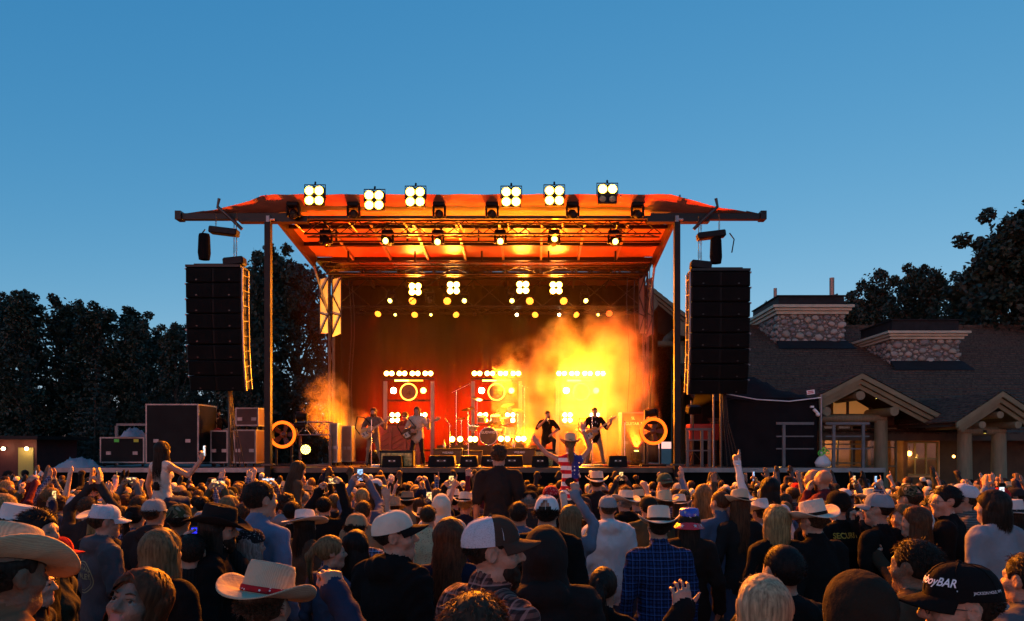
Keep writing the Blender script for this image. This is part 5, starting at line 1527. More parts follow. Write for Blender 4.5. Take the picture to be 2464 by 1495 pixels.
def arm_pose(name, s):
    """elbow, wrist, finger direction, palm normal, hand pose (right side mirrored by s)"""
    T = {
        'down': ((.25, -.03, 1.125), (.262, .05, .88), (0, .1, -1), (-1, .2, 0), 'relax'),
        'pocket': ((.29, -.06, 1.14), (.215, .05, .96), (-.3, .4, -.8), (-.6, -.6, 0), 'relax'),
        'up': ((.27, .06, 1.60), (.245, .12, 1.86), (-.05, .15, 1), (0, 1, 0), 'open'),
        'fistup': ((.27, .10, 1.56), (.22, .16, 1.80), (-.05, .1, 1), (-.3, 1, 0), 'fist'),
        'pointup': ((.25, .12, 1.6), (.20, .24, 1.84), (-.05, .35, 1), (-.6, .6, 0), 'point'),
        'hornsup': ((.28, .10, 1.56), (.25, .16, 1.8), (0, .1, 1), (0, 1, 0), 'horns'),
        'phone': ((.23, .26, 1.34), (.09, .40, 1.60), (-.25, .1, 1), (-.9, .3, 0), 'hold'),
        'phonehi': ((.23, .26, 1.55), (.10, .36, 1.80), (-.2, .1, 1), (-.9, .3, 0), 'hold'),
        'bent': ((.27, .0, 1.13), (.14, .27, 1.16), (-.5, .7, .3), (-.6, -.3, .8), 'hold'),
        'drink': ((.26, .10, 1.15), (.11, .28, 1.33), (-.4, .4, .8), (-.8, -.2, .3), 'hold'),
        'clap': ((.24, .18, 1.3), (.045, .33, 1.5), (-.05, .2, 1), (-1, 0, 0), 'flat'),
        'claphi': ((.22, .1, 1.62), (.045, .16, 1.86), (-.05, .1, 1), (-1, 0, 0), 'flat'),
        'wide': ((.44, .04, 1.53), (.47, .10, 1.79), (.12, .1, 1), (0, 1, 0), 'open'),
        'face': ((.25, .16, 1.27), (.10, .16, 1.47), (-.2, .0, 1), (-.7, -.5, 0), 'relax'),
    }[name] if isinstance(name, str) else name
    e, w, d, n, p = T
    f = lambda v: (v[0] * s, v[1], v[2])
    return f(e), f(w), f(d), f(n), p

def head_matrix(yaw=0, pitch=0, roll=0, lean=(0, 0), neck=1.545):
    piv = Matrix.Translation((lean[0], lean[1] - .005, neck))
    return piv @ Euler((R(pitch), R(roll), R(yaw)), 'ZXY').to_matrix().to_4x4() @ Matrix.Translation((0, .022, .085))

BODY_CACHE = {}
def body(key, h=.011, sex='m', arms=('down', 'down'), yaw=0, pitch=0, roll=0, sleeve='long', build=1.0, coat=0.0, hood=False, collar=False,
         lean=(0, 0), legs=None, fold=.0065, seed=0, face=True, torso_bend=0.0, belly=0.0, tank=False, tuck=False):
    """one continuous standing body; feet on z=0, facing +y, 1.75 m tall"""
    if key in BODY_CACHE: return BODY_CACHE[key]
    B = Soft(h, True); w = build * (1 if sex == 'm' else .88)
    lx, ly = lean
    def t(x, y, z):                                      # bend the trunk forward / sideways above the hips
        q = max(0, z - .95)
        return (x + lx * q / .6, y + ly * q / .6, z - (abs(lx) + abs(ly)) * .12 * q)
    hp = .165 if sex == 'm' else .168
    B.ell(t(0, 0, .93), (hp * w + coat * .5, .118 * w + coat * .5, .135), .04, PANTS)
    B.ell(t(0, .005 + belly * .3, 1.06), ((.148 if sex == 'm' else .135) * w + coat, .105 * w + coat + belly, .19), .05)
    B.ell(t(0, -.008, 1.27), ((.172 if sex == 'm' else .158) * w + coat, .118 * w + coat, .19), .06)
    if sex == 'f': B.ell(t(0, .07, 1.27), (.125, .075, .07), .05)
    sw = (.168 if sex == 'm' else .14) * build
    if not tuck: B.cone(t(0, 0, 1.12), t(0, .0, .875), (.152 if sex == 'm' else .14) * w + coat, (.176 if sex == 'm' else .176) * w + coat, .02, sq=(1, .74, 1))
    B.cone(t(-sw, -.012, 1.40), t(sw, -.012, 1.40), .062 + coat * .8, None, .05, sq=(1, .95, 1))
    for s in (-1, 1): B.cone(t(0, -.018, 1.475), t(s * sw * .8, -.015, 1.425), .048 + coat * .6, .045 + coat * .6, .04)
    if coat > 0 or sleeve == 'long': B.cone(t(0, -.012, 1.40), t(0, -.004, 1.475), .075 + coat * .5, .066 + coat * .4, .02)
    B.cone(t(0, -.01, 1.42), t(0, .012, 1.58), .057 if sex == 'm' else .049, .054 if sex == 'm' else .047, .007, SKIN)
    if collar: B.cone(t(0, -.008, 1.455), t(0, -.002, 1.50), .076, .072, .008)
    if hood:
        B.ell(t(0, -.085, 1.46), (.12, .065, .075), .03); B.cone(t(-.08, -.03, 1.475), t(.08, -.03, 1.475), .045, None, .03)
        B.cone(t(-.085, .0, 1.47), t(-.03, .085, 1.42), .03, .025, .02); B.cone(t(.085, .0, 1.47), t(.03, .085, 1.42), .03, .025, .02)
    HM = head_matrix(yaw, pitch, roll, (lx * .98, ly * .98), 1.545 - (abs(lx) + abs(ly)) * .07)
    rot = np.array(HM.to_3x3())
    def hd(x, y, z):
        v = HM @ Vector((x, y, z)); return (v.x, v.y, v.z)
    fs = 1.0 if sex == 'm' else .95
    def E(c, r, k, tag=SKIN, sub=False): B.ell(hd(*[q * fs for q in c]), [q * fs for q in r], k, tag, rot, sub)
    def C(a, b, ra, rb, k, tag=SKIN): B.cone(hd(*[q * fs for q in a]), hd(*[q * fs for q in b]), ra, rb, k, tag)
    E((0, -.014, .028), (.077, .099, .092), .02)
    E((0, .028, -.035), (.061, .066, .083), .03)
    C((0, .068, -.098), (0, .05, -.1), .025 if sex == 'm' else .02, .03, .025)
    C((-.045, .01, -.085), (0, .066, -.1), .022, .022, .03); C((.045, .01, -.085), (0, .066, -.1), .022, .022, .03)
    if face:
        C((-.034, .08, .024), (.034, .08, .024), .0145 if sex == 'm' else .011, None, .02)
        C((0, .09, .014), (0, .114, -.026), .0085, .0135, .012); C((-.012, .1, -.032), (.012, .1, -.032), .009, None, .008)
        for s in (-1, 1):
            E((s * .033, .103, .004), (.017, .017, .013), .014, SKIN, True)
            E((s * .033, .077, .003), (.0135, .0135, .0125), .002, EYE)
            C((s * .02, .0885, .011), (s * .046, .083, .0095), .005, .004, .004)
            E((s * .042, .06, -.03), (.026, .028, .024), .025)
        C((-.019, .0885, -.058), (0, .0945, -.056), .0062, .0072, .006, LIP); C((.019, .0885, -.058), (0, .0945, -.056), .0062, .0072, .006, LIP)
        C((-.014, .09, -.067), (.014, .09, -.067), .0072, None, .006, LIP)
    for s in (-1, 1):
        E((s * .079, -.008, -.004), (.012, .021, .033), .008); E((s * .086, -.002, -.004), (.006, .011, .02), .006, SKIN, True)
    for s, nm in ((-1, arms[0]), (1, arms[1])):
        if nm is None: continue
        e, wr, d, n, hp_ = arm_pose(nm, s)
        sh = t(s * (sw + .022), -.012, 1.395)
        e, wr = t(*e), t(*wr)
        tg = SKIN if tank else SHIRT; a = .0 if tank else coat * .7 + .008
        um = (.052 if sex == 'm' else .043) * build
        B.cone(sh, e, um + .006 + a, um - .006 + a, .045, tg)
        fr = (.042 if sex == 'm' else .036) * build
        if sleeve == 'long':
            B.cone(e, wr, fr + a, fr * .78 + a, .02); d_ = unit(np.array(wr) - np.array(e)); c_ = np.array(wr) - d_ * .01
            B.cone(c_, c_ + d_ * .02, fr * .8 + a + .003, None, .006); B.cone(np.array(wr), np.array(wr) + d_ * .03, .028, .028, .005, SKIN)
        else:
            B.cone(e, wr, fr, .028, .015, SKIN)
            if not tank:
                m_ = np.array(sh) * .35 + np.array(e) * .65; B.cone(sh, m_, um + .016, um + .018, .02)
        hand(B, wr, d, n, s, hp_, SKIN, 1.0 if sex == 'm' else .92)
    L_ = legs or {s: ((s * .098, .01, .5), (s * .105, -.03, .085), 0) for s in (-1, 1)}
    for s in (-1, 1):
        kn, an, yaw_f = L_[s]
        B.cone((s * .088, 0, .9), kn, .092 * w, .062, .04, PANTS); B.cone(kn, an, .06, .048, .02, PANTS)
        f = np.array(an); fx, fy = math.sin(math.radians(yaw_f)), math.cos(math.radians(yaw_f))
        z0 = f[2] - .05
        B.cone((f[0], f[1] - .01, z0 + .012), (f[0] + fx * .16 + s * .012, f[1] + fy * .16, z0), .042, .036, .02, SHOE, sq=(1, 1, .9))
    me = B.mesh('person', fold, seed)
    BODY_CACHE[key] = (me, HM)
    return BODY_CACHE[key]

# ---- cloth, skin and hair materials
def cloth(name, col, kind=None, col2=(.02, .02, .03), bump=.6):
    key = 'cloth_' + name
    if key in MATS: return MATS[key]
    m = mat(key, col, .9, var=.18, vscale=5, bump=bump, bscale=17, spec=.08, sheen=.0)
    N, L = m.node_tree.nodes, m.node_tree.links; b = N['Principled BSDF']
    if kind:
        tc = N.new('ShaderNodeTexCoord'); sp = N.new('ShaderNodeSeparateXYZ'); L.new(tc.outputs['Object'], sp.inputs[0])
        def band(out, freq, lo, off=0.0):
            a = N.new('ShaderNodeMath'); a.operation = 'MULTIPLY_ADD'; a.inputs[1].default_value = freq; a.inputs[2].default_value = off; L.new(out, a.inputs[0])
            f = N.new('ShaderNodeMath'); f.operation = 'FRACT'; L.new(a.outputs[0], f.inputs[0])
            c = N.new('ShaderNodeMath'); c.operation = 'LESS_THAN'; c.inputs[1].default_value = lo; L.new(f.outputs[0], c.inputs[0]); return c.outputs[0]
        def mix(fac, a, b_, amt=1.0):
            x = N.new('ShaderNodeMix'); x.data_type = 'RGBA'
            q = N.new('ShaderNodeMath'); q.operation = 'MULTIPLY'; q.inputs[1].default_value = amt; L.new(fac, q.inputs[0]); L.new(q.outputs[0], x.inputs['Factor'])
            for nm_, v in (('A', a), ('B', b_)):
                if isinstance(v, tuple): x.inputs[nm_].default_value = (*v, 1)
                else: L.new(v, x.inputs[nm_])
            return x.outputs['Result']
        if kind == 'plaid':
            s1 = mix(band(sp.outputs[0], 38, .38), col, col2, .75); s2 = mix(band(sp.outputs[2], 34, .38), s1, col2, .75)
            s3 = mix(band(sp.outputs[2], 17, .1, .3), s2, tuple(min(1, c * 2.2 + .02) for c in col), .6); out = mix(band(sp.outputs[0], 19, .1, .3), s3, tuple(min(1, c * 2.2 + .02) for c in col), .6)
        elif kind == 'hstripe': out = mix(band(sp.outputs[2], 55, .4), col, col2, .7)
        elif kind == 'stripe': out = mix(band(sp.outputs[0], 45, .4), col, col2, .7)
        elif kind == 'camo':
            nz = N.new('ShaderNodeTexNoise'); nz.inputs['Scale'].default_value = 14; nz.inputs['Detail'].default_value = 1; L.new(tc.outputs['Object'], nz.inputs['Vector'])
            cr = N.new('ShaderNodeValToRGB'); cr.color_ramp.interpolation = 'CONSTANT'
            cr.color_ramp.elements[0].color = (.015, .017, .01, 1); cr.color_ramp.elements[1].position = .44; cr.color_ramp.elements[1].color = (.09, .075, .045, 1)
            e = cr.color_ramp.elements.new(.52); e.color = (.03, .04, .018, 1); e = cr.color_ramp.elements.new(.62); e.color = (.2, .17, .12, 1)
            L.new(nz.outputs['Fac'], cr.inputs[0]); out = cr.outputs[0]
        elif kind == 'flag':      # stripes low, star field on the right shoulder
            f1 = mix(band(sp.outputs[2], 8.3, .5, .1), (.75, .72, .7), (.5, .02, .03))
            g1_ = N.new('ShaderNodeMath'); g1_.operation = 'GREATER_THAN'; g1_.inputs[1].default_value = .015; L.new(sp.outputs[0], g1_.inputs[0])
            g2_ = N.new('ShaderNodeMath'); g2_.operation = 'GREATER_THAN'; g2_.inputs[1].default_value = 1.12; L.new(sp.outputs[2], g2_.inputs[0])
            g3_ = N.new('ShaderNodeMath'); g3_.operation = 'MULTIPLY'; L.new(g1_.outputs[0], g3_.inputs[0]); L.new(g2_.outputs[0], g3_.inputs[1])
            vo = N.new('ShaderNodeTexVoronoi'); vo.inputs['Scale'].default_value = 17; vo.inputs['Randomness'].default_value = .25; L.new(tc.outputs['Object'], vo.inputs['Vector'])
            st2 = N.new('ShaderNodeMath'); st2.operation = 'LESS_THAN'; st2.inputs[1].default_value = .26; L.new(vo.outputs['Distance'], st2.inputs[0])
            fld = mix(st2.outputs[0], (.03, .04, .2), (.75, .72, .7)); out = mix(g3_.outputs[0], f1, fld)
        elif kind == 'dots':
            vo = N.new('ShaderNodeTexVoronoi'); vo.inputs['Scale'].default_value = 55; vo.inputs['Randomness'].default_value = .7; L.new(tc.outputs['Object'], vo.inputs['Vector'])
            st2 = N.new('ShaderNodeMath'); st2.operation = 'LESS_THAN'; st2.inputs[1].default_value = .22; L.new(vo.outputs['Distance'], st2.inputs[0]); out = mix(st2.outputs[0], col, col2)
        elif kind == 'weave':     # straw
            wv = N.new('ShaderNodeTexWave'); wv.inputs['Scale'].default_value = 60; wv.inputs['Distortion'].default_value = 3; L.new(tc.outputs['Object'], wv.inputs['Vector'])
            out = mix(wv.outputs['Fac'], col, tuple(c * .78 for c in col))
        elif kind == 'mesh':
            vo = N.new('ShaderNodeTexVoronoi'); vo.inputs['Scale'].default_value = 260; L.new(tc.outputs['Object'], vo.inputs['Vector'])
            out = mix(vo.outputs['Distance'], col, tuple(c * .6 for c in col))
        L.new(out, b.inputs['Base Color'])
    MATS[key] = m
    return m
def skin(name, col):
    m = mat('skin_' + name, col, .5, var=.22, vscale=22, bump=.3, bscale=70, spec=.3)
    m.node_tree.nodes['Principled BSDF'].inputs['Subsurface Weight'].default_value = 0.0
    return m
SK = [skin('fair', (.40, .24, .17)), skin('light', (.34, .19, .13)), skin('tan', (.27, .15, .095)), skin('brown', (.16, .085, .05))]
LIPM = mat('lips', (.32, .12, .1), .5); EYEM = mat('eye', (.12, .11, .1), .2)
def hair_mat(name, col):
    key = 'hair_' + name
    if key in MATS: return MATS[key]
    m = bpy.data.materials.new(key); m.use_nodes = True
    N, L = m.node_tree.nodes, m.node_tree.links; b = N['Principled BSDF']; out = N['Material Output']
    b.inputs['Roughness'].default_value = .55; b.inputs['Specular IOR Level'].default_value = .2
    tc = N.new('ShaderNodeTexCoord'); mp = N.new('ShaderNodeMapping'); mp.inputs['Scale'].default_value = (90, 90, 9); L.new(tc.outputs['Object'], mp.inputs[0])
    nz = N.new('ShaderNodeTexNoise'); nz.inputs['Scale'].default_value = 1; nz.inputs['Detail'].default_value = 3; L.new(mp.outputs[0], nz.inputs['Vector'])
    cr = N.new('ShaderNodeValToRGB'); cr.color_ramp.elements[0].position = .3; cr.color_ramp.elements[0].color = (*[c * .45 for c in col], 1)
    cr.color_ramp.elements[1].position = .7; cr.color_ramp.elements[1].color = (*[min(1, c * 1.35) for c in col], 1)
    L.new(nz.outputs['Fac'], cr.inputs[0]); L.new(cr.outputs[0], b.inputs['Base Color'])
    tr = N.new('ShaderNodeBsdfTranslucent'); L.new(cr.outputs[0], tr.inputs['Color'])
    mx = N.new('ShaderNodeMixShader'); mx.inputs[0].default_value = .38
    L.new(b.outputs[0], mx.inputs[1]); L.new(tr.outputs[0], mx.inputs[2]); L.new(mx.outputs[0], out.inputs['Surface'])
    MATS[key] = m
    return m
HC = {n: hair_mat(n, c) for n, c in dict(black=(.012, .01, .009), dark=(.03, .02, .014), brown=(.07, .042, .024), auburn=(.11, .045, .02), light=(.2, .13, .06), blonde=(.36, .25, .11), pale=(.5, .4, .24), grey=(.28, .27, .25)).items()}

# ---- hair, built once per style in the head's own frame
def ribbon_mesh(name, paths, widths):
    V, Fc = [], []
    for pts, w in zip(paths, widths):
        o = len(V) // 1
        n = len(pts); pts = np.array(pts)
        tan = np.gradient(pts, axis=0); rad = pts * np.array([1, 1, .2]) + 1e-6
        sd = np.cross(tan, rad); sd /= (np.linalg.norm(sd, axis=1)[:, None] + 1e-9)
        for i in range(n):
            q = w * (1 - .85 * (i / (n - 1)) ** 2) * .5
            V.append(pts[i] - sd[i] * q); V.append(pts[i] + sd[i] * q)
        for i in range(n - 1): Fc.append((o + 2 * i, o + 2 * i + 1, o + 2 * i + 3, o + 2 * i + 2))
    return V, Fc
def join_meshes(name, a, V, Fc):
    co = np.empty(len(a.vertices) * 3, np.float32); a.vertices.foreach_get('co', co)
    qs = np.empty(len(a.loops), np.int32); a.loops.foreach_get('vertex_index', qs)
    n0 = len(a.vertices); V = np.array(V, np.float32).reshape(-1, 3); Fq = (np.array(Fc, np.int32) + n0).ravel() if len(Fc) else np.zeros(0, np.int32)
    allv = np.concatenate([co.reshape(-1, 3), V]); allq = np.concatenate([qs, Fq])
    me = bpy.data.meshes.new(name); me.vertices.add(len(allv)); me.vertices.foreach_set('co', allv.ravel())
    me.loops.add(len(allq)); me.loops.foreach_set('vertex_index', allq); nf = len(allq) // 4
    me.polygons.add(nf); me.polygons.foreach_set('loop_start', np.arange(0, nf * 4, 4, dtype=np.int32)); me.polygons.foreach_set('use_smooth', np.ones(nf, bool))
    me.materials.append(None); me.update(calc_edges=True); bpy.data.meshes.remove(a)
    return me
HAIR = {}
def hair(style, seed=0, h=.009, n=500, hat=False):
    key = (style, seed, hat)
    if key in HAIR: return HAIR[key]
    rng = np.random.default_rng(seed + 100); S = Soft(h); cr = np.array([.077, .099, .092]); cc = np.array([0, -.014, .028])
    P_, W_ = [], []
    def scalp(front=.02):
        while True:
            v = rng.normal(size=3); v /= np.linalg.norm(v)
            if v[2] < -.35: continue
            p = cc + v * cr * 1.06
            if hat and p[2] > .035: continue
            if p[1] > .03 and p[2] < .075 - .0: continue
            if p[1] > -.055 and p[2] < .04 and abs(p[0]) > .045 and style in ('short', 'crop', 'messy', 'curly'): continue
            return v, p
    if style in ('short', 'crop', 'curly', 'messy'):
        g_ = {'short': 1.1, 'crop': 1.05, 'curly': 1.2, 'messy': 1.14}[style] if not hat else {'short': 1.06, 'crop': 1.04, 'curly': 1.12, 'messy': 1.09}[style]
        S.ell(cc + np.array([0, -.004, .006]), cr * g_, .02)
        S.ell((0, .105, -.035), (.09, .078, .098), .02, sub=True)
        S.ell((0, .03, -.13), (.12, .16, .09), .02, sub=True)
        if style == 'curly': S.noise = 1
        for s_ in (-1, 1): S.ell((s_ * .088, .0, -.008), (.026, .034, .042), .008, sub=True)
        if hat: S.ell((0, -.014, .15), (.14, .17, .1), .01, sub=True)
        base = S.mesh('hair', noise=((.0018, 150) if style != 'curly' else (.008, 75)) if style != 'crop' else (.0008, 160), nmat=1)
        ln = {'short': .03, 'crop': .012, 'curly': .024, 'messy': .045}[style]
        for _ in range(int(n * (1.0 if style != 'crop' else .5))):
            v, p = scalp(); p = cc + v * cr * (g_ - .02)
            sw = np.array([v[0] * .5 + rng.normal() * .3, -.5 + rng.normal() * .35, .1 - v[2] * .5 + rng.normal() * .3])
            if style == 'curly': sw = rng.normal(size=3)
            sw = sw - v * (sw @ v) * .8 + v * (.35 if style != 'short' else .2); sw /= np.linalg.norm(sw) + 1e-6
            P_.append([p, p + sw * ln * .5 + v * .006, p + sw * ln + v * .004 - np.array([0, 0, .004])]); W_.append(.0042)
    else:
        L_ = {'long': .46, 'mid': .30, 'bob': .24, 'wavy': .45, 'pony': .0, 'bun': 0, 'curlylong': .36}[style]
        S.ell(cc + np.array([0, -.004, .006]), cr * (1.1 if not hat else 1.05), .02)
        if hat: S.ell((0, -.014, .15), (.14, .17, .1), .01, sub=True)
        if L_:
            zb = .05 - L_ * .78
            S.cone((0, -.055, .02), (0, -.075 - (.02 if L_ > .3 else 0), zb + .05), .075, .05 if L_ > .28 else .062, .04, sq=(1.25, .8, 1))
            for s in (-1, 1): S.cone((s * .066, -.01, .0), (s * .078, .0 if L_ > .28 else -.005, max(zb + .06, -.2)), .03, .02, .03)
        S.ell((0, .11, -.045), (.075, .085, .125), .02, sub=True)
        if style in ('pony', 'bun'):
            S.ell((0, .03, -.13), (.12, .15, .09), .02, sub=True)
            if style == 'pony': S.cone((0, -.115, .05), (0, -.165, -.02), .03, .03, .02); S.cone((0, -.165, -.02), (0, -.15, -.22), .03, .012, .02)
            else: S.ell((0, -.11, .085), (.045, .04, .042), .01)
        base = S.mesh('hair', noise='strand', nmat=1)
        for _ in range(n):
            v, p = scalp(); pts = [p]
            if style in ('pony', 'bun'):
                e = np.array([0, -.12, .055]); m = (p + e) / 2; m = cc + (m - cc) / np.linalg.norm((m - cc) / cr) * 1.1
                pts = [p, m, e + rng.normal(size=3) * .01]
                if style == 'pony' and rng.random() < .6: pts += [e + np.array([rng.normal() * .015, -.05, -.05]), e + np.array([rng.normal() * .025, -.04 + rng.normal() * .015, -.27 + rng.normal() * .05])]
            else:
                # comb from the parting down and back over the skull, then hang
                az = math.atan2(v[0], -v[1]); sgn = 1 if v[0] > 0 else -1
                az_t = az if abs(az) < 2.0 else sgn * (1.75 + rng.normal() * .1)
                el = math.asin(max(-1, min(1, v[2]))); q = 0
                for k in range(1, 5):
                    f = k / 4; e_ = el * (1 - f) + (-.35) * f; a_ = az * (1 - f) + az_t * f
                    u = np.array([math.sin(a_) * math.cos(e_), -math.cos(a_) * math.cos(e_), math.sin(e_)])
                    pts.append(cc + u * cr * (1.12 + .05 * f + rng.uniform(0, .06)))
                e = pts[-1]; left = L_ * rng.uniform(.75, 1.08) - max(0, (p[2] - e[2]))
                out = np.array([math.sin(az_t) * .02, -math.cos(az_t) * .03, 0])
                ph = rng.uniform(0, 6)
                for k in range(1, 6):
                    f = k / 5; wv = {'wavy': .013, 'curlylong': .02}.get(style, .003)
                    if style == 'bob': out2 = out * (1 - 1.5 * f * f)
                    else: out2 = out
                    pts.append(e + out2 * f + np.array([wv * math.sin(f * 11 + ph) + rng.normal() * .002, wv * math.cos(f * 9 + ph), -left * f]))
            P_.append(pts); W_.append(rng.uniform(.006, .013))
        for _ in range(n // 22 if not hat else n // 60):       # flyaways
            v, p = scalp(); P_.append([p, p + v * .014 + rng.normal(size=3) * .006, p + v * .016 + rng.normal(size=3) * .014]); W_.append(.0018)
    Vr, Fr = ribbon_mesh('hair', P_, W_)
    HAIR[key] = join_meshes('hair', base, Vr, Fr)
    return HAIR[key]
def beard_mesh():
    if 'beard' in HAIR: return HAIR['beard']
    S = Soft(.006)
    S.ell((0, .04, -.07), (.062, .062, .062), .02); S.ell((0, .075, -.115), (.032, .026, .034), .02); S.cone((-.025, .098, -.046), (.025, .098, -.046), .008, None, .008)
    S.ell((0, .03, .01), (.09, .1, .06), .02, sub=True); S.ell((0, .1, -.06), (.018, .03, .008), .006, sub=True)
    HAIR['beard'] = S.mesh('beard', noise=(.0025, 130), nmat=1)
    return HAIR['beard']

# ---- headwear, in the head's own frame
HATS = {}
def grid_mesh(name, rows, closed=True, mats=1, mi=None, thick=0.0, smooth=True):
    mb = MB(); mb.smooth = smooth; nr, nc = len(rows), len(rows[0]); vs = [p for r_ in rows for p in r_]
    mb.v = [tuple(p) for p in vs]
    for i in range(nr - 1):
        for j in range(nc if closed else nc - 1):
            m = mi(i, j) if mi else 0
            if m < 0: continue
            mb.f.append((i * nc + j, i * nc + (j + 1) % nc, (i + 1) * nc + (j + 1) % nc, (i + 1) * nc + j)); mb.mi.append(m); mb.sm.append(smooth)
    return mb.mesh(name, [None] * mats)
def cap_meshes(kind='cap'):
    if kind in HATS: return HATS[kind]
    n = 40; rows = []; zb = .038; rx, ry, H = .092, .114, .096
    lv = [0, .12, .28, .45, .62, .78, .9, .97, 1.0]
    for t in lv:
        r_ = []
        for j in range(n):
            a = 2 * math.pi * j / n                       # a=0 -> front (+y)
            f = math.cos(a) * .5 + .5
            q = math.cos(t * math.pi / 2) ** (.62 + .1 * f); z = math.sin(t * math.pi / 2)
            hh = H * (1 + (.10 * f if kind != 'beanie' else 0))
            r_.append((math.sin(a) * rx * q, -.012 + math.cos(a) * ry * q + .004 * f * z, zb - .012 * (1 - f) * (1 - t) + hh * z))
        rows.append(r_)
    front = lambda j: min(j, n - j) < n * .22
    op = kind in ('snap',)
    crown = grid_mesh('crown', rows, True, 2, lambda i, j: (-1 if (op and abs(j - n / 2) < 4.6 - i * 1.1 and i < 4) else (0 if front(j) else 1)))
    br = []; m = 14
    for i in range(7):
        t = i / 6; r_ = []
        for j in range(m + 1):
            a = (j / m - .5) * 2 * 1.15
            e = .082 * (math.cos(a * 1.28) ** .7 if abs(a * 1.28) < 1.57 else 0)
            x, y = math.sin(a) * rx * 1.005, -.012 + math.cos(a) * ry * 1.005
            r_.append((x * (1 - .0 * t), y + e * t, zb + .008 - .012 * t + .0 - 6.0 * x * x * (.25 + .75 * t) * .8))
        br.append(r_)
    under = [[(x, y, z - .005) for x, y, z in r_] for r_ in reversed(br)]
    brim = grid_mesh('brim', br + under, False, 1)
    mbk = MB(); mbk.ball((0, -.008, zb + H * 1.05), .009, 6); btn = mbk.mesh('button', [None])
    sm = MB()
    for j in (0, 7, 14, 20, 26, 33):
        sm.tube([Vector(rows[i][j]) * 1.004 + Vector((0, 0, .0006)) for i in range(1, len(lv) - 1)], .0013, 4)
    HATS['seams'] = sm.mesh('seams', [None])
    HATS[kind] = (crown, brim, btn)
    return HATS[kind]
def cowboy_meshes(key, brim=.088, curl=.055, crown_h=.118, style='cattle', dip=.018, tilt=0):
    if key in HATS: return HATS[key]
    n = 48; zb = .045; rx, ry = .092, .114
    rows = []
    for t in (0, .3, .6, .8, .92, 1.0):
        q = 1 - .10 * t - .10 * max(0, t - .8) * 5 * .5
        rows.append([(math.sin(2 * math.pi * j / n) * rx * q * (1 - .10 * t * max(0, math.cos(2 * math.pi * j / n))), -.012 + math.cos(2 * math.pi * j / n) * ry * q, zb + crown_h * t * (1 - .05 * math.cos(2 * math.pi * j / n))) for j in range(n)])
    for s in (.82, .6, .36, .12, .0):
        r_ = []
        for j in range(n):
            a = 2 * math.pi * j / n; x, y = math.sin(a) * rx * .84 * s, math.cos(a) * ry * .86 * s
            z = zb + crown_h * 1.0 * (1 - .04 * math.cos(a))
            if style == 'cattle': z += -.030 * math.exp(-(x / .018) ** 2) * (1 if y < .08 else .5) - .016 * math.exp(-((abs(x) - .042) / .014) ** 2) * (1 if y > 0 else .2) + .012 * (1 - s)
            elif style == 'flat': z += .004
            else: z += -.035 * math.exp(-(x / .022) ** 2) * (.6 + .4 * (y > 0)) + .006 * (1 - s)
            r_.append((x, -.012 + y, z))
        rows.append(r_)
    crown = grid_mesh('crown', rows, True, 1)
    br = []
    for t in (0, .2, .45, .7, .9, 1.0):
        r_ = []
        for j in range(n):
            a = 2 * math.pi * j / n; s, c = math.sin(a), math.cos(a)
            bw = brim * (1.0 + .12 * abs(c)) * t
            x = s * (rx + bw * (1 - .25 * curl / .055 * t * abs(s))); y = -.012 + c * (ry + bw)
            z = zb + curl * (abs(s) ** 2.2) * (t ** 1.6) - dip * (abs(c) ** 2) * t ** 1.4 + .002
            r_.append((x, y, z))
        br.append(r_)
    under = [[(x, y, z - .006) for x, y, z in r_] for r_ in reversed(br)]
    bm_ = grid_mesh('brim', br + under, True, 1)
    bd = [[(math.sin(2 * math.pi * j / n) * rx * q, -.012 + math.cos(2 * math.pi * j / n) * ry * q, zb + z) for j in range(n)] for q, z in ((1.012, .006), (1.03, .010), (1.02, .026), (.99, .030))]
    band = grid_mesh('band', bd, True, 1)
    HATS[key] = (crown, bm_, band)
    return HATS[key]
def bucket_meshes():
    if 'bucket' in HATS: return HATS['bucket']
    n = 40; zb = .03
    rows = [[(math.sin(2 * math.pi * j / n) * .09 * q, -.012 + math.cos(2 * math.pi * j / n) * .11 * q, zb + z) for j in range(n)] for q, z in ((1, 0), (.98, .05), (.94, .09), (.86, .105), (.5, .112), (.01, .113))]
    br = [[(math.sin(2 * math.pi * j / n) * .09 * q, -.012 + math.cos(2 * math.pi * j / n) * .11 * q, zb + z) for j in range(n)] for q, z in ((1.01, .0), (1.25, -.035), (1.5, -.062), (1.52, -.068), (1.26, -.042), (1.01, -.006))]
    HATS['bucket'] = (grid_mesh('crown', rows, True, 1), grid_mesh('brim', br, True, 1))
    return HATS['bucket']
def hood_mesh():
    if 'hood' in HATS: return HATS['hood']
    S = Soft(.009)
    S.ell((0, -.022, .025), (.106, .132, .128), .02); S.cone((0, -.1, .06), (0, -.135, .02), .05, .03, .06)
    S.cone((0, -.03, -.06), (0, -.02, -.15), .095, .125, .05, sq=(1.05, .85, 1))
    S.ell((0, .135, -.03), (.075, .1, .13), .03, sub=True); S.ell((0, .03, -.02), (.083, .103, .11), .01, sub=True)
    HATS['hood'] = S.mesh('hood', .004, 3, nmat=1)
    return HATS['hood']

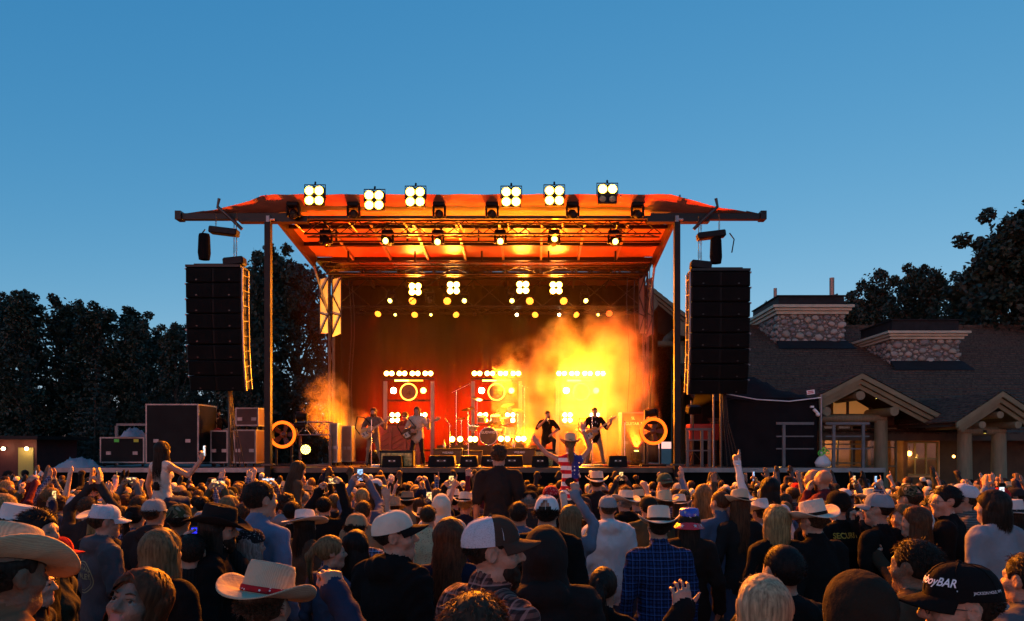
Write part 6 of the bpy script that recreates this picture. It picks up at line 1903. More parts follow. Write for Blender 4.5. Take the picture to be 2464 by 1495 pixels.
def set_mats(o, ms):
    for i, m in enumerate(ms):
        if i < len(o.material_slots):
            o.material_slots[i].link = 'OBJECT'; o.material_slots[i].material = m
def attach(name, me, parent, M, ms):
    o = obj(name, me, parent); o.matrix_local = M; set_mats(o, ms if isinstance(ms, (list, tuple)) else [ms]); return o
TILT = {}
def dress_head(p, HM, hair_style=None, hair_col='brown', hat=None, hat_m=None, hs=0, hair_n=500, beard=False, back=False, hat_rot=(0, 0, 0), glasses=False, scale=1.0, fine=False):
    if hair_style:
        attach('hair', hair(hair_style, hs, n=hair_n, hat=hat is not None and hat != 'hood'), p, HM, HC[hair_col])
    if fine:
        fb = MB()
        for s_ in (-1, 1):
            fb.tube([(s_ * .015, .1, .026), (s_ * .03, .0985, .032), (s_ * .048, .088, .028)], [.003, .004, .0015], 5)
            fb.tube([(s_ * .019, .0915, .009), (s_ * .033, .094, .0125), (s_ * .047, .086, .008)], .0017, 4)
        e_ = fb.build('eyebrows', HC[hair_col], p); e_.matrix_local = HM
        for s_ in (-1, 1):
            i_ = MB().ball((s_ * .033, .0868, .003), .0056, 8).build('iris', mat('iris', (.02, .012, .008), .1), p); i_.matrix_local = HM
    if beard: attach('beard', beard_mesh(), p, HM, HC[hair_col])
    if hat:
        M = HM @ Euler((R(hat_rot[0]), R(hat_rot[1]), R(hat_rot[2] + (180 if back else 0)))).to_matrix().to_4x4()
        ms = hat_m if isinstance(hat_m, (list, tuple)) else [hat_m]
        if hat in ('cap', 'snap'):
            c, b, k = cap_meshes(hat)
            co = attach('cap', c, p, M, [ms[0], ms[1 % len(ms)]]); attach('brim', b, co, Matrix.Identity(4), ms[2 % len(ms)] if len(ms) > 2 else ms[0]); attach('button', k, co, Matrix.Identity(4), ms[0]); attach('seams', HATS['seams'], co, Matrix.Identity(4), ms[1 % len(ms)])
        elif hat == 'beanie':
            c, b, k = cap_meshes('beanie'); attach('beanie', c, p, M @ Matrix.Translation((0, 0, -.012)) @ Matrix.Scale(1.06, 4), [ms[0], ms[0]])
        elif hat == 'bandana':
            c, b, k = cap_meshes('beanie'); attach('bandana', c, p, M @ Matrix.Scale(1.04, 4), [ms[0], ms[0]])
        elif hat == 'bucket':
            c, b = bucket_meshes(); co = attach('bucket_hat', c, p, M, ms[0]); attach('brim', b, co, Matrix.Identity(4), ms[1 % len(ms)])
        elif hat == 'hood': attach('hood', hood_mesh(), p, M, ms[0])
        else:
            prm = dict(cowboy={}, straw=dict(brim=.092, curl=.06), flat=dict(brim=.098, curl=.006, crown_h=.105, style='tear', dip=.0), fedora=dict(brim=.06, curl=.012, crown_h=.11, style='tear', dip=.012), wide=dict(brim=.115, curl=.03, crown_h=.11, style='flat', dip=.01))[hat]
            c, b, d = cowboy_meshes(hat, **prm)
            co = attach('hat', c, p, M, ms[0]); attach('brim', b, co, Matrix.Identity(4), ms[0]); attach('hat_band', d, co, Matrix.Identity(4), ms[1 % len(ms)])
    if glasses:
        gm = MB()
        for s in (-1, 1):
            gm.torus((s * .033, .107, .002), .02, .0018, (R(90), 0, 0), 14, 4); gm.cyl((s * .055, .105, .006), (s * .082, .0, .006), .0016, n=4)
        gm.cyl((-.013, .11, .004), (.013, .11, .004), .0016, n=4)
        gl = gm.build('glasses', mat('glasses_wire', (.05, .05, .05), .3, .8), p); gl.matrix_local = HM
PEOPLE = []
def person(bd, loc, rz=0.0, s=1.0, label='', group=None, shirt=None, pants=None, skn=None, shoes=None, **head):
    me, HM = bd
    p = obj('person', me)
    p.location = loc; p.rotation_euler = (0, 0, R(rz)); p.scale = (s, s, s)
    set_mats(p, [shirt or cloth('black', (.007, .0065, .0065)), skn or SK[1], pants or cloth('jeans', (.04, .055, .09)), shoes or cloth('shoe', (.05, .045, .04)), EYEM, LIPM])
    dress_head(p, HM, **head)
    tag(p, label, 'person', group)
    PEOPLE.append(p)
    return p
def world_of(p, x, y, z):
    return Matrix.LocRotScale(p.location, p.rotation_euler, p.scale) @ Vector((x, y, z))

from mathutils.bvhtree import BVHTree
def conform_back(me, bd, x=0, z=1.3, gap=.004, side=-1):
    """lay a flat print (mesh in xy) on the back of a body"""
    b = bd[0]; t = BVHTree.FromPolygons([v.co for v in b.vertices], [p.vertices[:] for p in b.polygons])
    for v in me.vertices:
        X, Z = v.co.x + x, v.co.y + z; d = v.co.z
        h = t.ray_cast(Vector((X, side * 2.0, Z)), Vector((0, -side, 0)))[0]
        v.co = Vector((X, (h.y if h else side * .12) + side * (gap + d * .3), Z))
    return me
def conform_cap(me, crown, z=.085, az0=0.0, rot=0.0):
    t = BVHTree.FromPolygons([v.co for v in crown.vertices], [p.vertices[:] for p in crown.polygons])
    c, s = math.cos(rot), math.sin(rot)
    for v in me.vertices:
        u, w = v.co.x * c - v.co.y * s, v.co.x * s + v.co.y * c; d = v.co.z
        a = -u / .112 + az0
        o = Vector((math.sin(a) * .4, -.012 + math.cos(a) * .4, z + w)); dr = Vector((-math.sin(a), -math.cos(a), -.0))
        h = t.ray_cast(o, dr)[0]
        if h is None: h = o + dr * .3
        v.co = h - dr * (.0025 + max(0, d) * .2)
    return me
# ------------------------------------------------------------------ palette
BLK = cloth('black', (.007, .0065, .0065)); CHAR = cloth('charcoal', (.02, .019, .02)); NAVY = cloth('navy', (.01, .014, .032)); GREY = cloth('grey', (.20, .20, .22))
HGREY = cloth('heather_grey', (.075, .075, .082)); OLIVE = cloth('olive', (.045, .045, .026)); DENIM = cloth('denim', (.07, .09, .14)); LBLUE = cloth('light_blue', (.12, .16, .25))
WHT = cloth('white', (.5, .49, .49)); CREAM = cloth('cream', (.5, .45, .36)); TAN = cloth('tan', (.24, .17, .1)); BROWN = cloth('brown', (.06, .04, .026)); REDC = cloth('red', (.42, .016, .016))
MAROON = cloth('maroon', (.09, .014, .018)); PINK = cloth('pink', (.4, .24, .28)); PLAIDB = cloth('blue_plaid', (.015, .034, .11), 'plaid', (.006, .008, .016)); PLAIDR = cloth('red_plaid', (.14, .07, .06), 'plaid', (.02, .012, .012))
PLAIDN = cloth('navy_plaid', (.10, .12, .2), 'plaid', (.012, .015, .03)); CAMO = cloth('camo', (.05, .05, .03), 'camo'); STRIPE = cloth('striped', (.5, .47, .42), 'hstripe', (.25, .23, .2)); DSTRIPE = cloth('dark_stripes', (.15, .13, .11), 'hstripe', (.03, .028, .025))
FLAG = cloth('flag', (.5, .5, .5), 'flag'); FUR = cloth('fur', (.05, .04, .03), bump=1.0); COWSHIRT = cloth('patterned', (.45, .38, .28), 'dots', (.03, .03, .03))
STRAW = cloth('straw', (.45, .37, .23), 'weave'); STRAWW = cloth('white_straw', (.53, .49, .4), 'weave'); FELTB = cloth('black_felt', (.012, .011, .011)); FELTW = cloth('white_felt', (.48, .47, .45)); FELTT = cloth('tan_felt', (.22, .17, .11))
MESHW = cloth('white_mesh', (.52, .52, .56), 'mesh'); MESHG = cloth('grey_mesh', (.3, .3, .3), 'mesh'); MESHB = cloth('brown_mesh', (.05, .035, .03), 'mesh'); CAPG = cloth('cap_grey', (.2, .22, .24)); CAPGR = cloth('cap_green', (.05, .075, .05)); LBRIM = cloth('cap_sky', (.25, .42, .55))
BAND = cloth('band', (.012, .011, .01)); PAIS = cloth('paisley', (.3, .015, .02), 'dots', (.55, .5, .5)); BPAIS = cloth('dark_paisley', (.014, .013, .014), 'dots', (.2, .2, .2)); USB = cloth('shiny_blue', (.02, .05, .4)); USR = cloth('shiny_red', (.5, .012, .016))
for m_ in (USB, USR): m_.node_tree.nodes['Principled BSDF'].inputs['Roughness'].default_value = .25; m_.node_tree.nodes['Principled BSDF'].inputs['Specular IOR Level'].default_value = .6
JEAN = cloth('jeans', (.035, .05, .085)); BJEAN = cloth('black_jeans', (.014, .014, .016)); KHAKI = cloth('khaki', (.2, .15, .1))
HADD = dict(cap=.022, snap=.022, beanie=.02, bandana=.012, hood=.03, bucket=.02, straw=.055, cowboy=.055, flat=.04, fedora=.045, wide=.045)

# ------------------------------------------------------------------ things people hold
def phone_mesh():
    body_ = MB().cbox((0, 0, 0), (.075, .009, .155), .004).mesh('phone', [None])
    scr = MB().quad((-.034, -.0055, -.072), (.034, -.0055, -.072), (.034, -.0055, .072), (-.034, -.0055, .072)).mesh('screen', [None])
    return body_, scr
PHM = phone_mesh()
def screen_mat(key, c1, c2, es):
    if key in MATS: return MATS[key]
    m = mat(key, (.02, .02, .02), .2, emit=c1, es=es)
    N, L = m.node_tree.nodes, m.node_tree.links; b = N['Principled BSDF']
    tc = N.new('ShaderNodeTexCoord'); nz = N.new('ShaderNodeTexNoise'); nz.inputs['Scale'].default_value = 34; L.new(tc.outputs['Object'], nz.inputs['Vector'])
    cr = N.new('ShaderNodeValToRGB'); cr.color_ramp.elements[0].position = .42; cr.color_ramp.elements[0].color = (*c2, 1); cr.color_ramp.elements[1].position = .6; cr.color_ramp.elements[1].color = (*c1, 1)
    L.new(nz.outputs['Fac'], cr.inputs[0]); L.new(cr.outputs[0], b.inputs['Emission Color'])
    return m
SCR = [screen_mat('screen_stage', (1, .6, .2), (.1, .03, .02), 1.2), screen_mat('screen_blue', (.35, .6, .9), (.1, .15, .3), 1.0), screen_mat('screen_pale', (.8, .85, .9), (.3, .35, .4), 1.0)]
PHC = [mat('phone_black', (.012, .012, .013), .25, .3), mat('phone_white', (.6, .6, .62), .3)]
PHN = 0
def phone(p, at, label, rot=(0, 0, 0), scr=0, col=0, land=False):
    o = obj('phone', PHM[0]); set_mats(o, [PHC[col]]); o.location = world_of(p, *at); o.rotation_euler = (R(rot[0]), R(rot[1] + (90 if land else 0)), p.rotation_euler.z + R(rot[2]))
    s = obj('screen', PHM[1], o); set_mats(s, [SCR[scr]]); return tag(o, label, 'phone', 'phones held up in the crowd')
CAN_ = MB().lathe([(.001, 0), (.028, 0), (.033, .008), (.033, .1), (.027, .118), (.026, .115), (.001, .113)], n=16).mesh('can', [None])
CANP = MB().lathe([(.0335, .03), (.0335, .085)], n=16).mesh('print_band', [None])
def can(p, at, label, col=None, tilt=0):
    o = obj('drink_can', CAN_); set_mats(o, [mat('can_silver', (.6, .6, .6), .25, .9)]); o.location = world_of(p, *at); o.rotation_euler = (R(tilt), 0, 0)
    q = obj('print_band', CANP, o); set_mats(q, [col or mat('can_red', (.5, .03, .02), .4)]); return tag(o, label, 'can')
WB = MB().lathe([(.034, -.012), (.0355, -.012), (.0355, .012), (.034, .012)], n=14).mesh('wristband', [None])
def wristband(p, wr, el, m=None, s=1.0):
    w, e = Vector(wr), Vector(el); d = (w - e).normalized()
    o = obj('wristband', WB, p); o.location = w - d * .015; o.rotation_euler = d.to_track_quat('Z', 'Y').to_euler(); o.scale = (s, s, s * 1.1)
    set_mats(o, [m or mat('wrist_green', (.45, .6, .05), .6)])

# ------------------------------------------------------------------ people who can be told apart
def hero(px, py, Y, label, rz=0, hat=None, group=None, h=None, dx=0, **kw):
    hk = {k: kw.pop(k) for k in ('hair_style', 'hair_col', 'hat_m', 'hs', 'hair_n', 'beard', 'back', 'hat_rot', 'glasses') if k in kw}
    mk = {k: kw.pop(k) for k in ('shirt', 'pants', 'skn') if k in kw}
    top = P(px, py, Y); g_ = ground_z(Y)
    s = (top.z - g_) / (1.75 + HADD.get(hat, .012))
    s = max(.86, min(1.17, s))
    bd = body(('hero', px, py), max(h or 0, (.0105 if Y < 4.0 else .0125 if Y < 5 else .0155 if Y < 7 else .018)) if not (h and Y < 4.2) else h, seed=px % 17, **kw)
    p = person(bd, (0, 0, 0), rz, s, label, group, hat=hat, fine=(Y < 5 and h is not None), **mk, **hk)
    off = Matrix.Rotation(R(rz), 3, 'Z') @ Vector((bd[1].translation.x, bd[1].translation.y, 0)) * s
    p.location = (top.x - off.x, Y - off.y, g_)
    HERO_XY.append((p.location.x, p.location.y, Y))
    BD[p.name] = bd
    return p
HERO_XY, BD = [], {}
G_FG = 'people in the near crowd'
# -- nearest row, left to right
p = hero(22, 1262, 2.4, 'person in a wide straw cowboy hat and brown coat at the left edge', rz=-22, hat='straw', hat_m=[STRAW, BAND], shirt=cloth('camel_coat', (.16, .09, .05)), coat=.03, collar=True, hair_style='short', hair_col='dark', hat_rot=(-16, -16, 0), h=.0095, skn=SK[3])
phone(p, (.1, .33, 1.28), 'dark phone held low at the lower left corner', (35, 0, 180), 2)
p = hero(84, 1352, 3.6, 'long-haired woman lit red between the straw hat and the red cap', rz=-80, sex='f', shirt=CHAR, hair_style='long', hair_col='auburn', yaw=5, h=.0095, skn=SK[0])
p = hero(138, 1291, 4.5, 'person in a bright red cap and olive jacket', rz=-80, hat='cap', hat_m=[REDC, REDC, REDC], shirt=OLIVE, coat=.02, hair_style='mid', hair_col='dark', sex='f', yaw=-8)
p = hero(95, 1228, 4.3, 'dark-haired man in profile behind the red cap', rz=-70, shirt=BLK, hair_style='messy', hair_col='black', yaw=-25)
p = hero(45, 1212, 4.7, 'person in a flat white hat above the straw hat at the left', rz=-60, hat='fedora', hat_m=[FELTW, FELTW], shirt=NAVY, hair_style='long', hair_col='brown', sex='f', hat_rot=(-10, 0, 0))
p = hero(253, 1214, 5.5, 'man in a grey hoodie with a round back print and white mesh cap', rz=-38, hat='cap', hat_m=[WHT, MESHW, WHT], shirt=HGREY, coat=.018, hood=True, hair_style='crop', hair_col='brown', hat_rot=(-10, 0, 0), yaw=-8, arms=('down', 'bent'))
bd = BD[p.name]
ring = MB(); n_ = 40
for r0, r1 in ((.118, .126), (.1, .104)):
    ring.add([(math.cos(2 * math.pi * i / n_) * r, math.sin(2 * math.pi * i / n_) * r, 0) for i in range(n_) for r in (r0, r1)], [(2 * i, 2 * i + 1, (2 * i + 3) % (2 * n_), (2 * i + 2) % (2 * n_)) for i in range(n_)])
for k in range(-3, 4): ring.add([(k * .034 - .017, .028 + .03 * (1 - abs(k) / 4), 0), (k * .034, .062 + .028 * (1 - abs(k) / 4), 0), (k * .034 + .017, .028 + .03 * (1 - abs(k) / 4), 0), (k * .034, .04 + .03 * (1 - abs(k) / 4), 0)], [(0, 1, 2, 3)])
pr_m = mat('back_print', (.26, .25, .13), .8)
set_mats(attach('back_print', conform_back(ring.mesh('back_print', [pr_m]), bd, .0, 1.22), p, Matrix.Identity(4), pr_m), [pr_m])
attach('back_lettering', conform_back(text_mesh('VALLEY', .062, pr_m, .001, True), bd, .0, 1.225), p, Matrix.Identity(4), pr_m)
p = hero(330, 1366, 2.5, 'young woman near the camera looking back, her long hair lit red on one side', rz=176, sex='f', shirt=CHAR, hair_style='long', hair_col='auburn', hair_n=850, hs=5, yaw=-4, roll=-10, pitch=16, h=.0072, skn=skin('shaded_fair', (.2, .115, .08)))  # fair skin darkened, shade on the face is put into its colour
p = hero(392, 1270, 3.8, 'woman seen from behind with long blonde hair over a black jacket', rz=-12, sex='f', shirt=BLK, hair_style='long', hair_col='light', hair_n=850, hs=6, h=.0095, coat=.01)
p = hero(462, 1285, 4.4, 'person in a black corduroy jacket raising a camera over the blonde hair', rz=20, shirt=cloth('black_cord', (.014, .012, .011), 'stripe', (.004, .004, .004)), coat=.02, hair_style='short', hair_col='dark', arms=(((.17, .3, 1.45), (.09, .40, 1.64), (-.2, .0, 1), (-.9, .4, 0), 'hold'), ((.40, .16, 1.36), (.14, .36, 1.66), (-.5, .2, .8), (-.8, .3, 0), 'hold')))
c_ = obj('compact_camera', MB().cbox((0, 0, 0), (.115, .03, .065), .01).mesh('compact_camera', [PHC[0]])); c_.location = world_of(p, .0, .42, 1.735); c_.rotation_euler = (0, 0, R(15)); tag(c_, 'compact camera with a blue screen held up left of the black hat', 'camera')
s_ = obj('screen', MB().quad((-.045, -.0158, -.025), (.03, -.0158, -.025), (.03, -.0158, .025), (-.045, -.0158, .025)).mesh('screen', [mat('screen_deep_blue', (.02, .02, .05), .2, emit=(.02, .03, 1.0), es=1.3)]), c_)
p = hero(527, 1212, 4.6, 'bearded man in a black cowboy hat and black coat', rz=-72, hat='straw', hat_m=[FELTB, BAND], shirt=BLK, coat=.025, collar=True, hair_style='mid', hair_col='dark', beard=True, yaw=-5, hat_rot=(-10, 0, 0))
p = hero(603, 1274, 4.9, 'person in a dark patterned headscarf with wavy greyish blonde hair', rz=-25, sex='f', hat='bandana', hat_m=[BPAIS], shirt=BLK, coat=.015, hair_style='curlylong', hair_col='grey', yaw=-20, hair_n=700)
p = hero(628, 1157, 5.2, 'dark-haired man in a light blue shirt, taller than those around him', rz=-22, shirt=LBLUE, collar=True, hair_style='short', hair_col='dark', yaw=-18, sleeve='long')
p = hero(737, 1226, 6.4, 'person in a wide white flat-brimmed hat and fur-collared coat', rz=-25, hat='wide', hat_m=[FELTW, BAND], shirt=FUR, coat=.03, collar=True, sex='f', hair_style='mid', hair_col='black', hat_rot=(-8, -10, 0))
p = hero(640, 1350, 2.55, 'man in a tan cowboy hat with a red paisley band, fist raised with wristbands', rz=-5, hat='straw', hat_m=[cloth('tan_straw', (.42, .36, .25), 'weave'), PAIS], shirt=cloth('dark_denim', (.02, .028, .055)), coat=.015, collar=True, hair_style='short', hair_col='brown', hat_rot=(-14, 6, -6), h=.008,
         arms=('down', ((.38, .12, 1.38), (.20, .22, 1.64), (-.35, .1, 1), (-.6, .6, 0), 'fist')))
wristband(p, (.20, .22, 1.64), (.38, .12, 1.38), mat('wrist_yellow', (.6, .62, .04), .6), 1.0); wristband(p, (.222, .208, 1.605), (.38, .12, 1.38), mat('wrist_white', (.6, .58, .56), .6), 1.02)
p = hero(798, 1288, 4.8, 'blonde person with tied-back hair looking right, above the denim cuff', rz=-35, sex='f', shirt=cloth('denim_dark', (.04, .06, .1)), hair_style='pony', hair_col='light', yaw=-30)
p = hero(858, 1274, 5.0, 'woman with straight dark hair in a denim jacket', rz=-5, sex='f', shirt=DENIM, coat=.012, hair_style='mid', hair_col='black', hair_n=900)
p = hero(952, 1228, 3.9, 'man in a cream cap with black brim and a black hoodie, face in profile', rz=-35, hat='cap', hat_m=[CREAM, CREAM, BLK], shirt=BLK, coat=.022, hood=True, hair_style='crop', hair_col='dark', yaw=-48, h=.008, hat_rot=(6, 0, 0), pitch=4)
cp = [c for c in p.children if c.name.startswith('cap')][0]
attach('cap_patch', conform_cap(MB().quad((-.02, -.02, 0), (.02, -.02, 0), (.02, .02, 0), (-.02, .02, 0)).mesh('cap_patch', [None]), cap_meshes('cap')[0], .1, -.18), cp, Matrix.Identity(4), BLK)
fig = MB(); fig.add([(0, .015, .006), (.004, .004, .006), (.014, .008, .006), (.006, -.001, .006), (.012, -.014, .006), (.0, -.004, .006), (-.014, -.012, .006), (-.005, .002, .006)], [(0, 7, 6, 5, 4, 3, 2, 1)])
attach('cap_emblem', conform_cap(fig.mesh('cap_emblem', [None]), cap_meshes('cap')[0], .1, -.18), cp, Matrix.Identity(4), WHT)
p = hero(1082, 1244, 4.3, 'woman with long dark wavy hair in a navy top', rz=0, sex='f', shirt=NAVY, hair_style='wavy', hair_col='auburn', hair_n=850, hs=8, h=.0095)
p = hero(1188, 1240, 2.85, 'bearded man in a white mesh cap with brown front and plaid shirt', rz=-48, hat='cap', hat_m=[cloth('cap_brown', (.05, .03, .022)), MESHW, cloth('cap_brown', (.05, .03, .022))], shirt=PLAIDR, collar=True, coat=.012, hair_style='crop', hair_col='dark', beard=True, yaw=-38, h=.0072, hat_rot=(2, 0, 0))
p = hero(1145, 1424, 1.85, 'top of a brown-haired head at the bottom edge of the photo', rz=-10, shirt=PLAIDR, hair_style='short', hair_col='brown', hair_n=950, hs=3, h=.0105)
p = hero(1312, 1264, 3.4, 'person in a dark hooded sweatshirt, hood up, seen from behind', rz=-4, hat='hood', hat_m=[cloth('dark_hoodie', (.018, .015, .014))], shirt=cloth('dark_hoodie', (.018, .015, .014)), coat=.03, hood=True, h=.0095)
p = hero(1316, 1192, 5.4, 'man in a white backwards cap and black hoodie', rz=-6, hat='snap', hat_m=[WHT, WHT, WHT], shirt=BLK, coat=.02, hood=True, hair_style='messy', hair_col='dark')
p = hero(1372, 1214, 6.0, 'blonde woman in a pale denim jacket with one arm raised high', rz=0, sex='f', shirt=cloth('pale_denim', (.12, .145, .19)), coat=.006, hair_style='long', hair_col='light', hair_n=850, hs=9, arms=('down', ((.21, .10, 1.58), (.06, .2, 1.82), (-.05, .1, 1), (0, 1, 0), 'claw')))
wristband(p, (.06, .2, 1.82), (.21, .10, 1.58))
p = hero(1585, 1216, 5.3, 'man in a straw cowboy hat and blue plaid shirt, back to the camera', rz=3, hat='straw', hat_m=[STRAWW, BAND], shirt=PLAIDB, collar=True, coat=.008, hair_style='short', hair_col='dark', hat_rot=(-9, 0, -10), h=.0095, tuck=False)
p = hero(1658, 1222, 6.0, 'woman in a shiny blue and red starred bucket hat with long dark hair', rz=-12, sex='f', hat='bucket', hat_m=[USB, USR], shirt=cloth('dark_brown', (.02, .014, .012)), coat=.03, hair_style='long', hair_col='dark', hair_n=850, hs=11)
bk = [c for c in p.children if c.name.startswith('bucket_hat')][0]
star = [(math.cos(math.pi / 2 + k * math.pi / 5) * (.017 if k % 2 == 0 else .007), math.sin(math.pi / 2 + k * math.pi / 5) * (.017 if k % 2 == 0 else .007), 0) for k in range(10)]
for a_, z_ in ((2.6, .085), (3.5, .11), (-1.9, .095), (3.1, .06), (1.8, .1)):
    s_ = MB(); s_.add(star, [tuple(range(10))]); attach('star', conform_cap(s_.mesh('star', [None]), bucket_meshes()[0], z_, a_), bk, Matrix.Identity(4), FELTW)
for a_, z_ in ((2.75, -.005), (3.6, -.008), (2.1, -.006)):
    s_ = MB(); s_.add(star, [tuple(range(10))]); attach('star', conform_cap(s_.mesh('star', [None]), bucket_meshes()[1], z_, a_), bk, Matrix.Identity(4), FELTW)
p = hero(1778, 1178, 7.2, 'person in a tan straw cowboy hat and dark jacket, left of the blonde bob', rz=8, hat='cowboy', hat_m=[cloth('tan_straw', (.42, .36, .25), 'weave'), BAND], shirt=cloth('black_wool', (.016, .014, .014)), coat=.02, hair_style='long', hair_col='auburn', sex='f', hat_rot=(-14, 6, 0))
p = hero(1866, 1214, 5.4, 'woman with a shoulder-length blonde bob and black jacket', rz=10, sex='f', shirt=BLK, coat=.015, hair_style='bob', hair_col='blonde', hair_n=850, hs=12, h=.0095)
p = hero(1958, 1200, 5.3, 'man in a white cowboy hat and black shirt beside the security guard', rz=22, hat='straw', hat_m=[STRAWW, BAND], shirt=BLK, coat=.02, collar=True, hair_style='crop', hair_col='brown', hat_rot=(-8, -8, -6), h=.0095)
p = hero(2016, 1180, 6.4, 'security guard in a black cap and shirt with yellow lettering on the back', rz=18, hat='cap', hat_m=[BLK, BLK, BLK], shirt=BLK, sleeve='short', hair_style='crop', hair_col='dark', build=1.12)
sec_m = mat('security_yellow', (.42, .27, .03), .8)
attach('back_lettering', conform_back(text_mesh('SECURITY', .066, sec_m, .001, True), BD[p.name], 0, 1.385), p, Matrix.Identity(4), sec_m)
p = hero(2112, 1186, 6.0, 'man in a grey cap and black T-shirt, ear lit orange', rz=35, hat='cap', hat_m=[CAPG, CAPG, CAPG], shirt=BLK, sleeve='short', hair_style='crop', hair_col='dark', yaw=18, build=1.05, h=.0095)
p = hero(2200, 1218, 5.7, 'woman with a hair claw in long dark hair drinking from a can, brown coat', rz=52, sex='f', shirt=cloth('brown_coat', (.04, .026, .016)), coat=.02, hair_style='long', hair_col='auburn', hair_n=850, hs=13, h=.0095, yaw=10, arms=('drink', 'down'))
can(p, (-.10, .37, 1.36), 'silver and red can at the lips of the woman with the hair claw')
cl = MB()
for k in range(6): cl.cyl((0, -.125, .06 - k * .022), (.03, -.115, .055 - k * .022), .004, n=5)
cl.tube([(0, -.125, .07), (-.005, -.14, .02), (0, -.125, -.06)], .007, 6)
attach('hair_claw', cl.mesh('hair_claw', [None]), p, BD[p.name][1], WHT)
p = hero(2168, 1212, 6.2, 'woman facing right of the raised phone, half hidden by the woman with the hair claw', rz=95, sex='f', shirt=CHAR, hair_style='mid', hair_col='light', yaw=30, arms=('phone', 'phone'), skn=SK[0])
phone(p, (0, .42, 1.68), 'green-cased phone filming above the can', (0, 0, 0), 0)
p = hero(2275, 1168, 6.1, 'man with glasses and dark hair in a black jacket, profile to the left', rz=48, shirt=BLK, coat=.022, hair_style='short', hair_col='black', glasses=True, yaw=40, h=.0095)
p = hero(2386, 1178, 5.6, 'person with a brown bob in a pale grey sweatshirt near the right edge', rz=18, sex='f', shirt=GREY, coat=.03, hair_style='bob', hair_col='dark', hair_n=950, hs=15, yaw=22, h=.0095, build=1.05)
p = hero(2310, 1352, 2.2, 'man in a black cap with white bar lettering and glasses at the lower right', rz=68, hat='cap', hat_m=[BLK, BLK, BLK], shirt=BLK, hair_style='crop', hair_col='dark', glasses=True, yaw=12, h=.008, hat_rot=(-4, 0, 0))
cp = [c for c in p.children if c.name.startswith('cap')][0]
lw = mat('cap_lettering', (.7, .7, .72), .6)
attach('cap_lettering', conform_cap(text_mesh('cowboyBAR', .034, lw, .001, True, .25), cap_meshes('cap')[0], .092, -.25, -.06), cp, Matrix.Identity(4), lw)
ul = MB().quad((-.06, -.003, 0), (.09, -.003, 0), (.09, .001, 0), (-.06, .001, 0)).mesh('lettering_line', [None]); attach('lettering_line', conform_cap(ul, cap_meshes('cap')[0], .073, -.25, -.06), cp, Matrix.Identity(4), lw)
attach('cap_lettering', conform_cap(text_mesh('JACKSON HOLE, WY', .012, lw, .001), cap_meshes('cap')[0], .06, -2.0), cp, Matrix.Identity(4), lw)
p = hero(2056, 1372, 2.3, 'person under a dark brown hood at the bottom right, seen from behind', rz=12, hat='hood', hat_m=[cloth('umber', (.022, .015, .01))], shirt=cloth('umber', (.022, .015, .01)), coat=.03, hood=True, h=.0105)
p = hero(1836, 1380, 2.5, 'blonde-haired person at the bottom edge beside a raised hand', rz=-8, sex='f', shirt=BLK, coat=.015, hair_style='bob', hair_col='pale', hair_n=950, hs=17, h=.0095, arms=(((.42, .08, 1.32), (.28, .2, 1.56), (.05, .1, 1), (.2, 1, 0), 'claw'), 'down'))
p = hero(2470, 1330, 3.2, 'person in a grey jacket cut off by the right edge', rz=20, shirt=HGREY, coat=.03, hair_style='short', hair_col='dark')
p = hero(2188, 1164, 6.8, 'man in a camouflage jacket and camouflage cap', rz=12, hat='snap', hat_m=[CAMO, CAMO, CAMO], shirt=CAMO, coat=.03, hood=True, hair_style='crop', hair_col='brown', yaw=15)
p = hero(2318, 1164, 6.5, 'person in a white mesh cap with pale blue brim and striped hoodie', rz=62, hat='cap', hat_m=[WHT, MESHW, LBRIM], shirt=DSTRIPE, coat=.025, hood=True, hair_style='crop', hair_col='brown', hat_rot=(4, 0, 0))
p = hero(2425, 1200, 6.2, 'person in a white hat with patterned brim at the right edge', rz=40, hat='fedora', hat_m=[FELTW, BPAIS], shirt=BLK, hair_style='mid', hair_col='dark', sex='f', yaw=25)
# -- a little farther in
p = hero(1062, 1188, 7.8, 'person in a pale hood, hood up, in the middle of the crowd', rz=5, hat='hood', hat_m=[CREAM], shirt=CREAM, coat=.025, hood=True)
p = hero(946, 1196, 8.2, 'person in a brown felt hat with a ribbon behind the cream cap', rz=0, hat='fedora', hat_m=[FELTT, TAN], shirt=OLIVE, hair_style='short', hair_col='dark', hat_rot=(-12, 0, 0))
p = hero(1325, 1170, 8.4, 'person with a red paisley bandana tied over the head', rz=4, hat='bandana', hat_m=[PAIS], shirt=BLK, hair_style='short', hair_col='dark')
p = hero(1462, 1192, 7.0, 'person in a grey mesh cap and white hoodie with a small back print', rz=8, hat='cap', hat_m=[CAPG, MESHG, CAPG], shirt=WHT, coat=.025, hood=True, hair_style='crop', hair_col='brown')
p = hero(1560, 1192, 7.4, 'person in a dark knitted cap left of the straw hats', rz=0, hat='beanie', hat_m=[cloth('dark_knit', (.018, .016, .012))], shirt=OLIVE, coat=.02, hair_style='short', hair_col='dark')
p = hero(1598, 1180, 8.1, 'person in a yellowish straw hat behind the blue plaid shirt', rz=6, hat='cowboy', hat_m=[STRAW, STRAW], shirt=CHAR, hair_style='short', hair_col='brown', hat_rot=(-10, 0, 0))
p = hero(1636, 1190, 8.6, 'person in a white cowboy hat with feathered band above the bucket hat', rz=-6, hat='straw', hat_m=[STRAWW, BROWN], shirt=CHAR, sex='f', hair_style='mid', hair_col='brown', hat_rot=(-12, -4, 0))
p = hero(1732, 1180, 7.3, 'man with short reddish hair in a blue-grey shirt, ear lit', rz=10, shirt=cloth('slate_blue', (.06, .08, .13)), collar=True, hair_style='crop', hair_col='auburn', yaw=18)
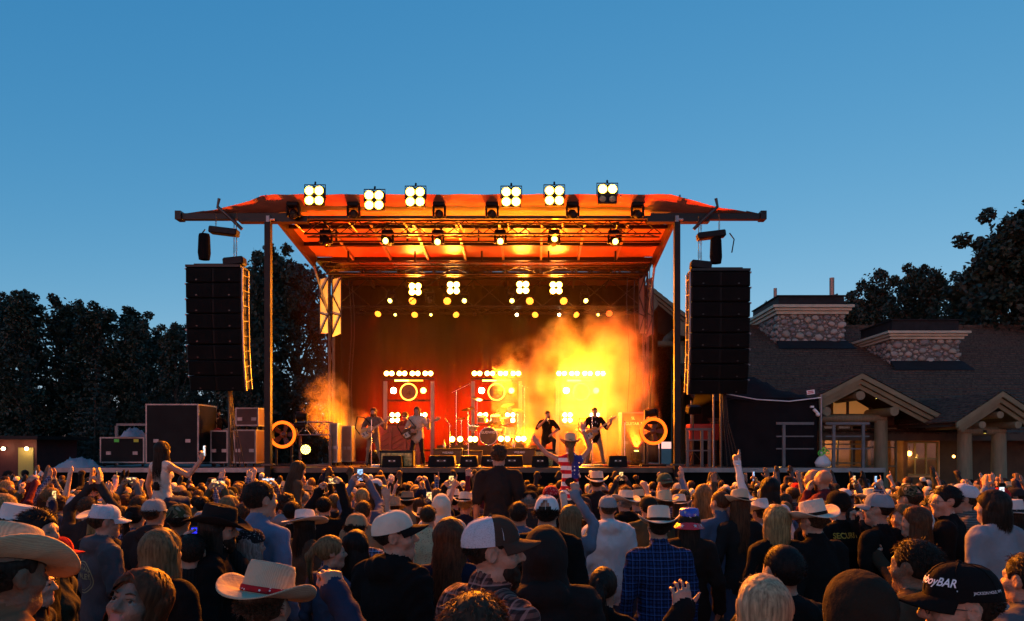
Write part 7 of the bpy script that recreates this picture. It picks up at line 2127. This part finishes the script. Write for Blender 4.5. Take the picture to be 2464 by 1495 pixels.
p = hero(1690, 1165, 8.8, 'woman with long light brown hair behind the white feathered hat', rz=0, sex='f', shirt=HGREY, hair_style='long', hair_col='light', hair_n=700, hs=19)
p = hero(1830, 1200, 7.6, 'person in a white felt hat just left of the blonde bob', rz=15, hat='straw', hat_m=[FELTW, FELTW], shirt=WHT, hair_style='short', hair_col='brown', hat_rot=(-12, 0, 0))
p = hero(1850, 1148, 8.2, 'woman with dark hair in a white blouse, one arm raised and finger pointing', rz=12, sex='f', shirt=WHT, hair_style='mid', hair_col='black', arms=(((.25, .12, 1.62), (.27, .2, 1.9), (-.02, .1, 1), (0, 1, 0), 'point'), 'down'))
wristband(p, (-.27, .2, 1.9), (-.25, .12, 1.62), mat('watch_steel', (.6, .6, .62), .3, .9))
p = hero(1955, 1120, 10.2, 'bald man looking up to the left below the black tent', rz=35, shirt=BLK, skn=SK[2], yaw=15)
p = hero(1980, 1128, 9.6, 'balding bearded man with a hand at his face below the black tent', rz=40, shirt=MAROON, skn=SK[2], beard=True, hair_col='auburn', arms=('face', 'down'))
p = hero(1436, 1132, 10.5, 'person in a yellow-lit white cowboy hat near the stage, left of the green cap', rz=-3, hat='straw', hat_m=[STRAWW, BAND], shirt=CHAR, hair_style='short', hair_col='brown')
p = hero(1600, 1138, 9.8, 'man in a green cap with sunglasses on it and plaid collar', rz=20, hat='cap', hat_m=[CAPGR, CAPGR, CAPGR], shirt=PLAIDN, collar=True, hair_style='crop', hair_col='brown', back=True)
p = hero(905, 1152, 11.0, 'person in a white and pink mesh cap below the left guitarist', rz=-40, hat='cap', hat_m=[WHT, MESHW, cloth('lime_brim', (.3, .32, .1))], shirt=CHAR, hair_style='mid', hair_col='brown', sex='f')
p = hero(1275, 1180, 8.2, 'grey-haired man in a black cap right of the man in black riding high', rz=-4, hat='snap', hat_m=[BLK, BLK, BLK], shirt=CHAR, collar=True, hair_style='messy', hair_col='grey')
p = hero(1030, 1216, 7.2, 'person with short brown hair and a printed shirt left of the wavy-haired woman', rz=0, shirt=cloth('printed_tee', (.4, .36, .22), 'dots', (.05, .04, .03)), hair_style='short', hair_col='brown', sleeve='short', arms=('wide', 'down'))
p = hero(875, 1205, 7.4, 'person with thick brown hair left of the brown felt hat', rz=0, shirt=TAN, hair_style='short', hair_col='brown', arms=('down', 'bent'))
p = hero(690, 1188, 8.0, 'person with short dark curly hair behind the light blue shirt', rz=-10, shirt=GREY, hood=True, hair_style='curly', hair_col='dark')
p = hero(705, 1206, 7.2, 'dark-haired person in a black top behind the wide white hat', rz=-10, shirt=BLK, hair_style='short', hair_col='black')
p = hero(780, 1195, 8.0, 'person in a black jacket filming with an arm stretched up, right of the white hat', rz=10, shirt=BLK, coat=.02, hair_style='short', hair_col='black', arms=('phonehi', ((.26, .15, 1.55), (.16, .3, 1.86), (-.1, .1, 1), (-.8, .4, 0), 'hold')))
phone(p, (.08, .36, 1.93), 'dark phone held sideways above the wide white hat', (0, 0, 0), 0, 0, True)
# -- riders on shoulders
def rider(px, py, Y, label, blabel, legs_in=True, bear=None, **kw):
    z_top = P(px, py, Y).z
    hk = {k: kw.pop(k) for k in ('hair_style', 'hair_col', 'hat_m', 'hs', 'hair_n', 'hat', 'hat_rot') if k in kw}
    mk = {k: kw.pop(k) for k in ('shirt', 'pants', 'skn') if k in kw}
    rz_ = kw.pop('rz', 0)
    s = kw.pop('s', .97)
    bd = body(('rider', px), .013, seed=3, legs={q: ((q * .13, .30, .88), (q * .12, .30, .46), 0) for q in (-1, 1)}, **kw)
    zo = z_top - 1.76 * s
    x = P(px, py, Y).x
    r_ = person(bd, (x, Y, zo), rz_, s, label, None, **mk, **hk)
    hipz = zo + .86 * s
    bs = max(.86, min(1.12, (hipz + .06 - ground_z(Y)) / 1.50))
    b_ = person(body('bearer', .0145, 'm', (((.27, .22, 1.15), (.15, .26, 1.30), (-.4, .2, .8), (-.8, -.4, 0), 'hold'),) * 2, build=1.1, seed=5), (x, Y, ground_z(Y)), rz_, bs, blabel, None, shirt=cloth('bearer', (.04, .03, .03)), hair_style='short', hair_col='dark')
    HERO_XY.append((x, Y, Y)); BD[r_.name] = bd
    return r_
p = rider(390, 1062, 9.6, 'long-haired woman in a striped top filming from someone\'s shoulders, left of the stage', 'person carrying the woman in the striped top on the shoulders', sex='f', shirt=STRIPE, sleeve='short', tank=True, hair_style='long', hair_col='dark', hair_n=900, hs=21, rz=-22, arms=('down', ((.36, .14, 1.26), (.50, .25, 1.50), (.1, .1, 1), (-.9, .2, 0), 'hold')))
phone(p, (.53, .27, 1.62), 'phone held up by the woman in the striped top', (0, 0, -20), 2)
p = rider(1200, 1070, 8.4, 'man in a black T-shirt riding high on shoulders at the centre, seen from behind', 'person carrying the man in the black T-shirt', sex='m', shirt=cloth('faded_black', (.02, .015, .014)), sleeve='short', hair_style='curly', hair_col='brown', s=1.08, build=1.05)
p = rider(1372, 1050, 10.0, 'woman in a flag-print tank top and straw hat, both arms raised, on shoulders', 'person carrying the woman in the flag-print top', sex='f', shirt=FLAG, tank=True, sleeve='short', hair_style='pony', hair_col='light', hair_n=500, hs=22, hat='straw', hat_m=[STRAW, STRAW], hat_rot=(-8, 0, 0), arms=(((.36, .05, 1.5), (.50, .1, 1.66), (.5, .1, .8), (0, 1, 0), 'open'), ((.30, .05, 1.58), (.20, .1, 1.86), (.05, .1, 1), (0, 1, 0), 'open')))
wristband(p, (.20, .1, 1.86), (.30, .05, 1.58), mat('wrist_white', (.6, .58, .56), .6))
p = rider(704, 1108, 10.0, 'woman with long brown hair leaning forward on shoulders below the left ring fan', 'person carrying the leaning long-haired woman', sex='f', shirt=BROWN, hair_style='long', hair_col='brown', hair_n=800, hs=23, rz=-50, pitch=-14, lean=(0, .06))

# ------------------------------------------------------------------ the rest of the crowd
PROTO = {}
def proto(sex, pose, yaw, seed, **kw):
    A = {'down': ('down', 'down'), 'pocket': ('pocket', 'bent'), 'phone': ('phonehi', 'phonehi'), 'phone1': ('down', 'phonehi'), 'fist': ('down', 'fistup'), 'point': ('pointup', 'down'), 'both': ('up', 'up'), 'horns': ('hornsup', 'down'),
         'drink': ('drink', 'down'), 'clap': ('claphi', 'claphi'), 'wave': ('down', 'up')}[pose]
    return body(('proto', sex, pose, yaw, seed), .0175, sex, A, yaw=yaw, seed=seed, face=True, **kw)
rg = random.Random(42)
POSES = ['down'] * 16 + ['pocket'] * 3 + ['phone'] * 2 + ['phone1'] * 2 + ['fist'] * 2 + ['point'] * 2 + ['both', 'horns', 'drink', 'clap', 'wave', 'wave']
SHIRTS = [('black', BLK, 8), ('charcoal', CHAR, 6), ('navy', NAVY, 5), ('dark brown', BROWN, 4), ('olive', OLIVE, 3), ('maroon', MAROON, 2), ('heather grey', HGREY, 4), ('denim blue', DENIM, 3), ('white', WHT, 2), ('cream', CREAM, 1), ('tan', TAN, 2), ('navy plaid', PLAIDN, 2), ('red plaid', PLAIDR, 2), ('pale grey', GREY, 2), ('light blue', LBLUE, 1), ('pink', PINK, 1)]
SH = [(n, m) for n, m, k in SHIRTS for _ in range(k)]
HATS_ = [(None, None, '', 30), ('cap', [WHT, MESHW, WHT], 'white mesh cap', 3), ('cap', [BLK, BLK, BLK], 'black cap', 4), ('cap', [CAPG, MESHG, CAPG], 'grey mesh cap', 3), ('cap', [TAN, TAN, TAN], 'tan cap', 3), ('snap', [WHT, WHT, WHT], 'white backwards cap', 1), ('cap', [CAPGR, MESHB, CAPGR], 'green cap', 2), ('cap', [REDC, REDC, REDC], 'red cap', 1), ('cap', [CAMO, CAMO, CAMO], 'camouflage cap', 1),
         ('straw', [STRAW, BAND], 'straw cowboy hat', 3), ('straw', [STRAWW, BAND], 'white straw cowboy hat', 3), ('straw', [FELTB, BAND], 'black cowboy hat', 2), ('fedora', [FELTT, BAND], 'tan felt hat', 1), ('beanie', [CHAR], 'dark knitted cap', 1)]
HT = [(a, b, c) for a, b, c, k in HATS_ for _ in range(k)]
HSTY = {'m': [('short', 'short'), ('short', 'short'), ('crop', 'cropped'), ('messy', 'tousled'), ('curly', 'curly'), ('short', 'short')], 'f': [('long', 'long'), ('mid', 'medium'), ('wavy', 'wavy'), ('bob', 'bobbed'), ('pony', 'tied-back'), ('long', 'long')]}
HCOL = [('dark', 'dark'), ('dark', 'dark'), ('black', 'black'), ('brown', 'brown'), ('brown', 'brown'), ('auburn', 'auburn'), ('light', 'light brown'), ('blonde', 'blonde'), ('light', 'light brown'), ('grey', 'grey')]
MARKS = [(140, 'below red hut'), (330, 'below left railing'), (500, 'below largest case'), (640, 'below left speakers'), (730, 'below left fan'), (860, 'below left smoke'), (955, 'below left guitarist'), (1060, 'below bassist'),
         (1150, 'below left amplifier'), (1245, 'below drums'), (1350, 'below singer'), (1480, 'below right guitarist'), (1620, 'below right fan'), (1830, 'below right speakers'), (1965, 'below tent'), (2150, 'below porch'), (2340, 'below eave'), (9999, 'at right edge')]
POSEW = {'down': '', 'pocket': '', 'phone': ', phone raised', 'phone1': ', one-handed phone', 'fist': ', one fist up', 'point': ', pointing up', 'both': ', arms up', 'horns': ', fingers raised', 'drink': ', drinking', 'clap': ', clapping', 'wave': ', one hand up'}
cand = []
y = 3.3
while y < 17.0:
    x = -.80 * y - .3
    while x < .74 * y + .3:
        cand.append((x + rg.uniform(-.16, .16), y + rg.uniform(-.22, .22))); x += rg.uniform(.56, .76)
    y += .60
CROWD = []
for (x, y) in cand:
    if any((x - a) ** 2 + (y - b) ** 2 < .43 ** 2 for a, b, _ in HERO_XY): continue
    px = CX + x / y * F
    # keep clear lines to the people who can be told apart farther in
    if any(q > y + .15 and abs(px - (CX + a / b * F)) < (.17 * F / y + .12 * F / q) and q - y < 1.7 for a, b, q in HERO_XY): continue
    if y < 4.6 and not (-.4 < px / 2464 < 1.3): continue
    CROWD.append((x, y, px))
CROWD.sort(key=lambda t: t[1])
FARCROWD = CROWD[232:412]; CROWD = CROWD[:232]
LABS = []
for (x, y, px) in CROWD:
    sex = rg.choice('mmmff'); pose = rg.choice(POSES)
    if y < 7.0 and pose not in ('down', 'pocket', 'drink'): pose = 'down'
    yw = rg.choice((-30, 0, 0, 25)); sd = rg.randrange(2)
    if pose not in ('down',): yw = 0; sd = 0 if sex == 'm' else 1
    cl_ = {0: {}, 1: dict(coat=.02, hood=True)}[sd]
    sl_ = 'short' if (pose in ('fist', 'wave', 'point') and sd == 0) else 'long'
    b_ = proto(sex, pose, yw if pose in ('down', 'pocket') else 0, sd, sleeve=sl_, **cl_)
    hat, hm, hw = rg.choice(HT); sty, sw_ = rg.choice(HSTY[sex]); hc, hcw = rg.choice(HCOL); sn, sm = rg.choice(SH if y > 5.5 else SH[:26])
    if (hat == 'snap' and sex == 'f') or y < 5.2: hat, hm, hw = None, None, ''
    rz_ = math.degrees(math.atan2(-(-1.5 - x), 25 - y)) * 1.3 + rg.uniform(-22, 22)
    if rg.random() < .05: rz_ += rg.choice((-80, 80))
    hgt = rg.gauss(.995 if sex == 'm' else .94, .03)
    p = person(b_, (x, y, ground_z(y)), rz_, hgt, '', 'people in the crowd before the stage', shirt=sm, pants=rg.choice((JEAN, BJEAN, KHAKI, JEAN)), skn=rg.choice((SK[0], SK[1], SK[1], SK[2], SK[2], SK[3])),
               hat=hat, hat_m=hm, hair_style=sty, hair_col=hc, hs=rg.randrange(2) if y > 6 else 2, hair_n=380 if y > 6 else 1000, hat_rot=(rg.uniform(-12, 0), rg.uniform(-6, 6), 0) if hat not in ('snap',) else (0, 0, 0), beard=(sex == 'm' and rg.random() < .3))
    where = next(w for lim, w in MARKS if px < lim); row = 'near' if y < 7.5 else 'middle' if y < 11 else 'far'
    look = (f'in a {hw} and {sn} top' if hw else f'with {sw_} {hcw} hair and {sn} top')
    lb_ = f'person {look}{POSEW[pose]}, {row} crowd {where}'
    if len(lb_.split()) > 15: lb_ = f'person {look}{POSEW[pose]}, {where}'
    if len(lb_.split()) > 15: lb_ = f'person {look}, {row} crowd {where}'
    LABS.append((p, lb_, px, y))
    if pose in ('phone', 'phone1') and (y < 12):
        nm = (0.0, .40, 1.90) if pose == 'phone' else (.08, .39, 1.91)
        phone(p, nm, f'phone held up by the {("person in the " + hw) if hw else ("person with " + sw_ + " " + hcw + " hair")} {where}', (0, 0, rg.uniform(-15, 15)), rg.choice((0, 0, 1, 2)), rg.choice((0, 0, 1)), pose == 'phone' and rg.random() < .4)
    if pose == 'drink' and y < 10: can(p, (-.10, .37, 1.36), f'can of the person {look}')
def uniq(lst):
    by = {}
    for p, l, px, y in lst: by.setdefault(l, []).append((px, y, p))
    od = ['first', 'second', 'third', 'fourth', 'fifth', 'sixth', 'seventh', 'eighth', 'ninth', 'tenth']
    for l, v in by.items():
        v.sort(key=lambda t: t[0])
        for i, (_, _, p) in enumerate(v): p['label'] = l if len(v) == 1 else f'{l} ({od[min(i, 9)]})'
uniq(LABS)
uniq([(o, o['label'], CX + o.location.x / o.location.y * F, o.location.y) for o in COL.objects if o.get('category') in ('phone', 'can') and o.parent is None])

# the front rows beyond the nearest three hundred: one mass
def far_crowd(pts):
    pr = []
    for k, (sx, po) in enumerate((('m', ('down', 'down')), ('f', ('down', 'down')), ('m', ('down', 'fistup')), ('f', ('phonehi', 'phonehi')), ('m', ('up', 'up')))):
        me, HM = body(('mass', k), .04, sx, po, face=False, fold=0, coat=.015)
        co = np.empty(len(me.vertices) * 3, np.float32); me.vertices.foreach_get('co', co); co = co.reshape(-1, 3)
        qs = np.empty(len(me.loops), np.int32); me.loops.foreach_get('vertex_index', qs); qs = qs.reshape(-1, 4)
        mi = np.empty(len(me.polygons), np.int32); me.polygons.foreach_get('material_index', mi)
        fc = co[qs].mean(1); hc = np.array(HM.translation)
        top = (mi == SKIN) & (fc[:, 2] > hc[2] - .06) & ((fc[:, 1] < hc[1] + .02) | (fc[:, 2] > hc[2] + .07))
        pr.append((co, qs, np.where(top, 1, np.where(mi == SKIN, 0, 2)), top))
    ms = [SK[1], SK[2], HC['dark'], HC['brown'], HC['light'], STRAWW, BLK, CHAR, NAVY, BROWN, HGREY, DENIM, OLIVE, BLK]
    V, Q, M = [], [], []; o = 0; r = random.Random(77)
    for (x, y, _) in pts:
        co, qs, kd, top = pr[r.choice((0, 0, 0, 0, 1, 1, 1, 1, 2, 3, 4))]
        a = math.atan2(-(-1.5 - x), 25 - y) + r.uniform(-.4, .4); s_ = r.gauss(.97, .04); c, sn = math.cos(a), math.sin(a)
        V.append(np.stack([(co[:, 0] * c - co[:, 1] * sn) * s_ + x, (co[:, 0] * sn + co[:, 1] * c) * s_ + y, co[:, 2] * s_ + ground_z(y)], 1))
        Q.append(qs + o); o += len(co)
        M.append(np.choose(kd, [r.choice((0, 1)), r.choice((2, 2, 3, 3, 4, 5, 6)), r.choice(range(6, 14))]))
    V, Q, M = np.concatenate(V), np.concatenate(Q), np.concatenate(M)
    me = bpy.data.meshes.new('crowd'); me.vertices.add(len(V)); me.vertices.foreach_set('co', V.astype(np.float32).ravel())
    me.loops.add(Q.size); me.loops.foreach_set('vertex_index', Q.ravel().astype(np.int32)); me.polygons.add(len(Q)); me.polygons.foreach_set('loop_start', np.arange(0, Q.size, 4, dtype=np.int32))
    for m in ms: me.materials.append(m)
    me.polygons.foreach_set('material_index', M.astype(np.int32)); me.polygons.foreach_set('use_smooth', np.ones(len(Q), bool)); me.update(calc_edges=True)
    tag(obj('crowd', me), 'mass of small heads and raised hands right before the stage', 'crowd', kind='stuff')
far_crowd(FARCROWD)
# ------------------------------------------------------------------ the band
def guitar(loc, ang, label, col, kind='tele', yawz=0, s=1.0):
    """guitar lying across the player's front: neck to the right of the picture"""
    t = thing('bass_guitar' if kind == 'bass' else 'electric_guitar', label, 'guitar', loc)
    t.rotation_euler = (R(8), R(-ang), R(yawz)); t.scale = (s, s, s)
    S = Soft(.01)
    S.ell((-.12, 0, -.005), (.15, .5, .165), .01, tag=0); S.ell((.07, 0, .0), (.13, .5, .13), .05, tag=0)
    S.ell((.2, 0, -.1), (.07, .5, .07), .02, sub=True)
    if kind == 'bass': S.cone((.05, 0, .10), (.2, 0, .12), .045, .03, .04); S.ell((.23, 0, .06), (.06, .5, .035), .02, sub=True)
    # slab thickness
    S.ell((0, .56, 0), (2, .53, 2), .01, sub=True); S.ell((0, -.56, 0), (2, .53, 2), .01, sub=True)
    me = S.mesh('guitar_body', nmat=1); o = obj('guitar_body', me, t); set_mats(o, [mat('guitar_' + label[:6], col, .25, var=.25, vscale=6, coat=.4)])
    L = .62 if kind == 'bass' else .5
    MB().cbox((.14 + L / 2, -.03, 0), (L, .025, .05), .006).build('neck', mat('maple', (.45, .28, .1), .4), t)
    MB().prism([(0, -.03), (.06, -.045), (.19, -.03), (.2, .035), (.05, .045), (0, .03)], .018, (.14 + L, -.04, 0)).build('headstock', mat('maple', (.45, .28, .1), .4), t)
    MB().cbox((-.13, -.042, -.02), (.16, .012, .15), .01).build('pickguard', mat('pickguard', (.5, .45, .35), .4), t)
    for k in range(2): MB().cbox((-.06 - k * .1, -.05, 0), (.03, .014, .085), .004).build('pickup', black_metal, t)
    MB().cbox((-.22, -.046, 0), (.04, .016, .1), .004).build('bridge', chrome, t)
    for k in range(4 if kind == 'bass' else 6):
        z = (k - (1.5 if kind == 'bass' else 2.5)) * (.011 if kind == 'bass' else .008)
        MB().cyl((-.22, -.058, z), (.2 + L, -.05, z * .8), .0015, n=4).build('string', chrome, t)
        MB().cyl((.2 + L + .022 * k, -.04, .045), (.2 + L + .022 * k, -.04, .075), .008, n=6).build('tuning_peg', chrome, t)
    MB().tube([(-.26, .0, .03), (-.3, .12, .3), (-.08, .2, .55), (.1, .1, .42), (.19, .02, .06)], .018, 4).build('strap', black_cloth, t)
    return t
GTR_L = ((.36, .05, 1.13), (.44, .28, 1.28), (-.35, .15, .9), (-.3, -.9, .2), 'hold')     # fretting hand
GTR_R = ((.33, -.05, 1.14), (.10, .25, 1.06), (-.75, .35, -.4), (-.1, -1, 0), 'relax')    # picking hand
def band(px, py_top, Y, label, rz=180, z0=DZ, hf=.013, **kw):
    hk = {k: kw.pop(k) for k in ('hair_style', 'hair_col', 'hat', 'hat_m', 'hs', 'hair_n', 'beard') if k in kw}
    mk = {k: kw.pop(k) for k in ('shirt', 'pants', 'skn') if k in kw}
    s = max(.9, min(1.12, (P(px, py_top, Y).z - z0) / 1.76)) if 's' not in kw else kw.pop('s')
    bd = body(('band', px), hf, **kw)
    return person(bd, ((px - CX) / F * Y, Y, z0), rz, s, label, 'musicians on the stage', **mk, **hk)
st_ = {q: ((q * .15, .03, .5), (q * .2, -.01, .085), q * -20) for q in (-1, 1)}
p = band(899, 978, 22.9, 'long-haired guitarist with pale guitar at the left of the stage', arms=(GTR_L, GTR_R), shirt=cloth('vest', (.12, .09, .07)), sleeve='short', pants=KHAKI, hair_style='long', hair_col='brown', beard=True, pitch=-14, legs=st_)
guitar(world_of(p, .10, .20, 1.03), 32, 'pale electric guitar of the left guitarist', (.5, .32, .12), s=p.scale[0])
p = band(1004, 966, 22.4, 'long-haired bass player in a patterned open shirt', rz=172, arms=(GTR_L, GTR_R), shirt=COWSHIRT, coat=.015, pants=BJEAN, hair_style='long', hair_col='brown', pitch=-10, legs=st_, sleeve='short')
guitar(world_of(p, .12, .22, 1.0), 26, 'dark bass guitar with white pickguard', (.03, .02, .015), 'bass', s=p.scale[0])
p = band(976, 978, 26.0, 'curly-haired pianist behind the bass player', rz=150, shirt=MAROON, hair_style='curly', hair_col='brown', pitch=-12, arms=('bent', 'bent'))
p = band(1431, 978, 22.9, 'short-haired guitarist in a black T-shirt at the right of the stage', rz=186, arms=(GTR_L, GTR_R), shirt=BLK, sleeve='short', pants=KHAKI, hair_style='crop', hair_col='dark', pitch=-8, legs={q: ((q * .19, .04, .5), (q * .27, .0, .085), q * -22) for q in (-1, 1)})
attach('chest_print', conform_back(MB().quad((-.07, -.01, 0), (.07, -.01, 0), (.07, .03, 0), (-.07, .03, 0)).quad((-.012, .03, 0), (.012, .03, 0), (.012, .08, 0), (-.012, .08, 0)).mesh('chest_print', [None]), body(('band', 1431)), 0, 1.26, side=1), p, Matrix.Identity(4), WHT)
guitar(world_of(p, .10, .20, 1.0), 34, 'sunburst electric guitar of the right guitarist', (.45, .2, .05), s=p.scale[0])
# singer with one foot on a box
leg_s = {-1: ((-.16, .34, .80), (-.16, .30, .46), 0), 1: ((.12, -.02, .48), (.16, -.12, .085), 0)}
sx = (1320 - CX) / F * 22.9
bx = thing('singer_box', 'small black box under the foot of the singer', 'box', (sx + .1, 22.6, DZ), world=True)
MB().cbox((sx + .12, 22.58, DZ + .185), (.42, .4, .365), .02).build('crate', tolex, bx)
MB().box((sx + .12, 22.376, DZ + .24), (.12, .012, .03)).build('handle', black_metal, bx)
p = band(1316, 984, 22.9, 'singer in a black T-shirt leaning forward with a microphone, one foot raised', rz=190, s=1.06, shirt=BLK, sleeve='short', pants=BJEAN, hair_style='crop', hair_col='dark', beard=True, lean=(.03, .22), pitch=-6, yaw=14, legs=leg_s,
         arms=(((.34, .12, 1.18), (.13, .30, 1.02), (-.7, .3, -.3), (0, -.3, -1), 'relax'), ((.34, .06, 1.20), (.10, .17, 1.45), (-.3, -.1, .8), (-.7, -.4, .2), 'hold')))
q = world_of(p, .06, .52, 1.43)
mt_ = thing('microphone', 'hand-held microphone at the mouth of the singer', 'microphone', q)
MB().lathe([(.012, -.16), (.017, -.02), (.027, 0), (.029, .03), (.018, .05), (.001, .053)], (0, 0, 0), 12, Euler((R(40), R(-20), 0)).to_matrix()).build('microphone_body', chrome, mt_)
# drummer
leg_d = {q: ((q * .2, .40, .88), (q * .22, .44, .52), 0) for q in (-1, 1)}
band(1198, 966, 26.75, 'long-haired drummer behind the kit', z0=ZR - .46, s=1.05, shirt=BROWN, sleeve='short', hair_style='long', hair_col='brown', beard=True, arms=(((.32, .08, 1.16), (.22, .34, 1.2), (-.1, .9, .1), (0, 0, -1), 'fist'), ((.33, .06, 1.18), (.24, .3, 1.32), (-.1, .9, .3), (0, 0, -1), 'fist')), legs=leg_d, pitch=-6)
th = thing('drum_throne', 'round drum stool under the drummer', 'stool', (-1.33, 26.75, ZR), world=True)
MB().lathe([(.001, .47), (.16, .46), (.17, .40), (.001, .39)], (-1.33, 26.78, ZR), 16).build('seat', tolex, th)
for k in range(3): MB().cyl((-1.33, 26.78, ZR + .38), (-1.33 + .25 * math.cos(k * 2.1), 26.78 + .25 * math.sin(k * 2.1), ZR + .005), .015).build('leg', chrome, th)
# crew on the left wing
p = band(523, 952, 23.6, 'crew member in a black shirt holding a guitar beside the largest road case', rz=215, z0=WZ, arms=(GTR_L, GTR_R), shirt=BLK, sleeve='short', pants=BJEAN, hair_style='short', hair_col='dark', hat='cap', hat_m=[BLK, BLK, BLK], beard=True)
guitar(world_of(p, .10, .20, 1.02), 20, 'red guitar held by the crew member on the left wing', (.25, .02, .015), yawz=30, s=p.scale[0])
p = band(640, 1000, 24.4, 'crew member in shadow between the road cases and the left ring fan', rz=160, z0=WZ, s=1.0, shirt=CHAR, hair_style='short', hair_col='dark')
# the few people beyond the left wing
for i, (px, py, Y, sh, lab) in enumerate(((20, 1100, 19.5, NAVY, 'person in a navy jacket in the shade at the far left'), (60, 1104, 20.5, LBLUE, 'person in a blue shirt under the red hut lamps'), (95, 1106, 19.0, CHAR, 'person in a pale cap left of the white tarp'), (120, 1110, 20.0, DENIM, 'person in a denim jacket beside the white tarp'))):
    g_ = ground_z(Y); s = max(.85, min(1.1, (P(px, py, Y).z - g_) / 1.76))
    person(proto('m', 'down', 0, 0, sleeve='long'), (P(px, py, Y).x, Y, g_), (-60, 40, 200, -90)[i], s, lab, 'people beyond the left wing', shirt=sh, hair_style='short', hair_col='dark', hat='cap' if i == 2 else None, hat_m=[WHT, WHT, WHT] if i == 2 else None)
